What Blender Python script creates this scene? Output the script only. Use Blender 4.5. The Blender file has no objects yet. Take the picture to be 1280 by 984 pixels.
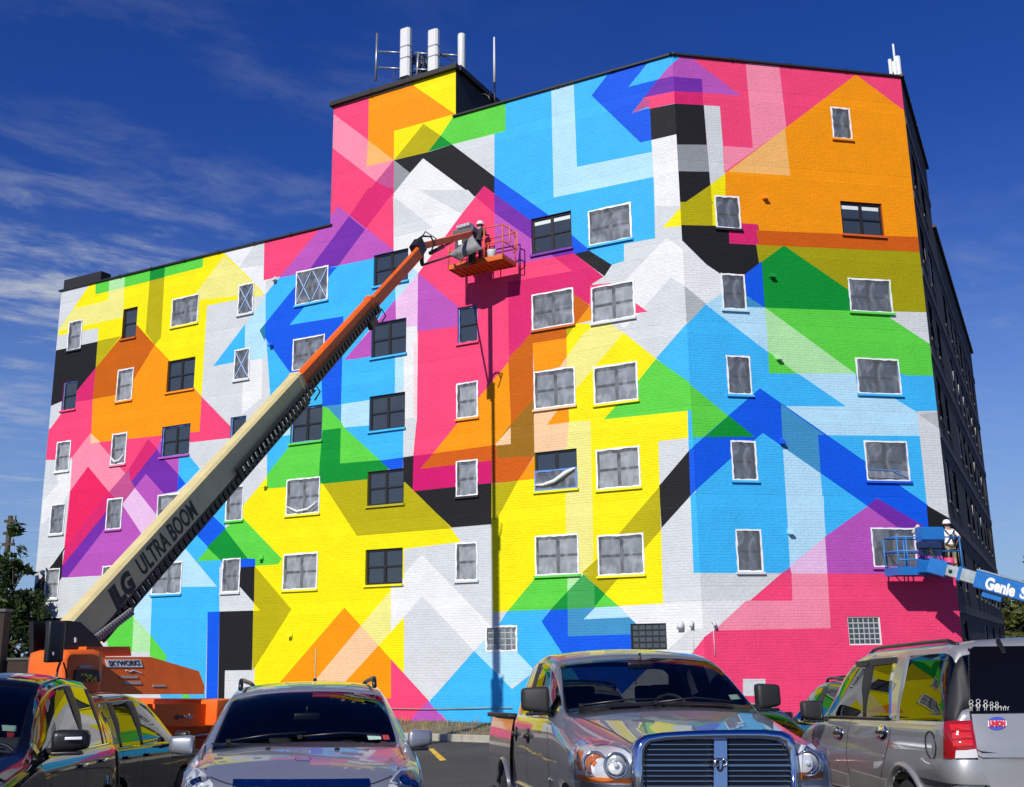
import bpy, bmesh, math, random
import numpy as np
from mathutils import Vector, Matrix
from mathutils.geometry import delaunay_2d_cdt
from mathutils.bvhtree import BVHTree

random.seed(7)
SC = bpy.context.scene
COL = SC.collection
PI = math.pi
R = math.radians

# ------------------------------------------------------------------ camera
CAM_H = 1.87
PITCH, ROLL, FPX = 13.576, -0.757, 1319.76      # measured from the facade's vanishing points (1280 px wide picture)
def cam_axes():
    p, r = R(PITCH), R(ROLL)
    fwd = Vector((0, math.cos(p), math.sin(p)))
    up = Vector((0, -math.sin(p), math.cos(p)))
    rt = Vector((1, 0, 0))
    return (rt * math.cos(r) + up * math.sin(r), up * math.cos(r) - rt * math.sin(r), fwd)
CR, CU, CF = cam_axes()
CO = Vector((0, 0, CAM_H))
cd = bpy.data.cameras.new('camera')
cam = bpy.data.objects.new('camera', cd)
COL.objects.link(cam)
cd.sensor_width = 36.0
cd.lens = 36.0 * FPX / 1280.0
cd.clip_start, cd.clip_end = 0.1, 5000
cam.matrix_world = Matrix(((CR.x, CU.x, -CF.x, 0), (CR.y, CU.y, -CF.y, 0), (CR.z, CU.z, -CF.z, CAM_H), (0, 0, 0, 1)))
SC.camera = cam

# ------------------------------------------------------------------ light
SUN_DIR = Vector((0.343, 0.756, -0.5576)).normalized()     # the way the light travels
SUN_EL = math.asin(-SUN_DIR.z)
SUN_AZ = math.atan2(-SUN_DIR.x, -SUN_DIR.y)                # bearing of the sun, clockwise from +Y
w = bpy.data.worlds.new('World')
SC.world = w
w.use_nodes = True
nt = w.node_tree
nt.nodes.clear()
N = nt.nodes.new
def wl(a, b): nt.links.new(a, b)
out = N('ShaderNodeOutputWorld')
bg = N('ShaderNodeBackground')
bg.inputs['Strength'].default_value = 0.085
sky = N('ShaderNodeTexSky')
sky.sky_type = 'NISHITA'
sky.sun_disc = False
sky.sun_elevation = SUN_EL
sky.sun_rotation = SUN_AZ
sky.altitude = 200
sky.air_density = 1.0
sky.dust_density = 0.15
sky.ozone_density = 4.5
hs = N('ShaderNodeHueSaturation')
hs.inputs['Hue'].default_value = 0.527
hs.inputs['Saturation'].default_value = 1.3
hs.inputs['Value'].default_value = 1.12
wl(sky.outputs[0], hs.inputs['Color'])
# cirrus: streaky noise over the direction of view, the same all round the sky
tc = N('ShaderNodeTexCoord')
sep = N('ShaderNodeSeparateXYZ')
wl(tc.outputs['Generated'], sep.inputs[0])
def mth(op, a, b=None, c=None, clamp=False):
    n = N('ShaderNodeMath'); n.operation = op; n.use_clamp = clamp
    for i, v in enumerate((a, b, c)):
        if v is None: continue
        if isinstance(v, (int, float)): n.inputs[i].default_value = v
        else: wl(v, n.inputs[i])
    return n.outputs[0]
zz = mth('MAXIMUM', sep.outputs[2], 0.06)
u = mth('DIVIDE', sep.outputs[0], zz)
v = mth('DIVIDE', sep.outputs[1], zz)
def cloud_noise(ku, kv, ang, scale, detail, rough, dist, off):
    cmb = N('ShaderNodeCombineXYZ')
    wl(mth('ADD', mth('MULTIPLY', u, math.cos(ang) * ku), mth('MULTIPLY', v, math.sin(ang) * ku)), cmb.inputs[0])
    wl(mth('ADD', mth('MULTIPLY', u, -math.sin(ang) * kv), mth('MULTIPLY', v, math.cos(ang) * kv)), cmb.inputs[1])
    cmb.inputs[2].default_value = off
    n = N('ShaderNodeTexNoise')
    n.inputs['Scale'].default_value = scale
    n.inputs['Detail'].default_value = detail
    n.inputs['Roughness'].default_value = rough
    n.inputs['Distortion'].default_value = dist
    wl(cmb.outputs[0], n.inputs['Vector'])
    return n.outputs[0]
def smooth(x, lo, hi):
    m = N('ShaderNodeMapRange'); m.interpolation_type = 'SMOOTHSTEP'
    m.inputs[1].default_value = lo; m.inputs[2].default_value = hi
    wl(x, m.inputs[0])
    return m.outputs[0]
big = cloud_noise(1.0, 1.0, 0.0, 0.42, 2.0, 0.5, 0.0, 3.7)
wisp = cloud_noise(0.8, 1.25, R(28), 1.15, 12.0, 0.62, 0.45, 2.3)
fine = cloud_noise(1.1, 1.6, R(40), 3.4, 8.0, 0.66, 0.3, 5.1)
side = smooth(mth('DIVIDE', sep.outputs[0], mth('MAXIMUM', sep.outputs[1], 0.15)), 0.28, -0.42)
body = smooth(mth('ADD', mth('MULTIPLY', wisp, 0.55), mth('MULTIPLY', fine, 0.45)), 0.46, 0.70)
mask = mth('MULTIPLY', body, mth('ADD', mth('MULTIPLY', smooth(big, 0.30, 0.56), mth('ADD', mth('MULTIPLY', side, 1.0), 0.13)), 0.03))
low = smooth(sep.outputs[2], 0.455, 0.27)
mask = mth('MULTIPLY', mask, mth('ADD', mth('MULTIPLY', low, 0.78), 0.22))
mix = N('ShaderNodeMixRGB')
wl(mask, mix.inputs[0])
hz = N('ShaderNodeMixRGB')          # paler blue towards the horizon, all round
wl(mth('MULTIPLY', smooth(sep.outputs[2], 0.42, -0.02), 0.8), hz.inputs[0])
wl(hs.outputs[0], hz.inputs[1])
hz.inputs[2].default_value = (2.6, 4.3, 7.6, 1)
wl(hz.outputs[0], mix.inputs[1])
mix.inputs[2].default_value = (6.2, 6.7, 7.4, 1)
wl(mix.outputs[0], bg.inputs['Color'])
wl(bg.outputs[0], out.inputs['Surface'])

sd = bpy.data.lights.new('sun', 'SUN')
sd.energy = 4.55
sd.angle = R(0.53)
sd.color = (1.0, 0.965, 0.90)
sun = bpy.data.objects.new('sun', sd)
sun.rotation_euler = SUN_DIR.to_track_quat('-Z', 'Y').to_euler()
sun.location = (-15, -30, 40)
COL.objects.link(sun)
SC.view_settings.view_transform = 'Standard'
SC.view_settings.look = 'None'
SC.view_settings.exposure = 0.0
SC.view_settings.gamma = 1.0

# ------------------------------------------------------------------ helpers
def ray(px, py):
    return CR * ((px - 640) / FPX) - CU * ((py - 492) / FPX) + CF
def at_depth(px, py, y):
    d = ray(px, py); return CO + d * (y / d.y)
def on_plane(px, py, P, n):
    d = ray(px, py); return CO + d * ((P - CO).dot(n) / d.dot(n))
def bearing(b):
    return Vector((math.sin(R(b)), math.cos(R(b)), 0))

def s2l(c):
    return tuple(((x / 255) / 12.92 if x / 255 <= .04045 else ((x / 255 + .055) / 1.055) ** 2.4) for x in c)

def tag(o, label=None, cat=None, group=None, kind=None):
    if label: o['label'] = label
    if cat: o['category'] = cat
    if group: o['group'] = group
    if kind: o['kind'] = kind
    return o
def empty(name, loc=(0, 0, 0), rz=0, label=None, cat=None, group=None):
    o = bpy.data.objects.new(name, None)
    o.location = loc; o.rotation_euler = (0, 0, rz)
    o.empty_display_size = .2
    COL.objects.link(o)
    return tag(o, label, cat, group)
def link(name, me, mats=None, parent=None, smooth=None):
    if mats is not None:
        for m in (mats if isinstance(mats, (list, tuple)) else [mats]): me.materials.append(m)
    o = bpy.data.objects.new(name, me)
    COL.objects.link(o)
    if parent is not None: o.parent = parent
    if smooth is not None:
        me.polygons.foreach_set('use_smooth', [bool(smooth)] * len(me.polygons))
    return o

class MB:
    """Collects geometry and links it as one mesh object."""
    def __init__(s): s.v = []; s.f = []; s.mi = []; s.sm = []
    def add(s, vs, fs, mi=0, sm=False):
        b = len(s.v); s.v += [tuple(p) for p in vs]
        for f in fs: s.f.append([b + i for i in f]); s.mi.append(mi); s.sm.append(sm)
        return s
    def box(s, c, size, M=None, mi=0, bev=0):
        hx, hy, hz = size[0] / 2, size[1] / 2, size[2] / 2
        if bev:
            bm = bmesh.new()
            bmesh.ops.create_cube(bm, size=1)
            for v in bm.verts: v.co = Vector((v.co.x * size[0], v.co.y * size[1], v.co.z * size[2]))
            bmesh.ops.bevel(bm, geom=list(bm.edges), offset=bev, segments=2, affect='EDGES', profile=.6)
            bm.verts.index_update()
            vs = [v.co.copy() for v in bm.verts]; fs = [[v.index for v in f.verts] for f in bm.faces]
            bm.free()
        else:
            vs = [Vector((x, y, z)) for x in (-hx, hx) for y in (-hy, hy) for z in (-hz, hz)]
            fs = [(0, 1, 3, 2), (4, 6, 7, 5), (0, 4, 5, 1), (2, 3, 7, 6), (0, 2, 6, 4), (1, 5, 7, 3)]
        if M is not None: vs = [M @ v for v in vs]
        c = Vector(c)
        return s.add([v + c for v in vs], fs, mi, bool(bev))
    def tube(s, pts, r, n=8, mi=0, cap=True, closed=False):
        pts = [Vector(p) for p in pts]
        if len(pts) < 2: return s
        vs = []; fs = []
        L = len(pts)
        prev = None
        for i, p in enumerate(pts):
            a = pts[i - 1] if (i > 0 or closed) else p
            b = pts[(i + 1) % L] if (i < L - 1 or closed) else p
            t = (b - a).normalized() if (b - a).length > 1e-9 else Vector((0, 0, 1))
            if prev is None:
                x = t.cross(Vector((0, 0, 1)))
                if x.length < .05: x = t.cross(Vector((0, 1, 0)))
            else:
                x = prev - t * prev.dot(t)
                if x.length < 1e-6: x = t.orthogonal()
            x.normalize(); prev = x; y = t.cross(x)
            rr = r[i] if isinstance(r, (list, tuple)) else r
            for k in range(n):
                a_ = 2 * PI * k / n
                vs.append(p + x * math.cos(a_) * rr + y * math.sin(a_) * rr)
        for i in range(L if closed else L - 1):
            j = (i + 1) % L
            for k in range(n):
                fs.append((i * n + k, i * n + (k + 1) % n, j * n + (k + 1) % n, j * n + k))
        if cap and not closed:
            fs.append(tuple(range(n))[::-1]); fs.append(tuple((L - 1) * n + k for k in range(n)))
        return s.add(vs, fs, mi, n > 5)
    def beam(s, a, b, wx, wz, upv=None, mi=0, bev=0):
        """a box-section beam from a to b (sizes may be pairs: at a, at b)"""
        a, b = Vector(a), Vector(b)
        t = (b - a).normalized()
        upv = Vector(upv) if upv is not None else Vector((0, 0, 1))
        x = t.cross(upv).normalized(); z = x.cross(t).normalized()
        wa, wb = (wx if isinstance(wx, (tuple, list)) else (wx, wx)); za, zb = (wz if isinstance(wz, (tuple, list)) else (wz, wz))
        vs = []
        for p, ww, hh in ((a, wa, za), (b, wb, zb)):
            if bev:
                k = bev
                prof = [(-.5*ww+k,-.5*hh),(.5*ww-k,-.5*hh),(.5*ww,-.5*hh+k),(.5*ww,.5*hh-k),(.5*ww-k,.5*hh),(-.5*ww+k,.5*hh),(-.5*ww,.5*hh-k),(-.5*ww,-.5*hh+k)]
            else:
                prof = [(-.5*ww,-.5*hh),(.5*ww,-.5*hh),(.5*ww,.5*hh),(-.5*ww,.5*hh)]
            vs += [p + x * u_ + z * v_ for u_, v_ in prof]
        n = len(vs) // 2
        fs = [(k, (k + 1) % n, n + (k + 1) % n, n + k) for k in range(n)]
        fs += [tuple(range(n))[::-1], tuple(range(n, 2 * n))]
        return s.add(vs, fs, mi)
    def prism(s, poly, a, b, M, mi=0):
        """polygon (u,v) extruded between w=a and w=b; M maps (u,v,w) to space"""
        n = len(poly)
        vs = [M @ Vector((u_, v_, a)) for u_, v_ in poly] + [M @ Vector((u_, v_, b)) for u_, v_ in poly]
        fs = [tuple(range(n))[::-1], tuple(range(n, 2 * n))] + [(k, (k + 1) % n, n + (k + 1) % n, n + k) for k in range(n)]
        return s.add(vs, fs, mi)
    def lathe(s, prof, M=None, n=20, mi=0, sm=True):
        vs = []; fs = []
        for r_, z_ in prof:
            for k in range(n):
                a = 2 * PI * k / n
                p = Vector((r_ * math.cos(a), r_ * math.sin(a), z_))
                vs.append(M @ p if M is not None else p)
        for i in range(len(prof) - 1):
            for k in range(n):
                fs.append((i * n + k, i * n + (k + 1) % n, (i + 1) * n + (k + 1) % n, (i + 1) * n + k))
        if prof[0][0] > 1e-5: fs.append(tuple(range(n))[::-1])
        if prof[-1][0] > 1e-5: fs.append(tuple((len(prof) - 1) * n + k for k in range(n)))
        return s.add(vs, fs, mi, sm)
    def mesh(s, name='mesh'):
        me = bpy.data.meshes.new(name)
        me.from_pydata(s.v, [], s.f)
        me.polygons.foreach_set('material_index', s.mi)
        me.polygons.foreach_set('use_smooth', s.sm)
        bm = bmesh.new(); bm.from_mesh(me)
        bmesh.ops.recalc_face_normals(bm, faces=bm.faces[:])
        bm.to_mesh(me); bm.free()
        me.update()
        return me
    def build(s, name, mats, parent=None, inv=None):
        """inv: matrix taking world points into the parent's space"""
        if inv is not None: s.v = [tuple(inv @ Vector(p)) for p in s.v]
        return link(name, s.mesh(name), mats, parent)

# ------------------------------------------------------------------ materials
MATS = {}
def mat(name, col, rough=.6, metal=0.0, coat=0.0, spec=.5, noise=0.0, nscale=20.0, bump=0.0, bscale=60.0, coatr=.03, dirt=0.0, flake=False):
    if name in MATS: return MATS[name]
    m = bpy.data.materials.new(name); m.use_nodes = True
    t = m.node_tree; b = t.nodes['Principled BSDF']
    b.inputs['Base Color'].default_value = (*col, 1)
    b.inputs['Roughness'].default_value = rough
    b.inputs['Metallic'].default_value = metal
    b.inputs['Coat Weight'].default_value = coat
    b.inputs['Coat Roughness'].default_value = coatr
    b.inputs['Specular IOR Level'].default_value = spec
    tcn = t.nodes.new('ShaderNodeTexCoord')
    if noise or dirt:
        n = t.nodes.new('ShaderNodeTexNoise'); n.inputs['Scale'].default_value = nscale; n.inputs['Detail'].default_value = 6; n.inputs['Roughness'].default_value = .62
        t.links.new(tcn.outputs['Object'], n.inputs['Vector'])
        mr = t.nodes.new('ShaderNodeMapRange'); mr.inputs[1].default_value = .3; mr.inputs[2].default_value = .7
        mr.inputs[3].default_value = 1 - noise; mr.inputs[4].default_value = 1 + noise
        t.links.new(n.outputs[0], mr.inputs[0])
        mx = t.nodes.new('ShaderNodeVectorMath'); mx.operation = 'SCALE'; mx.inputs[0].default_value = col
        t.links.new(mr.outputs[0], mx.inputs['Scale'])
        t.links.new(mx.outputs[0], b.inputs['Base Color'])
        rr = t.nodes.new('ShaderNodeMapRange'); rr.inputs[3].default_value = max(0, rough - .08); rr.inputs[4].default_value = min(1, rough + .12)
        t.links.new(n.outputs[0], rr.inputs[0]); t.links.new(rr.outputs[0], b.inputs['Roughness'])
    if bump:
        n2 = t.nodes.new('ShaderNodeTexNoise'); n2.inputs['Scale'].default_value = bscale; n2.inputs['Detail'].default_value = 5
        t.links.new(tcn.outputs['Object'], n2.inputs['Vector'])
        bp = t.nodes.new('ShaderNodeBump'); bp.inputs['Strength'].default_value = bump; bp.inputs['Distance'].default_value = .01
        t.links.new(n2.outputs[0], bp.inputs['Height']); t.links.new(bp.outputs[0], b.inputs['Normal'])
    MATS[name] = m
    return m
def glass_mat(name, tint, refl=1.0, rough=0.0, haze=None):
    """tinted sheet glass: a clear tinted layer under a Fresnel reflection"""
    if name in MATS: return MATS[name]
    m = bpy.data.materials.new(name); m.use_nodes = True
    t = m.node_tree; t.nodes.clear()
    o = t.nodes.new('ShaderNodeOutputMaterial')
    tr = t.nodes.new('ShaderNodeBsdfTransparent'); tr.inputs[0].default_value = (*tint, 1)
    gl = t.nodes.new('ShaderNodeBsdfGlossy'); gl.inputs['Roughness'].default_value = rough; gl.inputs[0].default_value = (refl, refl, refl, 1)
    fr = t.nodes.new('ShaderNodeFresnel'); fr.inputs[0].default_value = 1.5
    mx = t.nodes.new('ShaderNodeMixShader')
    t.links.new(fr.outputs[0], mx.inputs[0]); t.links.new(tr.outputs[0], mx.inputs[1]); t.links.new(gl.outputs[0], mx.inputs[2])
    t.links.new(mx.outputs[0], o.inputs[0])
    MATS[name] = m
    return m
# ------------------------------------------------------------------ the painted facades
# Paint colours as they look in full sun on the near facade (sRGB), turned into base colours below
PAINT = dict(
 wh=(240,241,240), lg=(217,221,222), mg=(150,155,158), gr2=(186,190,191), bk=(31,31,34),
 ye=(255,241,0), py=(244,238,138), ol=(190,178,0), ol2=(168,160,0),
 og=(255,156,0), br=(206,100,0), ru=(214,96,10), tan=(160,110,20), pe=(250,206,160), pe2=(252,190,110),
 hp=(252,72,122), dp=(224,38,112), mg2=(215,18,110), lp=(255,146,172), lp2=(250,216,222), rd=(243,36,98),
 li=(190,88,188), pl=(238,196,232), pu=(118,44,168), mv=(196,84,142),
 sk=(62,188,250), lb=(186,230,251), ro=(8,92,232), st=(66,150,200), te=(30,130,160),
 gn=(96,216,70), dg=(0,148,50), mi=(182,236,170), gm=(66,170,84))
ORG = dict(A=(400,20),B=(680,40),C=(900,40),D=(40,300),E=(300,240),F=(500,220),G=(30,500),H=(300,440),I=(580,420),J=(780,260),
 K=(960,260),M=(820,460),N=(960,460),O=(30,640),P=(250,640),Q=(480,640),R=(680,620),S=(960,620),T=(0,744),U=(240,744),V=(560,744),W=(800,744))
MURAL_L = """
D lg 130,255 285,228 200,345 130,480 100,480
D ye 285,228 955,62 1170,270 1030,300 875,328 848,780 690,605 614,525 525,425 445,485 320,640 328,510 332,440 130,478 133,450 205,345
D py 205,345 380,303 384,255 461,235 455,387 133,456
D mi 387,190 466,175 461,237 384,257
D gn 318,205 387,190 384,257 317,272
D gn 466,175 592,140 588,207 461,237
D dg 592,140 666,125 662,187 588,205
D gn 666,125 857,78 853,137 662,185
D ol 588,205 662,187 645,488 614,525 568,462
D wh 955,55 1180,0 1180,260 1165,270
D lg 1125,5 1167,-5 1158,128 1030,145
D lg 1170,205 1215,195 1165,262
D py 960,80 1165,270 1030,285 830,300 818,268
D ye 830,300 1165,268 1030,300 875,328
D lg 130,478 332,440 328,510 118,553
D bk 118,553 328,508 318,640 200,785 90,832
D dp 318,640 305,797 150,830 200,785
D lg 85,832 155,825 150,868 75,950
D ol 328,506 445,480 318,640
D lg 875,328 1030,298 1100,290 1100,400 910,625 1063,600 1050,870 990,925 848,782
D wh 1055,606 1150,590 1195,585 1150,790 1050,870
D lg 1152,592 1194,585 1186,745 1148,790
D lb 1168,280 1172,590 1063,607 1068,420
D sk 1066,420 905,632 1010,612 1063,602
G hp 345,-60 200,50 123,155 108,298 243,283 335,170 440,290 530,400 670,255 690,185 835,212 1035,190 1035,135 885,-20
D hp 318,640 303,797 80,950 50,1100 300,1100 320,800
D dp 318,640 305,797 208,812 215,775
D br 525,425 614,525 500,712 497,760 303,797 318,640 445,485
D og 614,525 690,605 848,782 838,958 295,1015 303,797 497,760 500,712
E hp 122,240 450,163 440,168 215,420 118,442
A hp 20,470 245,405 372,720 372,960 -60,960 55,960 60,900
E hp 455,-20 768,-20 768,300 660,335 450,330 380,180 450,163
A lp 20,455 372,718 285,832 20,627
A ye 455,340 690,258 690,492 600,600 545,682 370,720 369,575
A og 244,405 460,343 674,490 370,575 369,722 240,622
A pe2 240,622 369,721 232,753
A ol 517,540 605,600 545,682 371,720
A gn 674,492 928,425 928,577 660,645 603,598
A dg 603,598 660,643 540,680
A mv 368,722 366,872 280,828
A dp 280,828 366,872 310,960 182,960
E dp 642,-20 768,-20 768,2 625,188 545,122
A mg 370,722 450,785 369,887
A wh 515,712 775,905 600,1200 600,1400 369,1300 369,887
A bk 370,721 545,680 660,643 872,803 872,888 822,852 775,905 515,712 450,785
A lg 660,643 872,590 872,803
A sk 928,425 1160,360 1290,320 1290,1000 1085,960 872,803 872,590 928,575
E lg 765,20 967,180 770,226
E lg 895,-10 1140,-10 1178,30 1110,112
B sk -10,280 640,105 640,300 545,600 560,1200 -60,1200
B lb 36,280 148,248 165,675 540,598 550,725 48,828
B sk 148,245 660,95 670,300 540,600 165,675
B ro 238,318 328,200 527,145 422,275 570,238 500,330 440,405 530,380 538,540 482,553
B li 632,165 675,150 675,220 570,238
B pu 570,238 675,214 678,291 500,328
B hp 500,328 678,291 690,350 527,385
B mv 500,328 527,338 527,372 440,407
B bk 530,384 690,352 700,504 537,541
B wh 537,541 700,503 740,870 680,980 563,980
E li 492,72 768,290 765,310 665,333 195,430
E pu 545,122 625,188 485,377 345,390
E sk 195,430 668,332 840,300 840,470 775,540 515,845 780,825 780,1000 505,1200 150,1000 128,690 128,510
H sk 140,-60 150,150 150,330 140,430 135,620 265,455 412,270 645,240 775,205 775,-60
E ro 98,692 345,388 485,375 248,665 517,622 505,1062 412,1075 408,925 290,945 240,890
E te 98,692 126,658 124,748
E li 778,535 780,640 830,700 830,790 515,847 655,685
E lb 840,365 892,405 778,545 775,470
E pl 780,540 892,405 887,700 832,712 780,720
F hp 420,50 472,90 472,185 480,460 870,380 1057,537 945,640 660,790 565,925 475,1070 210,1400 60,1412 60,1250 84,1230 90,785 90,488 310,188
E li 890,405 1092,575 1092,672 887,698
E lp 832,708 888,698 882,800 830,803
H lb 770,-120 820,-125 820,190 770,205
H wh 820,-125 885,-130 885,330 818,340
H lp2 868,-45 885,-50 883,330 868,335
H lg 818,335 884,330 866,520 815,527
F dp 420,50 472,88 472,186 380,107
F pu 472,88 720,270 658,320 472,186
F li 472,186 658,315 658,385 760,383 775,405 476,462
F ro 472,3 735,190 952,374 872,390 720,270 472,90
F bk 872,390 945,373 1059,445 1022,502
F pu 740,383 865,362 870,390 770,405
F dp 770,405 867,388 1057,537 945,640 870,592 660,790 545,905 540,530 862,476
F br 872,592 958,655 958,722 880,738 832,758 832,808 665,833 665,960 690,1200 600,1200 545,960 545,905 665,785
F og 950,648 958,722 878,740
F lg 1059,445 1280,375 1330,330 1400,400 1160,640 1170,700 1050,742 960,540 1022,502
F hp 950,545 1060,535 1050,660 945,650
J wh 160,-60 285,-60 292,85 165,150
J lg 160,-10 282,-10 290,170 215,150 165,150
J ye 285,-5 290,90 192,100
J lg 0,180 165,150 290,88 300,210 215,150 45,350 0,390
J wh 213,150 305,215 320,400 235,348 5,610 -70,520 -70,440
J lg 235,348 322,405 325,570 160,752 -10,615
J hp 58,475 118,519 58,527
J sk 160,752 318,572 340,570 345,885 250,825
F ye 880,738 1050,740 1120,785 1320,945 1250,1050 1100,1400 820,1400 820,960 832,808
F py 1050,738 962,745 835,915 790,980 780,1100 950,980 1118,787
F ol 832,757 880,738 832,808
H og 1342,50 1355,360 1285,465 1280,545 1195,550 900,585 965,508 1100,340
I og 222,130 235,440 155,545 0,575 -155,590 -20,420 115,265
I br 325,-5 516,-10 512,12 343,37 348,320 235,440 222,130
I og 343,37 514,10 514,110 480,155 350,190
I ye 512,8 590,-5 790,-5 960,118 875,215 770,330 1120,370 1122,512 972,527 978,750 985,960 800,1040 300,1400 140,1100 140,950 190,870 270,722 350,716 520,700 520,300
I py 605,-20 795,-12 565,260 520,262 512,105
I pe 480,155 513,105 516,160 480,163
I pe 350,350 525,340 527,560 350,590
I og 487,345 522,340 526,432 413,446
I py 524,430 632,422 645,970 508,970 510,600
I tan 348,318 352,600 80,618 155,547 235,440
I pe 233,455 234,541 152,549
I ru 0,568 155,547 80,617 352,600 270,725 70,745 70,700 -40,600 -60,580
H ru 965,508 1280,465 1290,548 1195,550 900,585
I og 354,600 354,716 270,723
H mg2 866,520 965,508 900,585 1195,550 1258,545 1258,662 863,698
I mg2 70,632 137,622 137,738 70,745
H bk 815,527 868,519 863,697 1195,662 1258,656 1258,862 1055,884 818,662
I ol 137,740 270,723 190,870 137,955
Q lg 320,80 537,62 540,560 600,790 230,950 -20,960 -20,560 90,300 90,185 385,150
I lg 972,527 1121,510 1126,575 978,752
I gn 960,118 1138,240 1140,372 700,417 770,350 880,215
I sk 1118,364 1170,365 1170,560 1123,578
J gn 160,755 338,880 340,1010 75,1010 75,860
I gn 960,118 1140,243 1140,370 700,416 760,350 870,235
M ro 163,415 200,385 200,612 172,642
I bk 1125,573 1132,800 988,960 975,750
M lg 172,640 215,600 222,1100 185,1100 25,1000 25,806
M sk 172,640 225,600 228,1026 186,1026
R lg 585,165 732,0 748,385 800,385 800,527 596,537
R ol 577,-46 586,168 385,395 305,490 250,440 190,385 270,310
R wh 596,537 800,525 800,700 752,770 600,900 430,605 375,550
R lg 616,672 800,664 800,705 752,775 616,775
R hp 840,660 840,1300 700,1300 660,900 752,770
Q wh 190,215 525,560 505,645 450,695 190,420 35,590 30,375 100,310
Q lg 190,420 450,695 225,947 35,740 35,600
Q lb 450,695 505,638 665,698 760,800 625,872
Q sk 450,695 640,885 640,1120 100,1120 230,945
Q ye 537,40 1370,-40 1060,470 620,496 545,502
Q lg 545,502 615,497 575,562 540,560
Q py 908,-20 1042,-30 1050,330 990,385 920,400
R ye 245,310 250,440 305,490 375,555 596,540 585,165 385,395 350,200
R ol 577,-46 586,168 385,395 305,490 250,440 190,385 270,310
Q gn 760,325 918,316 918,400 830,490 615,500
Q mi 917,316 1048,305 997,312 917,400
Q gn 1105,410 1170,470 1055,480
Q sk 615,497 830,488 790,547 880,690 1090,1014 1500,1014 1500,1140 640,1140 640,885 755,795 665,700 575,562
Q ro 788,548 832,488 918,485 1000,480 1262,560 1340,640 1340,760 1090,1014 880,690
Q dg 917,398 918,486 830,491
Q gm 997,312 1052,362 1053,482 918,487 917,398
Q dg 1052,362 1107,410 1053,482
Q st 918,486 1055,478 1000,536 1225,525 1265,562 1236,612 920,622
Q lb 1055,479 1170,469 1230,526 998,537
R gn 305,490 375,552 250,558
R wh 375,550 596,537 760,640 616,770 465,640 430,607
V wh 40,660 158,660 158,700 60,700
V hp -40,590 0,632 58,700 -40,720
H ye 132,628 410,650 640,630 860,690 1060,880 1105,950 820,985 820,1600 680,1960 60,1960 80,1400 60,1300 15,830 15,768
H ol 412,655 640,635 826,652 1059,882 585,920
H lg 1055,882 1258,862 1258,1000 1105,950
P ol 273,270 457,487 262,797 258,500 270,455
P ye 268,455 301,493 264,496
P og 722,478 955,737 955,932 330,932
P pe 805,568 893,668 650,932 500,932
P py 955,390 955,600 893,668 805,568
P wh 955,375 1020,330 1060,480 955,600
P hp 955,737 1145,945 1160,1200 330,1200 330,932 955,932
U li 1180,530 1280,640 1320,662 1070,662 1120,590
U sk 1190,525 1340,370 1500,700 1370,700 1280,635
H lg 135,430 135,625 15,765 -60,830 -90,700 -60,450 60,330
H sk 135,425 255,410 265,455 135,615
H lb 190,340 255,330 255,415 140,430 140,390
H gn 412,272 440,278 745,580 640,635 410,660 135,684 135,612 260,455 400,432
H dg 412,393 505,380 500,558 700,541 747,584 640,637 412,660 395,640 398,560
H gn 505,345 702,541 500,558
H st 412,272 507,262 505,350 440,280
H sk 512,40 775,20 775,207 648,228 507,265
H lb 507,262 650,240 650,368 520,378 505,348
H sk 520,378 650,367 818,345 815,528 702,543
H ro 702,543 815,527 815,590 747,587
G wh 95,480 240,285 230,455 205,500 85,625
G lg 100,440 160,355 170,420 95,505
G lp 333,165 530,395 425,462 320,333 230,457 243,283
G pe 333,166 333,218 382,211
G rd 320,333 427,462 415,490 200,752 230,457
G dp 620,196 670,245 380,600 188,850 203,745 425,460 525,345
G pu 665,245 772,370 765,458 700,470 610,370 490,522 400,650 215,888 188,888 188,835 410,560 550,390
G mv 525,345 530,395 555,440 490,522 425,462
G li 610,370 700,470 665,580 555,440
G pl 555,440 665,578 700,640 585,668 490,522
G li 490,522 585,665 560,760 330,960 350,880 215,888 400,650
G li 685,190 692,290 665,245
G li 690,285 775,287 772,372
G sk 775,285 830,283 880,345 805,425 772,372
G ro 772,372 808,420 765,458
G sk 965,470 1015,515 1005,645 910,550
G ro 910,548 1012,645 920,738 830,645
G sk 833,645 985,803 985,850 965,935 770,705
G lb 775,705 968,937 790,945 755,800
G pl 690,760 755,715 755,800 690,812
G gn 1080,575 1290,795 1270,822 1155,830 1110,793 863,807 1010,640
G dg 1005,645 1120,795 985,803 915,737
G ro 985,803 1120,793 1156,795 1156,833 1080,838 1000,850
O sk 780,375 965,375 985,280 980,500 918,500 905,1000 700,1000 630,690 630,610 640,415
O lb 640,330 790,250 790,376 640,416 632,615 550,525 548,470
O sk 790,375 968,373 985,380 800,430 640,416
P lg 97,275 200,275 195,370 270,455 266,497 97,499
P bk 198,278 273,272 270,455 195,370
P ro 38,500 98,498 85,1100 28,1100
P bk 98,498 266,493 260,792 125,794 120,1100 87,1100
P lg 125,793 262,791 262,1100 118,1100
G bk 215,720 192,770 188,850 175,940 60,960 40,960 50,940 110,870
O bk 195,200 188,330 175,370 55,530 40,540 48,375
O lg 188,330 395,318 360,420 215,530 55,531
O bk 52,532 215,530 345,525 330,700 240,1100 -60,1100 30,600
O ye 70,740 90,760 60,830 30,800
O gn 548,495 545,700 400,700 420,670 400,590
O mi 548,525 632,613 630,700 540,700
O gn 632,615 715,722 700,760 628,720 630,690
O ye 400,590 350,640 380,660 420,620
O gn 800,900 870,960 780,960
O sk 720,780 900,780 900,1000 870,960 820,880
"""
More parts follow.
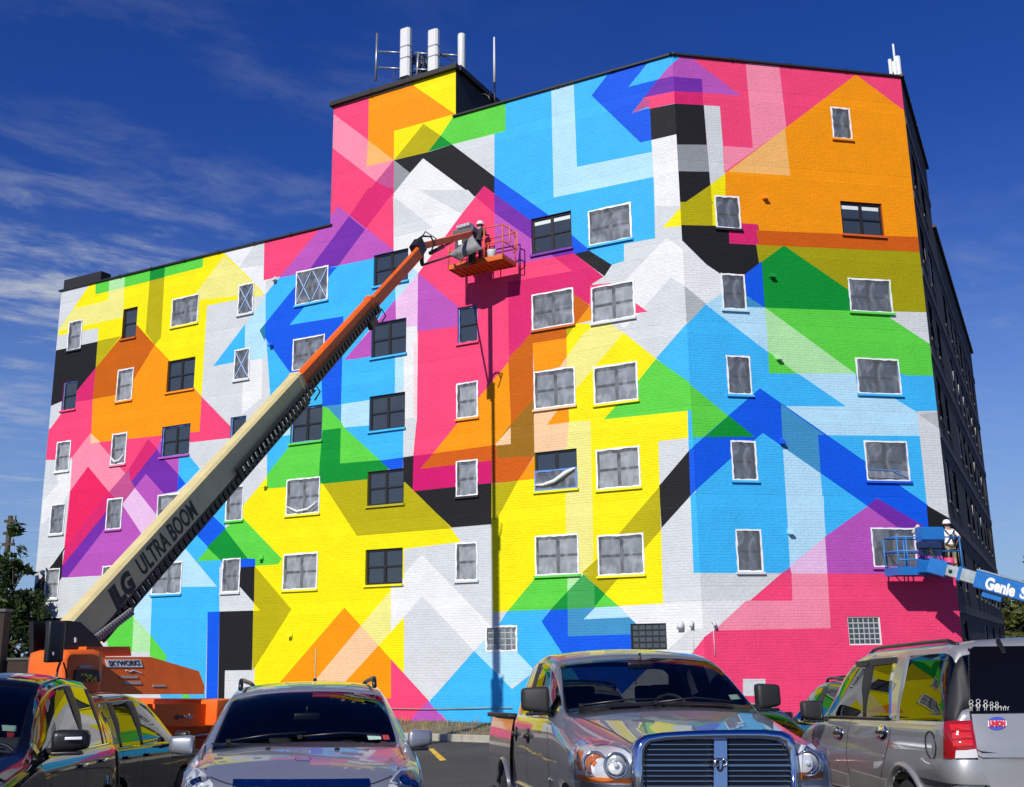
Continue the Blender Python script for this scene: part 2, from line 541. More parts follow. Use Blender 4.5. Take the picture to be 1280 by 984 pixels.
MURAL_R = """
B hp 600,90 2200,160 2300,3400 600,3400
B sk 600,90 682,128 632,168 600,180
B li 630,168 680,127 740,132 985,320 793,304 790,236 630,222
B pu 630,222 790,236 793,304 630,296
B dp 630,298 793,302 797,367 630,356
B bk 630,357 800,366 814,564 630,563
B mg 630,563 814,564 830,699 640,696
B bk 640,696 830,699 834,765 670,878
B lg 799,366 879,372 906,709 832,764
B lp 1008,150 1176,168 1212,478 900,702 893,570 1044,580
B og 905,706 1210,478 1560,213 1800,393 1930,1080 1065,1020 860,1010 906,820
C pe2 325,481 351,719 42,698
B ye 906,708 910,960 840,975 832,764
B ol 670,877 834,764 845,975 640,970
J ol 275,-30 445,-30 445,92 275,85
J ye 440,-20 462,-20 458,95 444,91
J wh 278,140 310,150 440,270 495,325 492,430 408,484 290,395
J gr2 290,380 412,480 300,620 280,600
J bk 278,85 525,91 672,90 692,268 605,332 485,332 412,283 280,152
J dp 585,76 669,82 679,186 527,178 524,108 585,113
K ru -60,112 750,146 790,148 790,240 -40,200
K ol2 -40,186 790,222 830,524 600,530 380,405 85,205 -45,275 -60,180
K gn -20,496 415,512 600,520 825,690 860,842 435,830 -20,525
J dg 800,188 1125,412 1135,514 700,499 688,270
J ro 604,332 688,268 704,499 606,440
K lg 628,518 830,523 830,694 608,548
J sk 408,482 722,722 730,828 1400,830 1400,1826 260,1826 290,610
J lb 408,482 488,428 612,438 612,495 706,497 724,724
J st 612,438 704,499 612,496
J mi 705,498 1162,832 865,832 722,720
J gn 721,718 866,830 725,827
K sk -40,826 860,840 870,1700 -40,1700
N lb 150,28 436,28 456,142 632,152 747,223 762,340 285,337 76,191 390,192
N lg 745,216 880,214 940,780 795,687
N gr2 752,232 880,216 880,320
M gn 150,66 362,240 246,346 150,346
M ro 520,102 1360,686 1364,815 1105,650 1060,692 535,325 490,362 372,455 195,615 150,660 150,425 360,240
M dg 362,238 494,344 244,346
M st 625,178 642,192 842,335 810,335 824,528 634,396
M lb 634,395 822,526 852,872 715,957 670,962
S lb 90,-10 278,0 286,203 110,352
R lg 740,385 1192,387 1030,527 740,527
R wh 740,527 1030,525 850,670 740,750
R hp 1190,385 1236,352 1241,524 1028,525
S pl 108,352 287,203 298,388 118,389
R mv 1190,386 1232,354 1234,386
S lp 118,388 297,388 314,661 -270,673 -110,524 122,524
S li 285,203 497,52 640,150 742,157 850,200 905,392 297,388
S pu 545,11 800,164 850,205 735,190 640,152 497,51
S bk 793,46 930,125 960,400 900,392 840,205 803,168
S hp 600,389 980,389 980,600 600,600
R lg 995,915 1107,915 1107,1000 995,1000
"""
def parse_mural(txt):
    res = []
    for line in txt.strip().splitlines():
        a = line.split()
        ox, oy = ORG[a[0]]
        pts = [tuple(float(k) for k in p.split(',')) for p in a[2:]]
        res.append((a[1], [(ox + x / 4, oy + y / 4) for x, y in pts]))
    return res
PAINT_K = 0.93
def paint(c):
    return tuple(min(.86, x * PAINT_K * .9) for x in s2l(PAINT[c]))
# ------------------------------------------------------------------ building geometry
B_L, B_R = -61.852, 78.766          # bearings of the two facades
D0 = 30.0
_d = ray(858, 400)
CORNER = Vector((_d.x, _d.y, 0)) * (D0 / math.hypot(_d.x, _d.y))
TL_, TR_ = bearing(B_L), bearing(B_R)
NL = bearing(B_L - 90); NR = bearing(B_R + 90)     # outward normals
GZ = -0.52                           # ground at the foot of the wall
class Facade:
    def __init__(s, T, n, P): s.T, s.n, s.P = T, n, P
    def uv(s, px, py, off=0):
        p = on_plane(px, py, s.P + s.n * off, s.n); return ((p - s.P).dot(s.T), p.z)
    def pt(s, u, z, off=0): return s.P + s.T * u + Vector((0, 0, z)) + s.n * off
    def mat(s):   # (u, z, outward) -> world
        return Matrix(((s.T.x, 0, s.n.x, s.P.x), (s.T.y, 0, s.n.y, s.P.y), (0, 1, 0, 0), (0, 0, 0, 1)))
FL, FR = Facade(TL_, NL, CORNER), Facade(TR_, NR, CORNER)
U_END = FL.uv(62.5, 520)[0]
U_RIGHT = FR.uv(1160, 410)[0]
Z_LOW = FL.uv(277, 315)[1]
Z_HIGH = FL.uv(837.5, 69)[1]
Z_PENT = FL.uv(570, 86)[1]
U_P0 = FL.uv(415.5, 190)[0]          # penthouse's left edge
U_P1 = FL.uv(569.7, 120)[0]          # its right edge
print('facade', U_END, U_RIGHT, Z_LOW, Z_HIGH, Z_PENT, U_P0, U_P1)
ZB = GZ - .25

building = empty('apartment_building', CORNER + Vector((0, 0, GZ)), 0,
    'six storey apartment building painted all over with a bright geometric mural', 'building')
INVB = Matrix.Translation(-(CORNER + Vector((0, 0, GZ))))

# -- mural paint: painted masonry, one base colour per painted shape
def mural_material():
    m = bpy.data.materials.new('mural_paint'); m.use_nodes = True
    t = m.node_tree; b = t.nodes['Principled BSDF']; L = t.links.new; n_ = t.nodes.new
    at = n_('ShaderNodeAttribute'); at.attribute_name = 'paint'
    uv = n_('ShaderNodeUVMap'); uv.uv_map = 'wall'
    br = n_('ShaderNodeTexBrick')
    br.inputs['Scale'].default_value = 1.0
    br.inputs['Brick Width'].default_value = .24; br.inputs['Row Height'].default_value = .0775
    br.inputs['Mortar Size'].default_value = .011; br.inputs['Mortar Smooth'].default_value = .35
    br.inputs['Color1'].default_value = (.62, .62, .62, 1); br.inputs['Color2'].default_value = (1, 1, 1, 1); br.inputs['Mortar'].default_value = (0, 0, 0, 1)
    wob = n_('ShaderNodeTexNoise'); wob.inputs['Scale'].default_value = 3.2; wob.inputs['Detail'].default_value = 4; L(uv.outputs[0], wob.inputs['Vector'])
    ws = n_('ShaderNodeVectorMath'); ws.operation = 'MULTIPLY_ADD'; ws.inputs[1].default_value = (.05, .022, 0); L(wob.outputs['Color'], ws.inputs[0]); L(uv.outputs[0], ws.inputs[2])
    L(ws.outputs[0], br.inputs['Vector'])
    no = n_('ShaderNodeTexNoise'); no.inputs['Scale'].default_value = 1.4; no.inputs['Detail'].default_value = 7; no.inputs['Roughness'].default_value = .65
    L(uv.outputs[0], no.inputs['Vector'])
    nf = n_('ShaderNodeTexNoise'); nf.inputs['Scale'].default_value = 9; nf.inputs['Detail'].default_value = 4
    L(uv.outputs[0], nf.inputs['Vector'])
    # thin, worn paint: slight changes of tone
    mr = n_('ShaderNodeMapRange'); mr.inputs[1].default_value = .25; mr.inputs[2].default_value = .75; mr.inputs[3].default_value = .90; mr.inputs[4].default_value = 1.04
    L(no.outputs[0], mr.inputs[0])
    mf = n_('ShaderNodeMapRange'); mf.inputs[1].default_value = .3; mf.inputs[2].default_value = .7; mf.inputs[3].default_value = .95; mf.inputs[4].default_value = 1.03
    L(nf.outputs[0], mf.inputs[0])
    mm = n_('ShaderNodeMath'); mm.operation = 'MULTIPLY'; L(mr.outputs[0], mm.inputs[0]); L(mf.outputs[0], mm.inputs[1])
    # the storey bands are smooth concrete beams between brick panels
    sx = n_('ShaderNodeSeparateXYZ'); L(uv.outputs[0], sx.inputs[0])
    band = n_('ShaderNodeMath'); band.operation = 'PINGPONG'; band.inputs[1].default_value = 1.28
    ad = n_('ShaderNodeMath'); ad.operation = 'ADD'; ad.inputs[1].default_value = -3.30 + 2.56 * 4
    L(sx.outputs[1], ad.inputs[0]); L(ad.outputs[0], band.inputs[0])
    bmask = n_('ShaderNodeMapRange'); bmask.inputs[1].default_value = .17; bmask.inputs[2].default_value = .19
    L(band.outputs[0], bmask.inputs[0])
    hgt = n_('ShaderNodeMath'); hgt.operation = 'MULTIPLY'; L(br.outputs['Color'], hgt.inputs[0]); L(bmask.outputs[0], hgt.inputs[1])
    h2 = n_('ShaderNodeMath'); h2.operation = 'ADD'; L(hgt.outputs[0], h2.inputs[0])
    nfm = n_('ShaderNodeMath'); nfm.operation = 'MULTIPLY'; nfm.inputs[1].default_value = 1.5; L(nf.outputs[0], nfm.inputs[0]); L(nfm.outputs[0], h2.inputs[1])
    bp = n_('ShaderNodeBump'); bp.inputs['Strength'].default_value = .62; bp.inputs['Distance'].default_value = .012
    L(h2.outputs[0], bp.inputs['Height']); L(bp.outputs[0], b.inputs['Normal'])
    sc = n_('ShaderNodeVectorMath'); sc.operation = 'SCALE'
    L(at.outputs['Color'], sc.inputs[0]); L(mm.outputs[0], sc.inputs['Scale'])
    L(sc.outputs[0], b.inputs['Base Color'])
    b.inputs['Roughness'].default_value = .62
    b.inputs['Specular IOR Level'].default_value = .18
    return m
M_MURAL = mural_material()

def poly_ccw(p):
    a = sum(p[i][0] * p[(i + 1) % len(p)][1] - p[(i + 1) % len(p)][0] * p[i][1] for i in range(len(p)))
    return p if a > 0 else p[::-1]
def in_poly(p, poly):
    x, y = p; c = False
    for i in range(len(poly)):
        x1, y1 = poly[i]; x2, y2 = poly[i - 1]
        if (y1 > y) != (y2 > y) and x < (x2 - x1) * (y - y1) / (y2 - y1) + x1: c = not c
    return c

def clean_poly(p, eps=.004):
    r = []
    for q in p:
        if not r or math.hypot(q[0] - r[-1][0], q[1] - r[-1][1]) > eps: r.append(q)
    return r
def painted_wall(name, fac, outline, holes, shapes, base):
    """planar arrangement of the painted shapes on one wall: every cell takes the colour of the topmost shape over it"""
    polys = [clean_poly(poly_ccw(outline))] + [clean_poly(poly_ccw(h)) for h in holes] + [clean_poly(poly_ccw(s)) for _, s in shapes]
    nh = len(holes)
    vs, fs = [], []
    for p in polys:
        b = len(vs); vs += [Vector(q) for q in p]; fs.append(list(range(b, b + len(p))))
    # edges instead of faces: shapes overlap freely; cells are coloured by their centres
    es = []
    for f in fs: es += [(f[i], f[(i + 1) % len(f)]) for i in range(len(f))]
    ov, oe, of, _, _, _ = delaunay_2d_cdt(vs, es, [], 0, 1e-4)
    keep, cols = [], []
    for f in of:
        c = (sum(ov[i].x for i in f) / len(f), sum(ov[i].y for i in f) / len(f))
        if not in_poly(c, polys[0]): continue
        if any(in_poly(c, polys[1 + k]) for k in range(nh)): continue
        cc = base
        for k in range(len(shapes) - 1, -1, -1):
            if in_poly(c, polys[1 + nh + k]): cc = shapes[k][0]; break
        keep.append(list(f)); cols.append(paint(cc))
    me = bpy.data.meshes.new(name)
    co = [fac.pt(v.x, v.y) - building.location for v in ov]
    # face the street
    a, b_, c_ = [co[i] for i in keep[0][:3]]
    flip = (b_ - a).cross(c_ - a).dot(fac.n) < 0
    if flip: keep = [f[::-1] for f in keep]
    me.from_pydata([tuple(c) for c in co], [], keep)
    me.uv_layers.new(name='wall')
    me.color_attributes.new('paint', 'FLOAT_COLOR', 'CORNER')
    uvs, ccs = [], []
    for pi, p in enumerate(me.polygons):
        for l in p.loop_indices:
            v = ov[me.loops[l].vertex_index]
            uvs += [v.x, v.y]; ccs += [*cols[pi], 1.0]
    me.uv_layers['wall'].data.foreach_set('uv', uvs)
    me.color_attributes['paint'].data.foreach_set('color', ccs)
    o = link(name, me, M_MURAL, building)
    return o

SH_L = [(c, [FL.uv(*q) for q in p]) for c, p in parse_mural(MURAL_L)]
SH_R = [(c, [FR.uv(*q) for q in p]) for c, p in parse_mural(MURAL_R)]
def colour_at(fac, u, z, base='lg'):
    for c, p in reversed(SH_L if fac is FL else SH_R):
        if in_poly((u, z), p): return c
    return base

# -- windows: facade, kind, top left px, bottom right px, state
WIN = """
L s 87,403 100.5,436 film
L s 79.5,477.5 94,511 blue
L s 72,553 86,588 film
L s 65,631 79,667 film
L s 58,711.5 72,748 film
L s 154.5,387 169.5,421 dark
L s 148,463 164.5,499.5 film
L s 141,543 156.5,579.5 torn
L s 135,624 151,661 film
L s 129,708 146,747 film
L d 216,374.5 247,403 film
L d 210,452 242,485.5 dark
L d 203,534 236,567.5 blue
L d 198,619 231,655 film
L d 192,704 226,742 film
L s 299,357 316,390.5 cross
L s 294,438 311,473 cross
L s 288.5,522 306,558 blue
L s 284,609 303,650 film
L s 279,699 299,740 film
L d 371,340.5 409.5,374.5 cross
L d 367,425 405,458 film
L d 364,511 402,550 blue
L d 359,600 399,641 torn
L d 355,693 396,736 film
L d 467.5,319.5 510,350 dark
L d 464.5,405 507.5,441 dark
L d 462,496 506,534 dark
L d 459.5,590 504.5,629 dark
L d 457,687.5 503,729.5 dark
L s 572,385 597,426 blue
L s 571,480 597.5,521 film
L s 570.5,577 597,619 film
L s 570,679 597,725 film
L d 664,274 715,309 dark
L d 665,369 717.5,405 film
L d 667.5,465.5 719.5,506 film
L d 668,566 722,610 half
L d 669,670.5 724,717.5 film
L d 735.5,264.5 790,297.5 film
L d 739,360 794,396 film
L d 742,459.5 798,499.5 film
L d 745,563 801,608 film
L d 747,670 806,717.5 film
L g 607,782.5 647,814.5 cover
L g 788,780 834,812 dark
R d 1038,134 1065,175 film1
R d 1050,251 1106,296 dark
R d 1059.5,347.5 1116,392 film
R d 1069,447.5 1127,494 film
R d 1079.5,551 1137.5,602 open
R d 1088,660 1147,709 film
R g 1059,771 1103,806 block
R s 893,244.5 926,287 film
R s 901,342 933,388 film
R s 907.5,444.5 940,494 film
R s 913,551 947,601 film
R s 919,662 954,715 film
"""
WINS = []
for line in WIN.strip().splitlines():
    f, k, a, b, st = line.split()
    fac = FL if f == 'L' else FR
    u0, z1 = fac.uv(*map(float, a.split(','))); u1, z0 = fac.uv(*map(float, b.split(',')))
    if st == 'film1': k, st = 's', 'film'
    WINS.append((fac, k, min(u0, u1), max(u0, u1), z0, z1, st))
def rect(w_): return [(w_[2], w_[4]), (w_[3], w_[4]), (w_[3], w_[5]), (w_[2], w_[5])]

outL = [(0, ZB), (0, Z_HIGH), (U_P1, Z_HIGH), (U_P1, Z_PENT), (U_P0, Z_PENT), (U_P0, Z_LOW), (U_END, Z_LOW), (U_END, ZB)]
outR = [(0, ZB), (U_RIGHT, ZB), (U_RIGHT, Z_HIGH), (0, Z_HIGH)]
painted_wall('painted_wall', FL, outL, [rect(w_) for w_ in WINS if w_[0] is FL], SH_L, 'lg')
painted_wall('painted_wall', FR, outR, [rect(w_) for w_ in WINS if w_[0] is FR], SH_R, 'hp')

# -- window materials
M_BLACKFRAME = mat('window_frame_bronze', (.018, .016, .015), .35)
M_WHITEFRAME = mat('window_frame_white', (.72, .73, .74), .5, noise=.06, nscale=9)
M_BLUETAPE = mat('blue_masking_tape', (.10, .24, .62), .55)
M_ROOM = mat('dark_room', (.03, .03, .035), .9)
M_BLIND = mat('window_blind', (.62, .66, .66), .6)
M_CURTAIN = mat('grey_curtain', (.30, .31, .33), .8, noise=.2, nscale=4)
def pane_material():
    m = bpy.data.materials.new('window_glass'); m.use_nodes = True
    t = m.node_tree; b = t.nodes['Principled BSDF']
    b.inputs['Base Color'].default_value = (.035, .045, .055, 1)
    b.inputs['Roughness'].default_value = .04
    b.inputs['Specular IOR Level'].default_value = .9
    n = t.nodes.new('ShaderNodeTexNoise'); n.inputs['Scale'].default_value = 1.3
    tcn = t.nodes.new('ShaderNodeTexCoord'); t.links.new(tcn.outputs['Object'], n.inputs['Vector'])
    bp = t.nodes.new('ShaderNodeBump'); bp.inputs['Strength'].default_value = .08; bp.inputs['Distance'].default_value = .1
    t.links.new(n.outputs[0], bp.inputs['Height']); t.links.new(bp.outputs[0], b.inputs['Normal'])
    return m
M_PANE = pane_material()
M_GREY_PANES = [mat('grey_pane', (.20, .215, .235), .25, noise=.30, nscale=2.5), mat('dark_grey_pane', (.11, .12, .14), .2, noise=.4, nscale=2), mat('pale_pane', (.28, .29, .30), .35, noise=.3, nscale=3)]  # three grey tones for panes behind plastic on the left facade
def film_material():
    """thin clear plastic sheet: mostly see-through, milky where it is creased, shiny"""
    m = bpy.data.materials.new('plastic_film'); m.use_nodes = True
    t = m.node_tree; t.nodes.clear(); n_ = t.nodes.new; L = t.links.new
    o = n_('ShaderNodeOutputMaterial')
    tcn = n_('ShaderNodeTexCoord')
    mp = n_('ShaderNodeMapping'); mp.inputs['Scale'].default_value = (1.5, 1.5, .9); L(tcn.outputs['Object'], mp.inputs[0])
    no = n_('ShaderNodeTexNoise'); no.inputs['Scale'].default_value = 1.7; no.inputs['Detail'].default_value = 5; no.inputs['Roughness'].default_value = .55; no.inputs['Distortion'].default_value = .9
    L(mp.outputs[0], no.inputs['Vector'])
    mr = n_('ShaderNodeMapRange'); mr.interpolation_type = 'SMOOTHSTEP'
    mr.inputs[1].default_value = .38; mr.inputs[2].default_value = .85; mr.inputs[3].default_value = .10; mr.inputs[4].default_value = .50
    L(no.outputs[0], mr.inputs[0])
    df = n_('ShaderNodeBsdfDiffuse'); df.inputs[0].default_value = (.80, .83, .86, 1)
    gl = n_('ShaderNodeBsdfGlossy'); gl.inputs['Roughness'].default_value = .22
    tr = n_('ShaderNodeBsdfTransparent'); tr.inputs[0].default_value = (.92, .94, .95, 1)
    m1 = n_('ShaderNodeMixShader'); m1.inputs[0].default_value = .22; L(df.outputs[0], m1.inputs[1]); L(gl.outputs[0], m1.inputs[2])
    m2 = n_('ShaderNodeMixShader'); L(mr.outputs[0], m2.inputs[0]); L(tr.outputs[0], m2.inputs[1]); L(m1.outputs[0], m2.inputs[2])
    L(m2.outputs[0], o.inputs[0])
    return m
M_FILM = film_material()
M_TAPE = mat('white_film_edge', (.78, .79, .81), .45, noise=.08, nscale=6)
M_BLOCKGLASS = mat('glass_block', (.06, .075, .085), .08, spec=.9, bump=.5, bscale=9)
M_MORTAR = mat('block_mortar', (.42, .45, .44), .8)
SILLM = {}
def sill_mat(c):
    if c not in SILLM: SILLM[c] = mat('sill_paint_' + c, paint(c), .6, noise=.08, nscale=5)
    return SILLM[c]

rng = random.Random(11)
def film_sheet(fac, u0, u1, z0, z1, off, seed, sag=0.0, nu=10, nz=10):
    r_ = random.Random(seed)
    ph = [r_.uniform(0, 6.28) for _ in range(6)]; an = r_.uniform(.4, 1.2)
    mb = MB(); vs = []
    for j in range(nz + 1):
        for i in range(nu + 1):
            a, b = i / nu, j / nz
            e = min(a, 1 - a, b, 1 - b) * 4; e = min(1, e)
            d = (math.sin(7 * a + 9 * b * an + ph[0]) + .6 * math.sin(15 * a - 11 * b + ph[1]) + .5 * math.sin(23 * b + ph[2])) * .010 * e
            vs.append(fac.pt(u0 + (u1 - u0) * a, z0 + (z1 - z0) * b - sag * 4 * a * (1 - a) * b * .0, off + d))
    fs = [(j * (nu + 1) + i, j * (nu + 1) + i + 1, (j + 1) * (nu + 1) + i + 1, (j + 1) * (nu + 1) + i) for j in range(nz) for i in range(nu)]
    return mb.add(vs, fs, 0, True)
def ragged_border(fac, u0, u1, z0, z1, off, seed, wid=.07, outer=.02, mi=0):
    """strip of sheet edge taped to the frame, its inner edge uneven"""
    r_ = random.Random(seed); mb = MB()
    inner, outr = [], []
    n = 9
    per = []
    for k in range(n): per.append((k / n, 0, 0, 1))
    for k in range(n): per.append((1, k / n, -1, 0))
    for k in range(n): per.append((1 - k / n, 1, 0, -1))
    for k in range(n): per.append((0, 1 - k / n, 1, 0))
    for a, b, _, _ in per:
        w1 = wid * r_.uniform(.7, 1.3)
        uu, zz_ = u0 + (u1 - u0) * a, z0 + (z1 - z0) * b
        w0 = outer * r_.uniform(-.3, .7)
        cu, cz = (u0 + u1) / 2, (z0 + z1) / 2
        def mv_(d):
            x = uu; y = zz_
            if a in (0,): x = u0 + d
            elif a in (1,): x = u1 - d
            else: x = min(max(uu, u0 + max(d, 0)), u1 - max(d, 0))
            if b == 0: y = z0 + d
            elif b == 1: y = z1 - d
            else: y = min(max(zz_, z0 + max(d, 0)), z1 - max(d, 0))
            return x, y
        inner.append(mv_(w1)); outr.append(mv_(-w0))
    N_ = len(per)
    vs = [fac.pt(x, y, off) for x, y in inner] + [fac.pt(x, y, off) for x, y in outr]
    fs = [(i, (i + 1) % N_, N_ + (i + 1) % N_, N_ + i) for i in range(N_)]
    return mb.add(vs, fs, mi)

def place_part(mb, name, mats, parent, world_off):
    return mb.build(name, mats, parent, Matrix.Translation(-world_off))

def make_window(w_, idx):
    fac, k, u0, u1, z0, z1, st = w_
    base = fac.pt((u0 + u1) / 2, z0)
    B = building.location
    win = bpy.data.objects.new('glass_block_window' if k == 'g' else 'window', None)
    COL.objects.link(win); win.parent = building; win.location = base - B
    wo = base
    W_, H_ = u1 - u0, z1 - z0
    # reveal (painted masonry return), dark behind
    rec = .13
    sc_ = colour_at(fac, (u0 + u1) / 2, z0 - .06)
    rv = MB()
    A = [fac.pt(*p, 0) for p in rect(w_)]; Bk = [fac.pt(*p, -rec - .12) for p in rect(w_)]
    rv.add(A + Bk, [(i, (i + 1) % 4, 4 + (i + 1) % 4, 4 + i) for i in range(4)], 0)
    place_part(rv, 'reveal', sill_mat(sc_), win, wo)
    if k == 'g':
        nu, nz = (6, 5) if st == 'block' else (5, 4)
        mo = MB(); mo.prism(rect(w_), -.10, -.052, fac.mat())
        place_part(mo, 'mortar_bed', M_MORTAR if st != 'dark' else M_BLACKFRAME, win, wo)
        fr = MB()
        for (a0, b0, a1, b1) in ((u0, z0, u1, z0 + .025), (u0, z1 - .025, u1, z1), (u0, z0 + .025, u0 + .025, z1 - .025), (u1 - .025, z0 + .025, u1, z1 - .025)):
            fr.prism([(a0, b0), (a1, b0), (a1, b1), (a0, b1)], -.052, -.02, fac.mat())
        place_part(fr, 'frame', M_WHITEFRAME if st != 'dark' else M_BLACKFRAME, win, wo)
        cu, cz = (W_ - .05) / nu, (H_ - .05) / nz
        for i in range(nu):
            for j in range(nz):
                g = MB(); a = u0 + .025 + (i + .5) * cu; b = z0 + .025 + (j + .5) * cz
                hw, hh = cu / 2 - .017, cz / 2 - .017
                vs = [fac.pt(a + x * hw, b + y * hh, d) for d, s in ((-.06, 1), (-.046, 1)) for x, y in ((-1, -1), (1, -1), (1, 1), (-1, 1))]
                vs += [fac.pt(a + x * hw * .72, b + y * hh * .72, -.034 + rng.uniform(-.003, .003)) for x, y in ((-1, -1), (1, -1), (1, 1), (-1, 1))]
                fs = [(i_, (i_ + 1) % 4, 4 + (i_ + 1) % 4, 4 + i_) for i_ in range(4)] + [(4 + i_, 4 + (i_ + 1) % 4, 8 + (i_ + 1) % 4, 8 + i_) for i_ in range(4)] + [(8, 9, 10, 11)]
                g.add(vs, fs); place_part(g, 'glass_block', M_BLOCKGLASS, win, wo)
        if st == 'cover':
            place_part(film_sheet(fac, u0 + .02, u1 - .02, z0 + .02, z1 - .02, .0, idx), 'plastic_sheet', M_FILM, win, wo)
            place_part(ragged_border(fac, u0, u1, z0, z1, .016, idx, .055), 'sheet_edge', M_TAPE, win, wo)
        return
    # outer frame, meeting rail, mullion
    fm = M_BLACKFRAME
    fr = MB(); t_ = .065 if st in ('dark',) else .055
    zf0, zf1 = -rec, -rec + .06
    uL, uR, zb, zt = u0 + .004, u1 - .004, z0 + .004, z1 - .004
    def bar(a0, b0, a1, b1, lo=zf0, hi=zf1): fr.prism([(a0, b0), (a1, b0), (a1, b1), (a0, b1)], lo, hi, fac.mat())
    bar(uL, zb, uR, zb + t_); bar(uL, zt - t_, uR, zt)
    bar(uL, zb + t_, uL + t_, zt - t_); bar(uR - t_, zb + t_, uR, zt - t_)
    zm = (z0 + z1) / 2
    cols = [(uL + t_, uR - t_)]
    if k == 'd':
        um = (u0 + u1) / 2
        bar(um - .05, zb + t_, um + .05, zt - t_)
        cols = [(uL + t_, um - .05), (um + .05, uR - t_)]
    for a, b in cols: bar(a, zm - .028, b, zm + .028, zf0 + .004, zf1 - .008)
    place_part(fr, 'frame', fm, win, wo)
    back = MB(); back.prism(rect(w_), -rec - .118, -rec - .112, fac.mat())
    place_part(back, 'room_behind', M_ROOM, win, wo)
    for ci, (a, b) in enumerate(cols):
        for lo, hi, dz in ((zb + t_, zm - .028, .0), (zm + .028, zt - t_, .012)):
            g = MB(); g.prism([(a, lo), (b, lo), (b, hi), (a, hi)], -rec + .012 + dz, -rec + .018 + dz, fac.mat())
            place_part(g, 'pane', (M_PANE if (fac is FR or st == 'cross') else M_GREY_PANES[(idx * 7 + idx // 3) % 3]) if st in ('film', 'cross', 'torn') else M_PANE, win, wo)
        if st == 'dark' and k == 'd' and ((fac is FR) or (idx % 5 == 4 and u0 < 9)):
            bl = MB(); bl.prism([(a + .01, zt - t_ - .16), (b - .01, zt - t_ - .16), (b - .01, zt - t_ - .04), (a + .01, zt - t_ - .04)], -rec + .034, -rec + .037, fac.mat())
            place_part(bl, 'blind', M_BLIND, win, wo)
    # sill: a projecting painted stone
    sl = MB()
    sl.prism([(u0 - .05, z0 - .068), (u1 + .05, z0 - .068), (u1 + .05, z0 - .002), (u0 - .05, z0 - .002)], .002, .075, fac.mat())
    place_part(sl, 'sill', sill_mat(sc_), win, wo)
    if st == 'blue':
        tp = ragged_border(fac, u0 + .005, u1 - .005, z0 + .005, z1 - .005, -rec + .066, idx, .045, 0)
        place_part(tp, 'masking_tape', M_BLUETAPE, win, wo)
        return
    if st == 'dark': return
    seed = idx * 13 + 5
    if st in ('film', 'cross', 'open', 'torn'):
        zs = z1 - .03
        sh = film_sheet(fac, u0 + .02, u1 - .02, z0 + .02, zs, .004, seed)
        o = place_part(sh, 'plastic_sheet', M_FILM, win, wo)
        wid = .048 if fac is FL else .046
        place_part(ragged_border(fac, u0 - .01, u1 + .01, z0 - .005, z1 + .005, .020, seed, wid), 'sheet_edge', M_TAPE, win, wo)
    if st == 'half':
        zs = zm + .02
        place_part(film_sheet(fac, u0 + .02, u1 - .02, z0 + .02, zs, .012, seed), 'plastic_sheet', M_FILM, win, wo)
        place_part(ragged_border(fac, u0, u1, z0, zs, .026, seed, .05), 'sheet_edge', M_BLUETAPE, win, wo)
        fl = MB()          # the loose upper half hangs down in a roll
        pts = [fac.pt(u1 - .1, zs, .05), fac.pt(u1 - .38 * W_, zs - .10 * H_, .09), fac.pt(u1 - .6 * W_, zs - .26 * H_, .10), fac.pt(u0 + .16 * W_, zs - .33 * H_, .08), fac.pt(u0 + .05, zs - .40 * H_, .05)][::-1]
        pts = [fac.pt(u1 - .97 * W_, zs - .02, .05), fac.pt(u1 - .76 * W_, zs - .12 * H_, .09), fac.pt(u1 - .5 * W_, zs - .30 * H_, .10), fac.pt(u1 - .22 * W_, zs - .37 * H_, .08), fac.pt(u1 - .03, zs - .36 * H_, .05)]
        fl.tube(pts, [.03, .07, .06, .045, .03], 8)
        place_part(fl, 'loose_plastic', M_TAPE, win, wo)
        win['label'] = 'window with its plastic sheet torn down to the lower half'
    if st == 'torn':
        fl = MB()
        pts = [fac.pt(u0 + .08, z0 + .30 * H_, .05), fac.pt(u0 + .3 * W_, z0 + .12 * H_, .08), fac.pt(u0 + .62 * W_, z0 + .08 * H_, .08), fac.pt(u1 - .05, z0 + .25 * H_, .05)]
        fl.tube(pts, [.02, .04, .045, .02], 7)
        place_part(fl, 'loose_plastic', M_TAPE, win, wo)
    if st == 'cross':
        for a, b in (cols if k == 'd' else [(u0 + .06, u1 - .06)]):
            tp = MB()
            for p, q in (((a, zb + .1), (b, zt - .1)), ((a, zt - .1), (b, zb + .1))):
                tp.beam(fac.pt(*p, .032), fac.pt(*q, .032), .035, .003, upv=fac.n)
            place_part(tp, 'tape_cross', mat('pale_blue_tape', (.32, .48, .78), .6), win, wo)
    if st == 'open':
        fl = MB()
        fl.prism([(u0 + .05, z0 + .1), (u1 - .05, z0 + .07), (u1 - .06, z0 + .30), (u0 + .07, z0 + .34)], .03, .034, fac.mat())
        place_part(fl, 'loose_plastic', M_FILM, win, wo)
        e = MB(); e.beam(fac.pt(u0 + .05, z0 + .34, .045), fac.pt(u1 - .3, z0 + .30, .045), .03, .02); e.beam(fac.pt(u1 - .55, z0 + .30, .05), fac.pt(u1 - .08, z0 + .1, .05), .03, .02)
        place_part(e, 'loose_edge', M_BLUETAPE, win, wo)
for i, w_ in enumerate(WINS): make_window(w_, i)

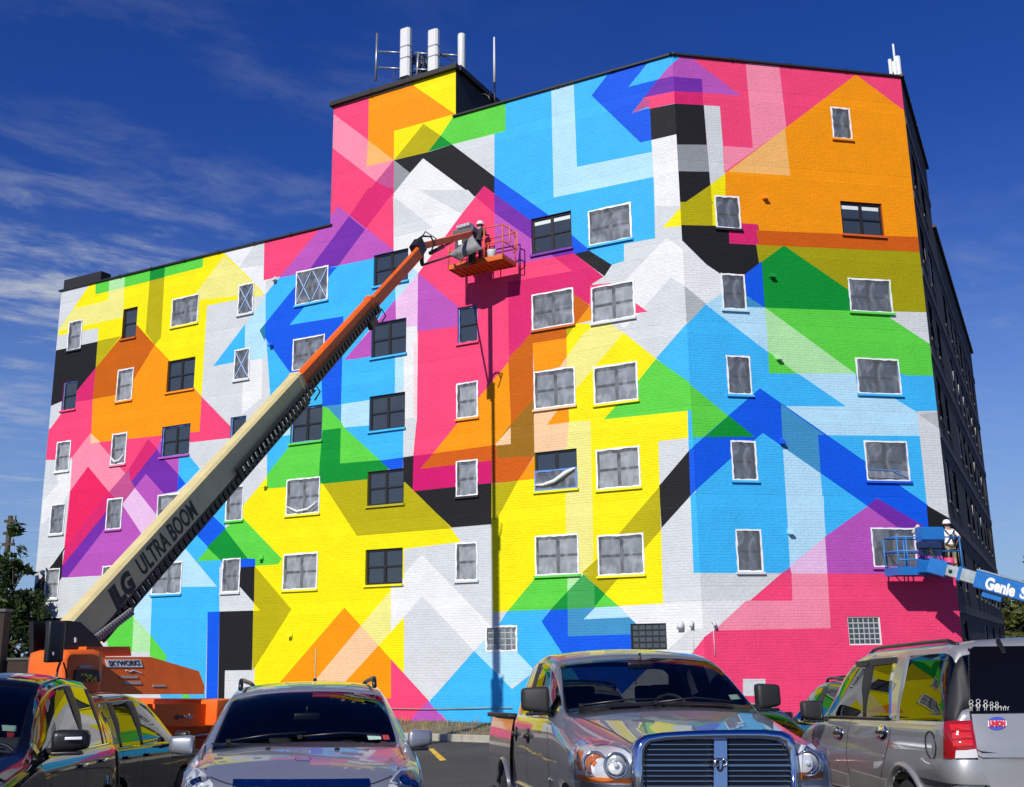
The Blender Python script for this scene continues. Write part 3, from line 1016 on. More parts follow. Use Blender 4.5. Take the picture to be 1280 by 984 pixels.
# -- body of the building behind the painted walls (side wall, roofs, penthouse)
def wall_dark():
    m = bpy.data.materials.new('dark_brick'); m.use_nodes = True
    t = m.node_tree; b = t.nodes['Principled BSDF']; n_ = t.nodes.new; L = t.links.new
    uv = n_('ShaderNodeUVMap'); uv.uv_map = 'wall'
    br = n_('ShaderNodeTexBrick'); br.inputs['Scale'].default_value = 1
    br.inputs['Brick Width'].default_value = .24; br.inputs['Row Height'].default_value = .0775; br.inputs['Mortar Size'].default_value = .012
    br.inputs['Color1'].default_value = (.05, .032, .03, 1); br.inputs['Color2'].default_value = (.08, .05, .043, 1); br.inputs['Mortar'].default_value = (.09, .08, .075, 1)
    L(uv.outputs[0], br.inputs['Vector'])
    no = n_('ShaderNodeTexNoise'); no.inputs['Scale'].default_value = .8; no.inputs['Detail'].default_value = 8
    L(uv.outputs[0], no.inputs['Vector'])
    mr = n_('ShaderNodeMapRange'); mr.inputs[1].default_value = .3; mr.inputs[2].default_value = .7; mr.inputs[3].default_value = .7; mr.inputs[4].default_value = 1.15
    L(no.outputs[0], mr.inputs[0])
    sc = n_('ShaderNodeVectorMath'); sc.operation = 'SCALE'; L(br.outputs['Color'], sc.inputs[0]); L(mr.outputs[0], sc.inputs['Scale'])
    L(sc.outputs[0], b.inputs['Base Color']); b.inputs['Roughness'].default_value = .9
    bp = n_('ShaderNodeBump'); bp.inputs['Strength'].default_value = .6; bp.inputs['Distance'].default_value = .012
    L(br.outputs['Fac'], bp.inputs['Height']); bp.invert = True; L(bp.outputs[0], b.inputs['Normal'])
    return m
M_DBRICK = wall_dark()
M_CONC = mat('side_concrete', (.10, .095, .09), .9, noise=.25, nscale=1.2, bump=.3, bscale=20)
M_ROOFTAR = mat('roof_tar', (.03, .03, .032), .9)
M_CAP = mat('parapet_metal', (.012, .011, .011), .6)
M_WHITEWALL = mat('bare_render', (.25, .24, .22), .9, noise=.15, nscale=2)
def wall_quad(name, P0, P1, z0, z1, m, holes=(), parent=building):
    """vertical wall P0->P1 (seen from its right-hand side) with rectangular openings given as (u0,u1,z0,z1)"""
    T = (P1 - P0); Lg = T.length; T = T / Lg
    us = sorted({0, Lg, *[h[0] for h in holes], *[h[1] for h in holes]}); zs = sorted({z0, z1, *[h[2] for h in holes], *[h[3] for h in holes]})
    vs, fs, uvs = [], [], []
    for i in range(len(us) - 1):
        for j in range(len(zs) - 1):
            cu, cz = (us[i] + us[i + 1]) / 2, (zs[j] + zs[j + 1]) / 2
            if any(h[0] < cu < h[1] and h[2] < cz < h[3] for h in holes): continue
            b = len(vs)
            for a, c in ((us[i], zs[j]), (us[i + 1], zs[j]), (us[i + 1], zs[j + 1]), (us[i], zs[j + 1])):
                vs.append(tuple(P0 + T * a + Vector((0, 0, c)) - building.location)); uvs.append((a, c))
            fs.append((b, b + 1, b + 2, b + 3))
    me = bpy.data.meshes.new(name); me.from_pydata(vs, [], fs)
    l = me.uv_layers.new(name='wall')
    for i, lp in enumerate(me.loops): l.data[i].uv = uvs[lp.vertex_index]
    return link(name, me, m, parent)

PR = CORNER + TR_ * U_RIGHT                       # right-hand corner of the painted front
_q = ray(1322, 790); B_S = math.degrees(math.atan2(_q.x, _q.y))
TS = bearing(B_S); NS = bearing(B_S + 90)
FS = Facade(TS, NS, PR)
US1 = FS.uv(1158, 215)[0]; US2 = FS.uv(1235, 620)[0]
ZS2 = FS.uv(1195, 380)[1]
print('side wall', B_S, US1, US2, ZS2)
# side windows: six rows along the receding brick wall
SW = []
for r_ in range(6):
    zc = 4.15 + r_ * 2.57
    for c_ in range(int(US2 // 2.6)):
        a = 1.0 + c_ * 2.6
        if a + 1.3 > US2 - .3: continue
        if a < US1 < a + 1.5: continue
        top = Z_HIGH if a < US1 else ZS2
        if zc + 1.0 > top - .4: continue
        SW.append((a, a + 1.25, zc - .62, zc + .68))
for c_ in range(int(US2 // 5.2)): SW.append((1.2 + c_ * 5.2, 2.5 + c_ * 5.2, 1.4, 2.5))
h1 = [h for h in SW if h[1] < US1]; h2 = [(h[0] - US1, h[1] - US1, h[2], h[3]) for h in SW if h[0] > US1]
P1s, P2s = PR + TS * US1, PR + TS * US2
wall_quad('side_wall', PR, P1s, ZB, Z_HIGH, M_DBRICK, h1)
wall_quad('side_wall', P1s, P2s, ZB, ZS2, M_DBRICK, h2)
for h in SW:
    win = bpy.data.objects.new('side_window', None); COL.objects.link(win); win.parent = building
    base = FS.pt((h[0] + h[1]) / 2, h[2]); win.location = base - building.location
    rr = [(h[0], h[2]), (h[1], h[2]), (h[1], h[3]), (h[0], h[3])]
    g = MB(); g.prism(rr, -.16, -.10, FS.mat()); place_part(g, 'pane', M_PANE, win, base)
    f = MB(); zm = (h[2] + h[3]) / 2
    for a0, b0, a1, b1 in ((h[0], h[2], h[1], h[2] + .06), (h[0], h[3] - .06, h[1], h[3]), (h[0], h[2] + .06, h[0] + .06, h[3] - .06), (h[1] - .06, h[2] + .06, h[1], h[3] - .06), (h[0] + .06, zm - .03, h[1] - .06, zm + .03)):
        f.prism([(a0, b0), (a1, b0), (a1, b1), (a0, b1)], -.10, -.05, FS.mat())
    place_part(f, 'frame', M_WHITEFRAME if rng.random() < .6 else M_BLACKFRAME, win, base)
    s_ = MB(); s_.prism([(h[0] - .06, h[2] - .1), (h[1] + .06, h[2] - .1), (h[1] + .06, h[2] - .003), (h[0] - .06, h[2] - .003)], .002, .035, FS.mat())
    place_part(s_, 'sill', M_CONC, win, base)
for r_ in range(7):      # concrete floor bands on the side wall
    z = 2.72 + r_ * 2.57
    for a, b, top in ((0.02, US1 - .01, Z_HIGH), (US1 + .01, US2, ZS2)):
        if z + .3 < top:
            s_ = MB(); s_.prism([(a, z), (b, z), (b, z + .26), (a, z + .26)], .003, .03, FS.mat())
            s_.build('floor_band', M_CONC, building, INVB)
# bottom course of the side wall and its exposed concrete corner
s_ = MB(); s_.prism([(0.01, ZB), (US2, ZB), (US2, 1.1), (0.01, 1.1)], .004, .02, FS.mat()); s_.build('base_course', M_CONC, building, INVB)
# roof slabs, rear and inner walls
BK = 13.0
ends = [FL.pt(U_END, 0), FL.pt(U_P0, 0), FL.pt(U_P1, 0), CORNER, PR, P1s, P2s]
inn = -NL
e_l = ends[0] + inn * BK; e_p = ends[1] + inn * BK
def roof(name, pts, z, m=M_ROOFTAR):
    mb = MB(); mb.add([p + Vector((0, 0, z)) for p in pts], [tuple(range(len(pts)))]); return mb.build(name, m, building, INVB)
roof('roof', [ends[0], ends[1], e_p, e_l], Z_LOW - .35)
rear = P1s + (-NS) * 9
roof('roof', [ends[1], ends[3], PR, P1s, rear, e_p], Z_HIGH - .35)
roof('roof', [P1s, P2s, P2s - NS * 9, rear], ZS2 - .3)
wall_quad('end_wall', e_l, ends[0], ZB, Z_LOW, M_DBRICK)
wall_quad('rear_wall', e_p, e_l, ZB, Z_LOW, M_DBRICK)
wall_quad('rear_wall', rear, e_p, ZB, Z_HIGH, M_DBRICK)
wall_quad('inner_wall', e_p, ends[1], Z_LOW - .4, Z_HIGH, M_DBRICK)
wall_quad('end_wall', P2s, P2s - NS * 9, ZB, ZS2, M_DBRICK)
wall_quad('rear_wall', P2s - NS * 9, rear, ZB, ZS2, M_DBRICK)
wall_quad('end_wall', P1s, rear, ZS2 - .4, Z_HIGH, M_DBRICK)
# penthouse: painted front, black clad sides
PD = 6.2
q0, q1 = ends[1], ends[2]
M_PENT = mat('black_cladding', (.022, .021, .021), .7, noise=.3, nscale=3)
pent = bpy.data.objects.new('penthouse', None); COL.objects.link(pent); pent.parent = building; pent.location = (q0 + q1) / 2 + Vector((0, 0, Z_HIGH)) - building.location
IP = Matrix.Translation(-((q0 + q1) / 2 + Vector((0, 0, Z_HIGH))))
def pq(name, a, b, z0, z1, m):
    mb = MB(); mb.add([a + Vector((0, 0, z0)), b + Vector((0, 0, z0)), b + Vector((0, 0, z1)), a + Vector((0, 0, z1))], [(0, 1, 2, 3)]); mb.build(name, m, pent, IP)
pq('side_cladding', q1, q1 + inn * PD, Z_HIGH - .4, Z_PENT, M_PENT)
pq('side_cladding', q0 + inn * PD, q0, Z_LOW - .4, Z_PENT, M_PENT)
pq('rear_cladding', q1 + inn * PD, q0 + inn * PD, Z_LOW - .4, Z_PENT, M_PENT)
mb = MB(); mb.add([p + Vector((0, 0, Z_PENT - .05)) for p in (q0, q1, q1 + inn * PD, q0 + inn * PD)], [(0, 1, 2, 3)]); mb.build('roof', M_ROOFTAR, pent, IP)
def coping(pts, z, parent=building, inv=INVB, h=.17, wd=.32, closed=False, name='parapet_cap'):
    mb = MB()
    for a, b in zip(pts[:-1], pts[1:]):
        d = (b - a).normalized() * .10
        mb.beam(a - d + Vector((0, 0, z + h / 2 - .03)), b + d + Vector((0, 0, z + h / 2 - .03)), wd, h)
        n = int((b - a).length / 1.6)
        for k in range(1, n):      # laps in the sheet metal
            p = a.lerp(b, k / n); t = (b - a).normalized() * .05
            mb.beam(p - t + Vector((0, 0, z + h / 2 - .02)), p + t + Vector((0, 0, z + h / 2 - .02)), wd + .03, h + .025)
    return mb.build(name, M_CAP, parent, inv)
coping([ends[0], ends[1]], Z_LOW, h=.06, wd=.15)
coping([ends[2], CORNER], Z_HIGH, h=.06, wd=.15)
coping([CORNER, PR], Z_HIGH, h=.06, wd=.15)
coping([PR, P1s], Z_HIGH, h=.08, wd=.2)
coping([P1s, P2s], ZS2, h=.12, wd=.24)
coping([q0, q1], Z_PENT, pent, IP, h=.17, wd=.3, name='roof_edge')
coping([q1 + inn * .2, q1 + inn * PD], Z_PENT, pent, IP, h=.2, wd=.3, name='roof_edge')
# black return of the parapet at the far left end
mb = MB()
a = FL.pt(U_END - .05, Z_LOW + .02, -.3); b = FL.pt(U_END - 2.3, Z_LOW + .02, -.3)
mb.beam(a + Vector((0, 0, .22)), b + Vector((0, 0, .22)), .5, .5)
mb.build('parapet_end', M_CAP, building, INVB)
# raised masonry courses across the painted front (a shadow line under the roof)
def ledge(fac, u0, u1, z, c, t=.02, h=.05):
    pass
# pipe stubs and fixtures on the wall
FIX = [(344.5,349.5),(340,431.5),(333,607),(327.5,697.5),(364,793),(398.5,598),(331,607)]
for fac, px, py in [(FL, 344.5, 349), (FL, 340, 431), (FL, 332.5, 606.5), (FL, 327.5, 697), (FL, 363.7, 793.5), (FR, 964.5, 344.5), (FR, 972.5, 447), (FR, 977, 552), (FR, 987, 664.5), (FR, 955.5, 247)]:
    u0, z0 = fac.uv(px, py)
    mb = MB()
    mb.prism([(u0 - .09, z0 - .06), (u0 + .09, z0 - .06), (u0 + .07, z0 + .07), (u0 - .07, z0 + .07)], .002, .05, fac.mat())
    mb.prism([(u0 - .07, z0 - .09), (u0 + .07, z0 - .09), (u0 + .07, z0 - .03), (u0 - .07, z0 - .03)], .05, .16, fac.mat())
    mb.build('wall_fixture', sill_mat(colour_at(fac, u0, z0)), building, INVB)
for fac, px, py, r_ in [(FL, 852, 781, .09), (FL, 866, 779, .05), (FR, 891, 778, .045)]:
    u0, z0 = fac.uv(px, py); mb = MB()
    mb.tube([fac.pt(u0, z0, 0), fac.pt(u0, z0, .10), fac.pt(u0, z0 - .1, .16)], r_, 10)
    if r_ < .08: mb.tube([fac.pt(u0, z0, .02), fac.pt(u0, z0 - .9, .02)], .012, 6)
    mb.build('pipe_vent', sill_mat('lg'), building, INVB)
# ------------------------------------------------------------------ ground
FOOT_OFF = 3.1        # width of the planted strip between the wall and the kerb
def ground_z(x, y):
    t = min(max((y - 5.0) / 15.0, 0), 1); t = t * t * (3 - 2 * t)
    return GZ * t
def asphalt():
    m = bpy.data.materials.new('asphalt'); m.use_nodes = True
    t = m.node_tree; b = t.nodes['Principled BSDF']; n_ = t.nodes.new; L = t.links.new
    tcn = n_('ShaderNodeTexCoord')
    n1 = n_('ShaderNodeTexNoise'); n1.inputs['Scale'].default_value = .35; n1.inputs['Detail'].default_value = 8; n1.inputs['Roughness'].default_value = .6; L(tcn.outputs['Object'], n1.inputs['Vector'])
    n2 = n_('ShaderNodeTexNoise'); n2.inputs['Scale'].default_value = 55; n2.inputs['Detail'].default_value = 3; L(tcn.outputs['Object'], n2.inputs['Vector'])
    cr = n_('ShaderNodeValToRGB'); e = cr.color_ramp.elements
    e[0].position = .3; e[0].color = (.034, .034, .035, 1); e[1].position = .72; e[1].color = (.066, .064, .061, 1); L(n1.outputs[0], cr.inputs[0])
    v = n_('ShaderNodeTexVoronoi'); v.feature = 'DISTANCE_TO_EDGE'; v.inputs['Scale'].default_value = .32
    ds = n_('ShaderNodeMixRGB'); ds.inputs[0].default_value = .12; L(tcn.outputs['Object'], ds.inputs[1]); L(n1.outputs['Color'], ds.inputs[2]); L(ds.outputs[0], v.inputs['Vector'])
    ck = n_('ShaderNodeMapRange'); ck.inputs[1].default_value = .004; ck.inputs[2].default_value = .012; ck.inputs[3].default_value = .45; L(v.outputs['Distance'], ck.inputs[0])
    gr = n_('ShaderNodeMapRange'); gr.inputs[1].default_value = .3; gr.inputs[2].default_value = .7; gr.inputs[3].default_value = .75; gr.inputs[4].default_value = 1.25; L(n2.outputs[0], gr.inputs[0])
    mu = n_('ShaderNodeMath'); mu.operation = 'MULTIPLY'; L(ck.outputs[0], mu.inputs[0]); L(gr.outputs[0], mu.inputs[1])
    sc = n_('ShaderNodeVectorMath'); sc.operation = 'SCALE'; L(cr.outputs[0], sc.inputs[0]); L(mu.outputs[0], sc.inputs['Scale'])
    L(sc.outputs[0], b.inputs['Base Color']); b.inputs['Roughness'].default_value = .85
    bp = n_('ShaderNodeBump'); bp.inputs['Strength'].default_value = .5; bp.inputs['Distance'].default_value = .01; L(n2.outputs[0], bp.inputs['Height']); L(bp.outputs[0], b.inputs['Normal'])
    return m
M_ASPHALT = asphalt()
xs = [-1500, -400, -150, -80] + list(range(-60, 61, 4)) + [80, 150, 400, 1500]
ys = [-1500, -400, -150, -60, -20, -8, 0, 3, 5, 6, 7, 8, 9, 10, 11, 12, 13, 14, 15, 16, 17, 18, 19, 20, 22, 24, 26, 28, 32, 36, 40, 46, 60, 90, 150, 400, 1500]
mb = MB()
mb.add([(x, y, ground_z(x, y)) for y in ys for x in xs], [(j * len(xs) + i, j * len(xs) + i + 1, (j + 1) * len(xs) + i + 1, (j + 1) * len(xs) + i) for j in range(len(ys) - 1) for i in range(len(xs) - 1)])
tag(mb.build('parking_lot', M_ASPHALT), kind='structure')

M_DIRT = mat('dry_soil', (.17, .135, .085), .95, noise=.35, nscale=3, bump=.8, bscale=14)
M_KERB = mat('kerb_concrete', (.36, .33, .27), .9, noise=.2, nscale=4, bump=.4, bscale=25)
def foot_line(off):
    """corner points of a line parallel to the front at distance off"""
    a = FL.pt(U_END - 8, 0, off)
    n = NL + NR; n = n / n.dot(NL) 
    c = CORNER + n * off
    b = FR.pt(U_RIGHT + 14, 0, off)
    return [a, c, b]
i0, i1, i2 = foot_line(0.0), foot_line(FOOT_OFF), foot_line(FOOT_OFF + .16)
def zed(p, dz=0): return Vector((p.x, p.y, GZ + dz))
mb = MB()
NSEG = 60
vs = []; rr = random.Random(3)
rows = 7
for j in range(rows):
    f = j / (rows - 1)
    pl = [a.lerp(b, f) for a, b in zip(i0, i1)]
    for k in range(NSEG + 1):
        t = k / NSEG * 2
        p = pl[0].lerp(pl[1], min(t, 1)) if t <= 1 else pl[1].lerp(pl[2], t - 1)
        vs.append(zed(p, .16 + .10 * (1 - f) + rr.uniform(-.025, .025) * (0 < j < rows - 1)))
mb.add(vs, [(j * (NSEG + 1) + k, j * (NSEG + 1) + k + 1, (j + 1) * (NSEG + 1) + k + 1, (j + 1) * (NSEG + 1) + k) for j in range(rows - 1) for k in range(NSEG)], 0, True)
tag(mb.build('planting_strip', M_DIRT), kind='structure')
mb = MB()
for a, b in ((0, 1), (1, 2)):
    p, q = (i1[a] + i2[a]) / 2, (i1[b] + i2[b]) / 2
    n = max(2, int((q - p).length / 3))
    t = (q - p).normalized() * .006
    for k in range(n):
        mb.beam(zed(p.lerp(q, k / n), .05) + t, zed(p.lerp(q, (k + 1) / n), .05) - t, .16, .26, bev=.02)
tag(mb.build('kerb', M_KERB), kind='structure')
# dry grass and weeds on the strip: many blades, one object
def grass_mat(name, a, b):
    m = bpy.data.materials.new(name); m.use_nodes = True
    t = m.node_tree; bs = t.nodes['Principled BSDF']
    g = t.nodes.new('ShaderNodeObjectInfo'); ge = t.nodes.new('ShaderNodeNewGeometry')
    mx = t.nodes.new('ShaderNodeMixRGB'); mx.inputs[1].default_value = (*a, 1); mx.inputs[2].default_value = (*b, 1)
    t.links.new(ge.outputs['Random Per Island'], mx.inputs[0]); t.links.new(mx.outputs[0], bs.inputs['Base Color'])
    bs.inputs['Roughness'].default_value = .8
    return m
rr = random.Random(5)
mb = MB()
def strip_pt(t, f):
    pl = [a.lerp(b, f) for a, b in zip(i0, i1)]
    return pl[0].lerp(pl[1], t) if t <= 1 else pl[1].lerp(pl[2], t - 1)
for k in range(9000):
    t = rr.uniform(.25, 1.75); f = rr.random()
    if math.sin(t * 37) + math.sin(t * 91 + f * 5) + rr.uniform(-1.5, 1.5) < -.4: continue
    p = zed(strip_pt(t, f), .16 + .1 * (1 - f))
    h = rr.uniform(.05, .2) * (1.3 if math.sin(t * 53) > .6 else .8); a = rr.uniform(0, 6.28); w_ = .012
    d = Vector((math.cos(a), math.sin(a), 0)); l = Vector((rr.uniform(-1, 1), rr.uniform(-1, 1), 0)) * h * .5
    mb.add([p - d * w_, p + d * w_, p + l + Vector((0, 0, h))], [(0, 1, 2)])
tag(mb.build('dry_grass', grass_mat('dry_grass', (.30, .23, .10), (.20, .19, .06))), kind='stuff')
mb = MB()
for cl in range(26):
    t = rr.uniform(.3, 1.7); f = rr.uniform(.1, .95)
    if cl < 3: t, f = [(.80, .9), (.815, .95), (.86, .85)][cl]
    c = zed(strip_pt(t, f), .2)
    for q in range(60):
        a = rr.uniform(0, 6.28); rad = rr.uniform(0, .35); h = rr.uniform(.02, .28)
        p = c + Vector((math.cos(a) * rad, math.sin(a) * rad, h * (1 - rad)))
        u_ = Vector((rr.uniform(-1, 1), rr.uniform(-1, 1), rr.uniform(-.3, .8))).normalized() * .05; v_ = u_.cross(Vector((rr.uniform(-1, 1), rr.uniform(-1, 1), 1))).normalized() * .025
        mb.add([p - v_, p + u_, p + v_, p - u_ * .4], [(0, 1, 2, 3)])
tag(mb.build('weeds', grass_mat('weeds', (.05, .10, .025), (.10, .13, .035))), kind='stuff')
# painted bay line
M_LINE = mat('yellow_line_paint', (.72, .46, .04), .8, noise=.35, nscale=7)
def ground_at(px, py):
    d = ray(px, py); lo, hi = 2.0, 60.0
    for _ in range(50):
        m_ = (lo + hi) / 2; p = CO + d * (m_ / d.y)
        if p.z > ground_z(p.x, p.y): lo = m_
        else: hi = m_
    return CO + d * (lo / d.y)
def line_strip(name, quad):
    mb = MB(); n = 6
    a, b, c, d_ = [Vector(p) for p in quad]
    vs = []
    for k in range(n + 1):
        for p in (a.lerp(d_, k / n), b.lerp(c, k / n)):
            vs.append((p.x, p.y, ground_z(p.x, p.y) + .006))
    mb.add(vs, [(2 * k, 2 * k + 1, 2 * k + 3, 2 * k + 2) for k in range(n)])
    return tag(mb.build(name, M_LINE), kind='structure')
P_ = ground_at
line_strip('bay_line', [P_(535.5, 936.5), P_(541.5, 936), P_(558, 950.5), P_(550, 951.5)])
dl = (P_(554, 951) - P_(538, 936)); dl.z = 0; dl.normalize()
for k, (ox) in enumerate((-5.6, -2.8, 2.8, 5.6, 8.4)):
    a = P_(535.5, 936.5) + Vector((ox, 0, 0)); b = a + Vector((.11, 0, 0))
    line_strip('bay_line', [a, b, b + dl * 4.6, a + dl * 4.6])
# ------------------------------------------------------------------ text
def text_mesh(body, size, bold=0.0, shear=0.0, extrude=.002):
    c = bpy.data.curves.new('lettering', 'FONT')
    c.body = body; c.size = size; c.offset = bold; c.shear = shear; c.extrude = extrude
    c.align_x = 'LEFT'; c.resolution_u = 3
    o = bpy.data.objects.new('lettering', c); COL.objects.link(o)
    dg = bpy.context.evaluated_depsgraph_get()
    me = bpy.data.meshes.new_from_object(o.evaluated_get(dg))
    bpy.data.objects.remove(o); bpy.data.curves.remove(c)
    return me
def put_text(body, origin, xdir, ydir, size, m, parent, inv, bold=0.0, shear=0.0, width=None, name='lettering'):
    me = text_mesh(body, size, bold, shear)
    xd, yd = Vector(xdir).normalized(), Vector(ydir).normalized(); zd = xd.cross(yd)
    if width:
        xsz = max(v.co.x for v in me.vertices) - min(v.co.x for v in me.vertices); k = width / xsz
    else: k = 1
    for v in me.vertices:
        p = Vector(origin) + xd * v.co.x * k + yd * v.co.y + zd * v.co.z
        v.co = inv @ p
    me.materials.clear()
    return link(name, me, m, parent)

# ------------------------------------------------------------------ people
def skin_body(name, V, E, Rd, mats, region, parent, smooth_lv=2):
    me = bpy.data.meshes.new(name)
    keys = list(V); idx = {k: i for i, k in enumerate(keys)}
    me.from_pydata([V[k] for k in keys], [(idx[a], idx[b]) for a, b in E], [])
    o = bpy.data.objects.new(name + '_cage', me); COL.objects.link(o)
    sk = o.modifiers.new('s', 'SKIN'); sk.use_smooth_shade = True
    for k in keys:
        r_ = Rd[k]; r_ = r_ if isinstance(r_, tuple) else (r_, r_)
        d = me.skin_vertices[0].data[idx[k]]; d.radius = r_; d.use_root = (k == 'pelvis')
    sb = o.modifiers.new('b', 'SUBSURF'); sb.levels = smooth_lv; sb.render_levels = smooth_lv
    dg = bpy.context.evaluated_depsgraph_get(); dg.update()
    m2 = bpy.data.meshes.new_from_object(o.evaluated_get(dg))
    bpy.data.objects.remove(o)
    m2.materials.clear()
    for m in mats: m2.materials.append(m)
    segs = [(Vector(V[a]), Vector(V[b]), a, b) for a, b in E]
    for p in m2.polygons:
        c = p.center; best = None
        for a, b, ka, kb in segs:
            ab = b - a; t = max(0, min(1, (c - a).dot(ab) / max(ab.length_squared, 1e-9)))
            d = (c - a - ab * t).length
            if best is None or d < best[0]: best = (d, ka, kb, t, c)
        p.material_index = region(best[1], best[2], best[3], best[4])
        p.use_smooth = True
    r = bpy.data.objects.new(name, m2); COL.objects.link(r)
    if parent: r.parent = parent
    return r
M_SKIN = mat('skin', (.42, .24, .17), .5)
M_HAIR = mat('dark_hair', (.03, .02, .015), .7)
def hand(V, E, Rd, side, wrist, d, up):
    """five finger chains rooted in the palm"""
    w_ = Vector(wrist); d = Vector(d).normalized(); up = Vector(up).normalized(); sd_ = d.cross(up).normalized()
    pk = 'palm' + side
    V[pk] = w_ + d * .07; Rd[pk] = (.04, .02); E.append(('wrist' + side, pk))
    for i, (o, l) in enumerate(((-.03, .070), (-.010, .082), (.010, .076), (.03, .06))):
        a, b = f'f{i}a{side}', f'f{i}b{side}'
        V[a] = w_ + d * .11 + sd_ * o; V[b] = w_ + d * (.11 + l * .7) + sd_ * o * 1.1 - up * .03
        Rd[a] = .010; Rd[b] = .008
        E += [(pk, a), (a, b)]
    a, b = 'ta' + side, 'tb' + side
    V[a] = w_ + d * .06 - sd_ * .05; V[b] = w_ + d * .10 - sd_ * .065 - up * .01; Rd[a] = .012; Rd[b] = .009
    E += [(pk, a), (a, b)]
def make_person(label, loc, face, shirt, legs, shorts, arms, helmet=True, harness=False, bend=0.0):
    """standing figure, z up from the feet; face = bearing it faces; arms: {side: (elbow, wrist)} in its own frame (x right, y forward)"""
    root = empty('person', loc, -R(face), label, 'person', 'painters working from the lift baskets')
    V = dict(pelvis=(0, 0, .95), spine=(0, .01 + bend * .3, 1.14), chest=(0, .02 + bend * .7, 1.34), neck=(0, .03 + bend, 1.50), head1=(0, .045 + bend * 1.1, 1.60), head2=(0, .05 + bend * 1.15, 1.70))
    Rd = dict(pelvis=(.165, .125), spine=(.155, .11), chest=(.175, .125), neck=(.062, .062), head1=(.078, .092), head2=(.080, .098))
    E = [('pelvis', 'spine'), ('spine', 'chest'), ('chest', 'neck'), ('neck', 'head1'), ('head1', 'head2')]
    V['nose'] = (0, .155 + bend * 1.1, 1.625); Rd['nose'] = .016; E.append(('head1', 'nose'))
    for s_, x in (('r', 1), ('l', -1)):
        V['sh' + s_] = (.185 * x, .02 + bend * .85, 1.43); Rd['sh' + s_] = .07
        el, wr = arms[s_]
        V['el' + s_] = el; Rd['el' + s_] = .047; V['wrist' + s_] = wr; Rd['wrist' + s_] = (.03, .027)
        E += [('chest', 'sh' + s_), ('sh' + s_, 'el' + s_), ('el' + s_, 'wrist' + s_)]
        hand(V, E, Rd, s_, wr, Vector(wr) - Vector(el), (0, 0, 1))
        V['hip' + s_] = (.095 * x, 0, .88); Rd['hip' + s_] = .095; V['kn' + s_] = (.115 * x, .02, .50); Rd['kn' + s_] = .062
        V['an' + s_] = (.125 * x, -.02, .09); Rd['an' + s_] = .043; V['toe' + s_] = (.14 * x, .13, .035); Rd['toe' + s_] = (.042, .032)
        E += [('pelvis', 'hip' + s_), ('hip' + s_, 'kn' + s_), ('kn' + s_, 'an' + s_), ('an' + s_, 'toe' + s_)]
        V['ear' + s_] = (.088 * x, .035 + bend * 1.1, 1.63); Rd['ear' + s_] = .016; E.append(('head1', 'ear' + s_))
    def region(a, b, t, c):
        if b.startswith('head') or b.startswith('ear') or b == 'nose': return 0
        if b.startswith('neck'): return 1 if t < .55 else 0
        if b.startswith(('palm', 'f', 'ta', 'tb')) and b != 'foot': return 0
        if b.startswith('wrist'): return 0 if shorts else 1
        if b.startswith('el'): return 1 if (t < .75 or not shorts) else 0
        if b.startswith(('spine', 'chest', 'sh')): return 1 if c.z > .98 else 2
        if b.startswith(('hip',)): return 2
        if b.startswith('kn'): return 2
        if b.startswith('an'): return (2 if (not shorts or t < .05) else 0) if t < .88 else 3
        if b.startswith('toe'): return 3
        return 2
    skin_body('body', V, E, Rd, [M_SKIN, shirt, legs, mat('work_shoe', (.04, .03, .025), .7)], region, root)
    hx = Vector((0, .045 + bend * 1.12, 1.66))
    if helmet:
        mb = MB()
        mb.lathe([(.142, .0), (.138, .012), (.125, .02), (.122, .055), (.108, .10), (.075, .133), (.03, .148), (0, .150)], Matrix.Translation(hx + Vector((0, 0, .02))), 20)
        mb.add([hx + Vector((x, .13 + (.055 if abs(x) < .05 else .02), .022)) for x in (-.10, -.04, .04, .10)] + [hx + Vector((x, .06, .034)) for x in (.11, -.11)], [(0, 1, 2, 3, 4, 5)])
        mb.build('hard_hat', mat('white_hard_hat', (.80, .80, .78), .35), root)
        hb = MB(); hb.lathe([(.094, -.065), (.100, -.02), (.10, .02)], Matrix.Translation(hx + Vector((0, -.022, 0))), 16); hb.build('hair', M_HAIR, root)
    if harness:
        mb = MB()
        y = -.115
        for pts in ([(.17, y + .05, 1.49), (.09, y - .015, 1.36), (0, y - .025, 1.25), (-.1, y - .02, 1.08), (-.16, y + .02, .99)], [(-.17, y + .05, 1.49), (-.09, y - .015, 1.36), (0, y - .025, 1.25), (.1, y - .02, 1.08), (.16, y + .02, .99)],
                    [(-.165, -.05, .98), (-.08, -.135, .93), (0, -.14, .90), (.08, -.135, .93), (.165, -.05, .98)], [(0, y - .03, 1.27), (.02, y - .09, 1.15), (.06, y - .07, 1.0)]):
            mb.tube(pts, .016, 6)
        mb.box((0, y - .03, 1.26), (.07, .02, .07))
        mb.build('harness', mat('black_webbing', (.015, .015, .016), .8), root)
    return root

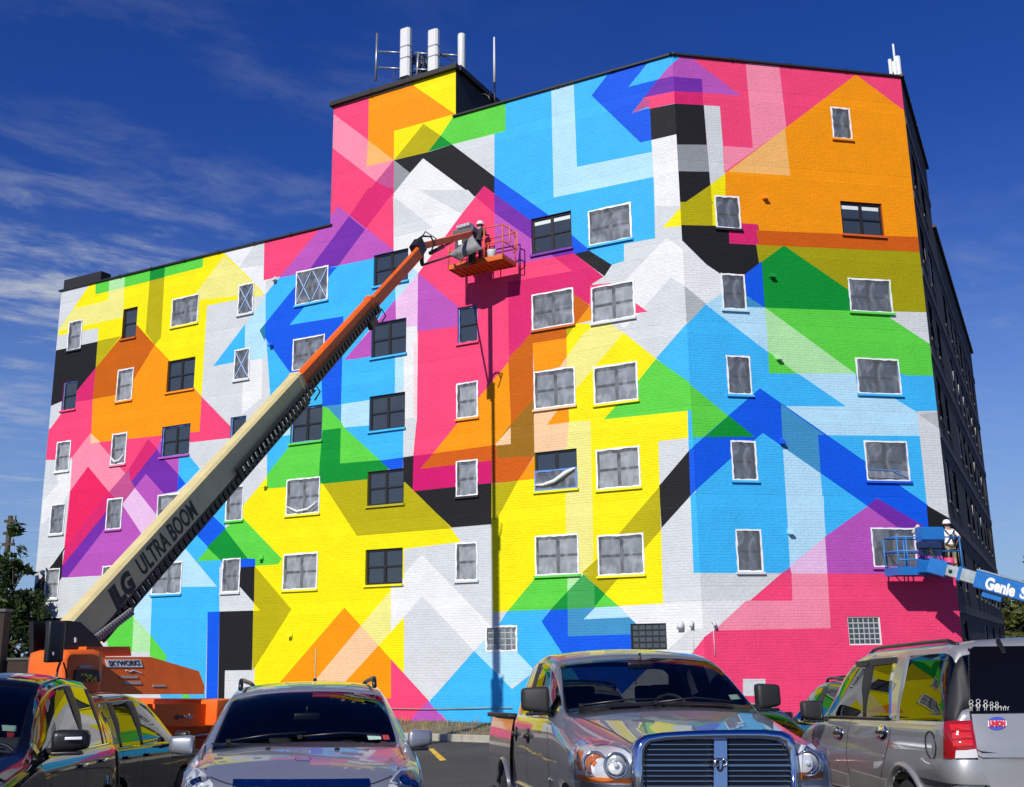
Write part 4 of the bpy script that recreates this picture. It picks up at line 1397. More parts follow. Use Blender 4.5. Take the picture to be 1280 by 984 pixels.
# ------------------------------------------------------------------ the tall orange boom lift
M_OR = mat('lift_orange', (.86, .135, .012), .45, coat=.08, spec=.3, noise=.14, nscale=2.2)
M_ORD = mat('rail_orange', (.66, .13, .016), .45, noise=.18, nscale=6)
M_CREAM = mat('boom_cream', (.66, .55, .26), .42, coat=.2, noise=.10, nscale=2.5)
M_BLK = mat('machine_black', (.013, .013, .014), .42)
M_RUB = mat('tyre_rubber', (.018, .018, .018), .85, bump=.4, bscale=30)
M_STEEL = mat('steel', (.45, .46, .48), .32, metal=1.0, noise=.1)
M_INK = mat('dark_lettering', (.012, .012, .018), .5)
M_WHITE = mat('white_decal', (.78, .78, .76), .5)
SA = Vector((SUN_DIR.x, SUN_DIR.y, 0)).normalized()        # the boom happens to point along the sun's azimuth
SB = Vector((SA.y, -SA.x, 0))                                # to its right
_M = FL.pt(6.50, 0, 1.35)                                     # the basket's pivot lies in the boom's vertical plane
TIP = on_plane(523, 303, _M, -SB)
AX = TIP - SA * 12.6
GZ_J = ground_z(AX.x, AX.y)
JO = Vector((AX.x, AX.y, GZ_J))
jlg = empty('boom_lift', JO, 0, 'tall orange boom lift with a cream lower boom parked left of the mural', 'boom lift', 'boom lifts used by the painters')
JI = Matrix.Translation(-JO)
def J(x, y, z): return Vector((AX.x, AX.y, 0)) + SA * x - SB * y + Vector((0, 0, z))     # x forward, y left, z above world zero
JM = lambda: Matrix(((SA.x, -SB.x, 0, AX.x), (SA.y, -SB.y, 0, AX.y), (0, 0, 1, 0), (0, 0, 0, 1)))
def jp(px, py, y):
    p = on_plane(px, py, J(0, y, 0), -SB); return ((p - J(0, 0, 0)).dot(SA), p.z)
# plane prism helper: polygon in (x,z), from y0 to y1
def jprism(mb, poly, y0, y1, mi=0):
    Mx = Matrix(((SA.x, 0, -SB.x, AX.x), (SA.y, 0, -SB.y, AX.y), (0, 1, 0, 0), (0, 0, 0, 1)))
    return mb.prism(poly, y0, y1, Mx, mi)
def jbox(mb, x, y, z, sx, sy, sz, mi=0, bev=0):
    Mx = Matrix(((SA.x, -SB.x, 0), (SA.y, -SB.y, 0), (0, 0, 1))).to_4x4()
    return mb.box(J(x, y, z), (sx, sy, sz), Mx, mi, bev)
# hood on the right-hand side (towards the camera)
YH = -.95
hood = [jp(127, 868, YH), jp(255, 868, YH), jp(259, 858, YH), jp(258, 839, YH), jp(204, 821, YH), jp(128, 821, YH)]
mb = MB(); k_ = len(hood); zb_ = min(z for x, z in hood)
mb.add([J(x, YH + (z - zb_) * .42, z) for x, z in hood] + [J(x, YH + .75, z) for x, z in hood], [tuple(range(k_)), tuple(range(k_, 2 * k_))] + [(i, (i + 1) % k_, k_ + (i + 1) % k_, k_ + i) for i in range(k_)])
def yh(z): return YH + (z - zb_) * .42      # hood leans inwards, a slope added so its side catches more sun
zt_ = hood[5][1]
mb.build('engine_hood', M_OR, jlg, JI)
mb = MB(); a = jp(127, 817, YH); b = jp(185, 818, YH)
jprism(mb, [(a[0], zt_ + .004), (b[0], zt_ + .004), (b[0] - .05, zt_ + .16), (a[0] + .03, zt_ + .16)], YH + .36, YH + .66)
mb.build('hood_top', M_OR, jlg, JI)
cw0, cw1 = jp(74, 845, YH)[0], jp(126.5, 845, YH)[0]
ztop = jp(105, 812, YH)[1]
mb = MB(); jbox(mb, (cw0 + cw1) / 2, -.62, (ztop + .75) / 2, cw1 - cw0 - .01, .82, ztop - .75, bev=.14)
mb.build('counterweight', M_OR, jlg, JI)
mb = MB(); jprism(mb, [jp(88, 837, YH), jp(116, 837, YH), jp(118, 852, YH), jp(86, 852, YH)], YH - .12, YH - .06); mb.build('control_panel', M_BLK, jlg, JI)
mb = MB()
rr = random.Random(2)
for k in range(16):
    q = jp(rr.uniform(94, 113), rr.uniform(843, 851), YH); jbox(mb, q[0], YH - .125, q[1], .03, .012, .03)
mb.build('control_buttons', mat('yellow_button', (.7, .5, .02), .5), jlg, JI)
for q0_, q1_, nm in (((99, 832), (115, 835), 'decal'), ((119, 841), (126, 844), 'decal'), ((119, 846), (126, 849), 'decal'), ((140.5, 824.5), (184, 834), 'name_plate'), ((152, 845), (174, 848), 'decal'), ((189, 856), (205, 858.5), 'decal'), ((155, 852), (176, 855.5), 'decal')):
    mb = MB(); yd = YH - .09
    a = jp(q0_[0], q0_[1], yd); b = jp(q1_[0], q1_[1], yd);
    if q0_[0] < 127: jprism(mb, [(a[0], b[1]), (b[0], b[1]), (b[0], a[1]), (a[0], a[1])], yd - .014, yd - .003)
    else:
        qq = [jp(x, y, YH + .1) for x, y in ((q0_[0], q1_[1]), q1_, (q1_[0], q0_[1]), q0_)]
        mb.add([J(x, yh(z) - .004, z) for x, z in qq] + [J(x, yh(z) - .014, z) for x, z in qq], [(0, 1, 2, 3), (4, 5, 6, 7), (0, 1, 5, 4), (1, 2, 6, 5), (2, 3, 7, 6), (3, 0, 4, 7)])
    mb.build(nm, M_WHITE if nm == 'name_plate' else mat('faded_decal', (.42, .38, .34), .6), jlg, JI)
a = jp(143, 832.6, YH + .1); b = jp(182, 832.6, YH + .1)
put_text('SKYWORKS', J(a[0], yh(a[1]) - .017, a[1]), SA, Vector((0, 0, 1)) - SB * .42, .125, M_INK, jlg, JI, bold=.004, width=b[0] - a[0])
mb = MB(); q = [jp(x, y, YH) for x, y in ((168, 838), (172, 840), (177, 838), (186, 842))]
mb.tube([J(x, yh(z) - .008, z) for x, z in q], .012, 5); mb.build('decal_swoosh', M_WHITE, jlg, JI)
# turntable, uprights and the black box at the boom foot
mb = MB(); jbox(mb, 2.3, 0, .60, 4.9, 1.3, .34, bev=.04); mb.build('turntable', M_OR, jlg, JI)
mb = MB()
up = [jp(58, 776, -.32), jp(80, 776, -.32), jp(95, 778, -.32), jp(114, 795, -.32), jp(126, 812, -.32), jp(126, 830, -.32), jp(58, 828, -.32)]
jprism(mb, up, -.42, -.30); jprism(mb, up, -.04, .06); mb.build('boom_upright', M_BLK, jlg, JI)
mb = MB(); a = jp(58.5, 776, -1.1); b = jp(78, 828, -1.1); jbox(mb, (a[0] + b[0]) / 2 + .04, -1.06, (a[1] + b[1]) / 2, b[0] - a[0] - .06, .10, a[1] - b[1], bev=.03)
mb.build('valve_cover', M_BLK, jlg, JI)
mb = MB(); jprism(mb, [jp(66, 815, -1.11), jp(67.5, 815, -1.11), jp(67.5, 819, -1.11), jp(66, 819, -1.11)], -1.12, -1.105); jprism(mb, [jp(94, 797, -.44), jp(96, 797, -.44), jp(96, 803, -.44), jp(94, 803, -.44)], -.445, -.425); mb.build('latch', M_WHITE, jlg, JI)
mb = MB(); mb.tube([J(*(lambda q: (q[0], YH - .12, q[1]))(jp(x, y, YH))) for x, y in ((68, 828), (65, 836), (63, 846))], .018, 5); mb.tube([J(*(lambda q: (q[0], YH - .12, q[1]))(jp(x, y, YH))) for x, y in ((72, 828), (75, 838), (76, 848))], .014, 5); mb.build('cable', M_BLK, jlg, JI)
# the boom: three telescoping sections.  the upper edge of the boom is a straight line in the x-z plane
e0 = jp(88, 775, -.2); e1 = jp(341, 501, -.2)
bd2 = Vector((e1[0] - e0[0], e1[1] - e0[1])).normalized()
BD = SA * bd2.x + Vector((0, 0, bd2.y)); BN = -SA * bd2.y + Vector((0, 0, bd2.x))       # along / up across
def bpt(s, n, y=0): return J(e0[0], y, e0[1]) + BD * s + BN * n
def slen(px, py): q = jp(px, py, -.2); return (Vector(q) - Vector(e0)).dot(bd2)
s_cream = slen(372, 462); s_mid = slen(462, 360); s_tip = slen(525, 300)
print('boom', bd2, s_cream, s_mid, s_tip)
H1, W1 = .62, .46
def section(name, s0, s1, ntop, h, wd, m, bev=.05):
    mb = MB(); yo = -(W1 - .30) / 2; mb.beam(bpt(s0, ntop - h / 2, yo), bpt(s1, ntop - h / 2, yo), wd - .16, h, upv=BN, bev=bev); return mb.build(name, m, jlg, JI)
section('lower_boom', -.1, s_cream, 0, H1, W1, M_CREAM)
section('middle_boom', s_cream + .002, s_mid, -.06, H1 - .13, W1 - .10, M_OR)
section('upper_boom', s_mid + .002, s_tip, -.12, H1 - .25, W1 - .18, M_OR)
mb = MB(); mb.beam(bpt(s_cream - .10, -H1 / 2, -.08), bpt(s_cream + .015, -H1 / 2, -.08), W1 - .13, H1 + .03, upv=BN, bev=.05); mb.build('boom_collar', M_CREAM, jlg, JI)
mb = MB(); mb.beam(bpt(s_mid - .10, -.06 - (H1 - .13) / 2, -.08), bpt(s_mid + .015, -.06 - (H1 - .13) / 2, -.08), W1 - .23, H1 - .10, upv=BN, bev=.04); mb.build('boom_collar', M_OR, jlg, JI)
# cable track hung along the right flank
def track(s0, s1, n0, n1, y, name):
    mb = MB(); L_ = s1 - s0; k = int(L_ / .16)
    for i in range(k):
        s = s0 + L_ * i / k; n = n0 + (n1 - n0) * i / k
        mb.beam(bpt(s, n, y), bpt(s + .10, n, y), .07, .17, upv=BN)
    mb.beam(bpt(s0, n0 - .10, y), bpt(s1, n1 - .10, y), .05, .03, upv=BN)
    mb.beam(bpt(s0, n0 + .10, y), bpt(s1, n1 + .10, y), .05, .03, upv=BN)
    return mb.build(name, M_BLK, jlg, JI)
track(.3, s_cream * .985, -H1 - .04, -H1 - .02, -W1 / 2 + .02, 'cable_track')
track(s_cream * .60, s_cream * 1.02, -H1 + .10, -H1 + .14, -W1 / 2 - .06, 'cable_track')
track(s_cream * 1.03, s_mid * 1.01, -H1 + .16, -.42, -W1 / 2 + .02, 'cable_track')
mb = MB()
for s in np.arange(s_cream * .62, s_cream, .17): mb.beam(bpt(s, -H1 + .06, -W1 / 2 - .10), bpt(s, -H1 + .16, -W1 / 2 - .10), .03, .02, upv=BD)
mb.build('track_links', mat('grey_plastic', (.55, .55, .53), .5), jlg, JI)
for k, s in enumerate((s_cream * .985, s_mid * .97)):
    mb = MB(); mb.beam(bpt(s - .35, -H1 + .02, -W1 / 2), bpt(s, -H1 + .05, -W1 / 2), .14, .22, upv=BN, bev=.02)
    mb.tube([bpt(s, -H1 + .05, -W1 / 2 - .05), bpt(s + .3, -H1 + .18, -W1 / 2 - .12), bpt(s + .36, -H1 - .05, -W1 / 2 - .12), bpt(s + .1, -H1 - .12, -W1 / 2 - .08)], .018, 6)
    mb.build('hose_guide', M_BLK, jlg, JI)
# lettering on the shaded flank
sj0, sj1, su0, su1 = slen(131, 738), slen(160, 705), slen(162, 700), slen(232, 623)
yt = -W1 / 2 - .004
put_text('JLG', bpt(sj0 - .02, -.50, yt), BD, BN, .50, M_INK, jlg, JI, bold=.03, shear=.12, width=(sj1 - sj0) * .98)
put_text('ULTRA BOOM', bpt(su0 + .05, -.47, yt), BD, BN, .50, M_INK, jlg, JI, bold=.012, width=(su1 - su0))
# lift cylinder under the boom
mb = MB(); mb.tube([J(*(lambda q: (q[0], 0, q[1]))(jp(98, 812, 0))), bpt(slen(160, 742) , -H1 - .18)], [.15, .15], 14); mb.build('lift_cylinder', M_BLK, jlg, JI)
mb = MB(); c_ = bpt(slen(160, 742), -H1 - .18); mb.tube([c_, bpt(slen(168, 720), -H1 + .02)], .07, 12); mb.build('cylinder_rod', M_STEEL, jlg, JI)
mb = MB(); k0 = J(*(lambda q: (q[0], -.3, q[1]))(jp(110, 806, -.3))); k1 = bpt(slen(150, 745), -H1 - .12, -.3)
for i in range(18):
    a = k0.lerp(k1, i / 18); b = k0.lerp(k1, (i + .6) / 18); mb.beam(a, b, .06, .13)
mb.build('cable_track', mat('track_grey', (.25, .25, .26), .5), jlg, JI)
# chassis, axles and wheels
mb = MB(); jbox(mb, jp(254, 880, -1.0)[0] - .6, 0, GZ_J + .62, 3.6, .95, .42, bev=.05); mb.build('chassis', M_OR, jlg, JI)
ch = [jp(190, 880, -1.0), jp(254, 880, -1.0), jp(254, 908, -1.0), jp(190, 908, -1.0)]
mb = MB(); jprism(mb, ch, -1.06, -.9); mb.build('side_frame', M_OR, jlg, JI)
ax0 = ch[1][0]; zc = (ch[0][1] + ch[2][1]) / 2; hh = ch[0][1] - ch[2][1]
mb = MB(); jbox(mb, ax0 + .24, -.2, zc + .01, .46, 2.2, hh, bev=.03); mb.build('axle_beam', M_OR, jlg, JI)
mb = MB()
q = [jp(x, y, -1.06) for x, y in ((217, 896), (222, 892), (222, 894.5), (229, 894.5), (229, 897.5), (222, 897.5), (222, 900))]
jprism(mb, q, -1.075, -1.063); mb.build('black_arrow', M_INK, jlg, JI)
mb = MB(); q = [jp(x, y, -1.06) for x, y in ((241, 896), (236, 892), (236, 894.5), (230, 894.5), (230, 897.5), (236, 897.5), (236, 900))]
jprism(mb, q, -1.075, -1.063); mb.build('white_arrow', mat('grey_decal', (.4, .38, .35), .6), jlg, JI)
for x in (ax0 + 1.25, ax0 - 2.6):
    for y in (-1.15, 1.15):
        mb = MB(); Mw = Matrix.Translation(J(x, y, GZ_J + .62)) @ Matrix(((SA.x, 0, -SB.x), (SA.y, 0, -SB.y), (0, 1, 0))).to_4x4()
        mb.lathe([(.35, -.2), (.58, -.2), (.62, -.14), (.62, .14), (.58, .2), (.35, .2)], Mw, 24); w_o = mb.build('wheel', M_RUB, jlg, JI)
        mb = MB(); mb.lathe([(0, -.15), (.2, -.15), (.34, -.17), (.34, .17), (.2, .15), (0, .15)], Mw, 20); mb.build('wheel_hub', M_OR, w_o, JI)
    mb = MB(); jbox(mb, x, 0, GZ_J + .62, .2, 2.1, .2); mb.build('axle', M_BLK, jlg, JI)
# jib and basket at the wall
def W(u_, d_, z_): return FL.pt(u_, z_, d_)
BU0, BU1, BD0, BD1, BZ = 5.43, 7.42, .38, 1.22, 13.72
tipj = bpt(s_tip, -.25)
mb = MB(); mb.beam(tipj - BD * .1, tipj + Vector((0, 0, .05)) + BD * .25, .30, .42, upv=BN, bev=.04)
jj = tipj + BD * .25
mb.tube([jj + Vector((-.1, 0, .2)), jj + Vector((.05, 0, .32)), jj + Vector((.3, 0, .30)), jj + Vector((.42, 0, .05))], .03, 6)
mb.tube([jj + Vector((-.05, 0, .1)), jj + Vector((.15, -.1, .42)), jj + Vector((.45, -.05, .22)), jj + Vector((.3, 0, -.2))], .022, 6)
mb.tube([jj + Vector((0, .05, .0)), jj + Vector((.05, .05, -.5))], .06, 8)
mb.build('boom_head', M_BLK, jlg, JI)
mt = W(6.50, BD1 + .12, BZ + .98)
mb = MB(); mb.beam(jj, mt, .16, .20, bev=.02); mb.build('jib', M_OR, jlg, JI)
mb = MB(); low = jj + Vector((.05, .05, -.55)); mb.tube([low, W(7.22, BD1 + .10, BZ + .40)], .035, 8); mb.tube([jj + Vector((.06, .02, -.12)), low], .05, 8); mb.build('jib_link', M_BLK, jlg, JI)
mb = MB(); c0 = jj.lerp(mt, .18) - Vector((0, 0, .28)); c1 = jj.lerp(mt, .62) - Vector((0, 0, .1)); mb.tube([c0, c0.lerp(c1, .55)], .06, 10); mb.tube([c0.lerp(c1, .5), c1], .03, 8); mb.build('jib_cylinder', M_BLK, jlg, JI)
mb = MB(); mb.tube([mt + Vector((0, 0, .1)), mt + Vector((0, 0, -1.0))], .10, 12); mb.build('rotator', M_BLK, jlg, JI)
# basket floor
def wp(pts, z0, z1, mb): 
    Mx = Matrix(((FL.T.x, FL.n.x, 0, FL.P.x), (FL.T.y, FL.n.y, 0, FL.P.y), (0, 0, 1, 0), (0, 0, 0, 1))); return mb.prism(pts, z0, z1, Mx)
bfl = MB()
for k in range(11):       # open grating
    a = BU0 + (BU1 - BU0) * k / 10; bfl.beam(W(a, BD0, BZ), W(a, BD1, BZ), .03, .05)
for k in range(14):
    d_ = BD0 + (BD1 - BD0) * k / 13; bfl.beam(W(BU0, d_, BZ + .028), W(BU1, d_, BZ + .028), .036, .006)
bfl.beam(W(BU0 + .02, (BD0 + BD1) / 2, BZ + .036), W(BU1 - .02, (BD0 + BD1) / 2, BZ + .036), BD1 - BD0 - .04, .004)  # thin plate added so the grating casts a solid shadow
bfl.build('basket_floor', M_ORD, jlg, JI)
mb = MB()
for (a, b) in (((BU0, BD0), (BU1, BD0)), ((BU1, BD0), (BU1, BD1)), ((BU1, BD1), (BU0, BD1)), ((BU0, BD1), (BU0, BD0))):
    mb.beam(W(*a, BZ + .06), W(*b, BZ + .06), .03, .16)
mb.build('toe_board', M_ORD, jlg, JI)
rt = .022
def rail(pts, name='guard_rail', r_=rt, m=M_ORD, par=jlg, inv=JI):
    mb = MB(); mb.tube(pts, r_, 8); return mb.build(name, m, par, inv)
ZT, ZM = BZ + 1.13, BZ + .58
for z in (ZT, ZM):
    rail([W(BU0, BD1, z), W(BU0, BD0, z), W(BU1, BD0, z), W(BU1, BD1, z)])
    rail([W(BU1, BD1, z), W(6.95, BD1, z)]); rail([W(6.1, BD1, z), W(BU0 + .05, BD1, z)])
for a, d_ in ((BU0, BD0), (BU0, BD1), (BU1, BD0), (BU1, BD1), ((BU0 + BU1) / 2, BD0), (6.1, BD1), (6.95, BD1)):
    rail([W(a, d_, BZ), W(a, d_, ZT)], 'rail_post')
rail([W(BU0 - .01, BD1 - .1, ZT), W(BU0 - .18, BD1 - .12, ZT - .12), W(BU0 - .2, BD1 - .12, ZT - .6), W(BU0 - .01, BD1 - .12, ZM)], 'gate_rail')
rail([W(BU0 - .02, BD0 + .2, ZM - .2), W(BU0 - .18, BD0 + .2, ZM - .1), W(BU0 - .18, BD0 + .2, ZT - .1), W(BU0, BD0 + .2, ZT)], 'gate_rail')
mb = MB(); mb.beam(W(7.08, BD1 + .06, BZ + .72), W(6.48, BD1 + .06, BZ + .72), .20, .62, bev=.03); mb.build('control_console', mat('console_grey', (.05, .055, .055), .5), jlg, JI)
mb = MB(); mb.beam(W(7.12, BD1 + .06, BZ + 1.10), W(6.36, BD1 + .06, BZ + 1.10), .34, .17, bev=.03); mb.build('console_top', mat('console_lid', (.09, .10, .10), .5), jlg, JI)
mb = MB(); mb.beam(W(6.95, BD1 + .17, BZ + .80), W(6.82, BD1 + .17, BZ + .80), .008, .26); mb.build('notice', M_WHITE, jlg, JI)
tray = MB(); tray.beam(W(7.08, BD1 - .1, ZT + .22), W(6.60, BD1 - .1, ZT + .24), .34, .12, bev=.02); tray.tube([W(6.85, BD1 - .1, ZT + .16), W(6.82, BD1 - .05, ZT)], .03, 6)
t_o = tray.build('work_light', mat('dull_silver', (.38, .40, .42), .5, noise=.3, nscale=14), jlg, JI)
# grey tarpaulin slung over the near rail
tp = MB(); vs = []
nu, nv = 14, 10
TQ = [(590, 295), (604, 313), (575, 325), (559, 318)]
qs = [on_plane(x, y, W(0, BD1 + .42, 0), FL.n) for x, y in ((591, 294), (604, 312), (575, 326), (560, 318))]
for j in range(nv + 1):
    for i in range(nu + 1):
        a, b = i / nu, j / nv
        p = (qs[0].lerp(qs[1], a)).lerp(qs[3].lerp(qs[2], a), b)
        bow = math.sin(PI * a) * .16 + math.sin(PI * b) * .10 + .02 * math.sin(9 * a + 5 * b)
        vs.append(p + FL.n * (bow * .7) + Vector((0, 0, -.10 * math.sin(PI * b) * (1 - a) + .1 * math.sin(PI * b) * 0)))
tp.add(vs, [(j * (nu + 1) + i, j * (nu + 1) + i + 1, (j + 1) * (nu + 1) + i + 1, (j + 1) * (nu + 1) + i) for j in range(nv) for i in range(nu)], 0, True)
top_ = tp.build('tarpaulin', mat('grey_tarpaulin', (.22, .225, .23), .6, noise=.35, nscale=5, bump=.3, bscale=8))
top_.modifiers.new('thick', 'SOLIDIFY').thickness = .012
tag(top_, 'crumpled grey tarpaulin slung over the front rail of the orange basket', 'tarpaulin')
# paint bucket
mb = MB(); bk_ = W(5.92, BD1 - .18, BZ + .035)
mb.lathe([(.13, 0), (.15, .34), (.16, .36), (.145, .36), (.125, .02), (0, .02)], Matrix.Translation(bk_), 20)
bu = mb.build('bucket_shell', M_WHITE)
br_ = empty('paint_bucket', bk_, 0, 'white paint bucket standing at the right end of the orange basket', 'bucket')
for v in bu.data.vertices: v.co -= bk_
bu.parent = br_
mb = MB(); mb.tube([Vector((.155 * math.cos(a), .02, .34 + .13 * math.sin(a))) for a in np.linspace(0, PI, 9)], .006, 5); mb.build('handle', M_STEEL, br_)
face_wall = math.degrees(math.atan2(-NL.x, -NL.y))
make_person('worker in dark clothes and white hard hat behind the console of the orange basket', W(6.62, .78, BZ + .035), face_wall,
    mat('dark_shirt', (.035, .035, .04), .9, noise=.2), mat('dark_trousers', (.025, .027, .035), .9, noise=.2), False,
    dict(r=((.30, .12, 1.20), (.26, .36, 1.28)), l=((-.30, .16, 1.16), (-.2, .42, 1.12))), bend=.17).scale = (.93, .93, .93)

# ------------------------------------------------------------------ the blue boom lift on the right
M_BLU = mat('lift_blue', (.012, .15, .46), .4, coat=.25, noise=.12, nscale=3)
M_BLU2 = mat('lift_rail_blue', (.02, .19, .52), .45)
M_FLY = mat('fly_boom_grey', (.42, .50, .50), .35, metal=.3, noise=.2, nscale=5)
def V_(u_, d_, z_): return FR.pt(u_, z_, d_)
gu = lambda px, py, d_: FR.uv(px, py, d_)
g0 = gu(1124.5, 718, 1.1); g1 = gu(1204, 722, 1.1)
GU0, GU1, GD0, GD1 = g0[0], g1[0], .42, 1.12
GF = gu(1150, 716, 1.1)[1]
print('genie', GU0, GU1, GF)
GC = V_((GU0 + GU1) / 2, .7, GF)
GB = Vector((26.5, 21.5, ground_z(26.5, 21.5)))
gen = empty('boom_lift', GB, 0, 'blue boom lift reaching in from the right with its basket by the dark corner', 'boom lift', 'boom lifts used by the painters')
GI = Matrix.Translation(-GB)
mb = MB()
Mx = Matrix(((FR.T.x, FR.n.x, 0, FR.P.x), (FR.T.y, FR.n.y, 0, FR.P.y), (0, 0, 1, 0), (0, 0, 0, 1)))
mb.prism([(GU0, GD0), (GU1, GD0), (GU1, GD1), (GU0, GD1)], GF - .04, GF, Mx); mb.build('basket_floor', M_BLU, gen, GI)
mb = MB()
mb.prism([(GU0, GD1), (GU1, GD1), (GU1, GD1 + .03), (GU0, GD1 + .03)], GF - .06, GF + .16, Mx)
mb.prism([(GU0, GD0 - .03), (GU1, GD0 - .03), (GU1, GD0), (GU0, GD0)], GF - .06, GF + .16, Mx)
mb.prism([(GU0 - .03, GD0 - .03), (GU0, GD0 - .03), (GU0, GD1 + .03), (GU0 - .03, GD1 + .03)], GF - .06, GF + .16, Mx)
mb.prism([(GU1, GD0 - .03), (GU1 + .03, GD0 - .03), (GU1 + .03, GD1 + .03), (GU1, GD1 + .03)], GF - .06, GF + .16, Mx)
mb.build('toe_board', M_BLU, gen, GI)
gz = GF + .99
for z in (gz, GF + .60, GF + .36):
    rail([V_(GU0, GD1, z), V_(GU0, GD0, z), V_(GU1, GD0, z), V_(GU1, GD1, z), V_(GU0, GD1, z)] if z != GF + .36 else [V_(GU0, GD1, z), V_((GU0 + GU1) / 2, GD1, z)], par=gen, inv=GI, m=M_BLU2, r_=.02)
um_ = GU0 + .62
for a, d_ in ((GU0, GD0), (GU0, GD1), (GU1, GD0), (GU1, GD1), (um_, GD0), (GU0 + .28, GD1), (um_ + .25, GD1), (GU1 - .35, GD0)):
    rail([V_(a, d_, GF), V_(a, d_, gz)], 'rail_post', .02, M_BLU2, gen, GI)
a, b = gu(1149, 681, 1.2), gu(1178, 681, 1.2)
mb = MB(); mb.beam(V_(a[0], 1.2, GF + 1.05), V_(b[0], 1.2, GF + 1.05), .30, .40, bev=.05); mb.build('console_lid', M_BLU, gen, GI)
mb = MB(); mb.beam(V_(a[0] - .03, 1.2, GF + .74), V_(b[0] - .1, 1.2, GF + .74), .22, .18, bev=.02); mb.beam(V_(a[0], 1.2, GF + .56), V_(b[0] - .1, 1.2, GF + .56), .14, .2); mb.build('control_console', mat('console_navy', (.01, .03, .09), .5), gen, GI)
mb = MB(); mb.beam(V_(a[0] - .1, 1.18, GF + .16), V_(b[0] - .05, 1.18, GF + .16), .14, .36, bev=.03); mb.build('basket_mount', M_BLU, gen, GI)
# boom: fly section, then the blue mid section, away to the right
p0 = V_(b[0] - .15, 1.35, GF + .18)
g_at = lambda px, py, d: CO + ray(px, py) * (d / ray(px, py).y)
pa = g_at(1172, 709, p0.y - .25); pb = g_at(1300, 746, 27.6)
gd = (pb - pa).normalized(); gs = Vector((gd.y, -gd.x, 0)).normalized(); gn = gs.cross(gd).normalized()
if gn.z < 0: gn = -gn
def gp(px, py):
    n = gd.cross(gn).normalized(); return on_plane(px, py, pa, n)
def gal(px, py): return (gp(px, py) - pa).dot(gd)
l1, l2, l3 = gal(1198, 714), gal(1222, 722), gal(1290, 742)
mb = MB(); mb.beam(pa - gd * .2, pa + gd * gal(1185, 712), .36, .42, upv=gn, bev=.03); mb.build('jib_head', M_BLU, gen, GI)
mb = MB(); mb.beam(pa + gd * gal(1183, 711), pa + gd * gal(1200, 715), .28, .30, upv=gn, bev=.02); mb.build('fly_boom', M_FLY, gen, GI)
mb = MB(); mb.beam(pa + gd * gal(1200, 715), pa + gd * gal(1204, 716), .32, .40, upv=gn, bev=.02); mb.build('boom_collar', M_BLU, gen, GI)
mb = MB(); mb.beam(pa + gd * gal(1204, 716), pa + gd * gal(1222, 722), .30, .33, upv=gn, bev=.02); mb.build('fly_boom', M_FLY, gen, GI)
foot = GB + Vector((0, 0, 2.3)); e_ = pa + gd * gal(1222, 722)
Lg = (foot - e_).length
mb = MB(); L4 = gal(1295, 743) + 9.0; mb.beam(e_, pa + gd * L4, .42, .48, upv=gn, bev=.03); mb.build('main_boom', M_BLU, gen, GI)
bend_ = pa + gd * L4
mb = MB(); mb.beam(e_ + gn * .245, pa + gd * L4 + gn * .245, .44, .02, upv=gn); mb.build('boom_top_plate', M_FLY, gen, GI)
mb = MB(); q = pa + gd * gal(1232, 730) - gn * .34; mb.beam(q, q + gd * .5, .22, .14, upv=gn); mb.build('boom_bracket', M_BLU, gen, GI)
cs = (CO - e_); sside = gs if cs.dot(gs) > 0 else -gs
to = pa + gd * gal(1233, 737.5) + sside * .214 - gn * .17
put_text('Genie', to, gd, gn, .42, M_WHITE, gen, GI, bold=.02, width=gal(1271, 738) - gal(1233, 730))
put_text('S-65', pa + gd * gal(1278.5, 741) + sside * .214 - gn * .15, gd, gn, .40, M_WHITE, gen, GI, bold=.015)
for px, py in ((1191, 713), ):
    mb = MB(); q = pa + gd * gal(px, py) + sside * .14; mb.tube([q - sside * .01, q + sside * .03], .05, 10); mb.build('pin', M_BLK, gen, GI)
mb = MB()
rr = random.Random(9)
for k in range(5):
    s0_ = V_(b[0] - .5 + rr.uniform(-.2, .2), 1.3, GF + .62); e2 = pa + gd * rr.uniform(-.1, .25) + gn * .1
    mid = s0_.lerp(e2, .5) + Vector((rr.uniform(-.2, .2), -.1, rr.uniform(-.15, .2)))
    mb.tube([s0_, s0_.lerp(mid, .5) + Vector((0, -.05, .06)), mid, mid.lerp(e2, .6), e2], .018, 6)
mb.build('hose', M_BLK, gen, GI)
# machine body, outside the picture on the right
GB2 = bend_; 
rz = math.atan2(gd.y, gd.x)
Mr = Matrix.Rotation(rz, 4, 'Z')
gz0 = ground_z(bend_.x, bend_.y)
mb = MB(); mb.box(Vector((bend_.x, bend_.y, gz0 + 1.25)), (2.6, 2.0, .9), Mr, bev=.12); mb.build('turntable', M_BLU, gen, GI)
mb = MB(); mb.box(Vector((bend_.x, bend_.y, gz0 + .62)), (3.2, 1.0, .4), Mr, bev=.04); mb.build('chassis', mat('chassis_grey', (.12, .12, .13), .6), gen, GI)
mb = MB(); mb.beam(Vector((bend_.x, bend_.y, gz0 + 1.6)), bend_, .5, .5); mb.build('boom_upright', M_BLU, gen, GI)
for sx in (-1.2, 1.2):
    for sy in (-.95, .95):
        c = Vector((bend_.x, bend_.y, gz0 + .48)) + Mr @ Vector((sx, sy, 0)); mb = MB()
        mb.lathe([(0, -.14), (.26, -.15), (.45, -.16), (.48, -.1), (.48, .1), (.45, .16), (.26, .15), (0, .14)], Matrix.Translation(c) @ Mr @ Matrix.Rotation(PI / 2, 4, 'X'), 22); mb.build('wheel', M_RUB, gen, GI)
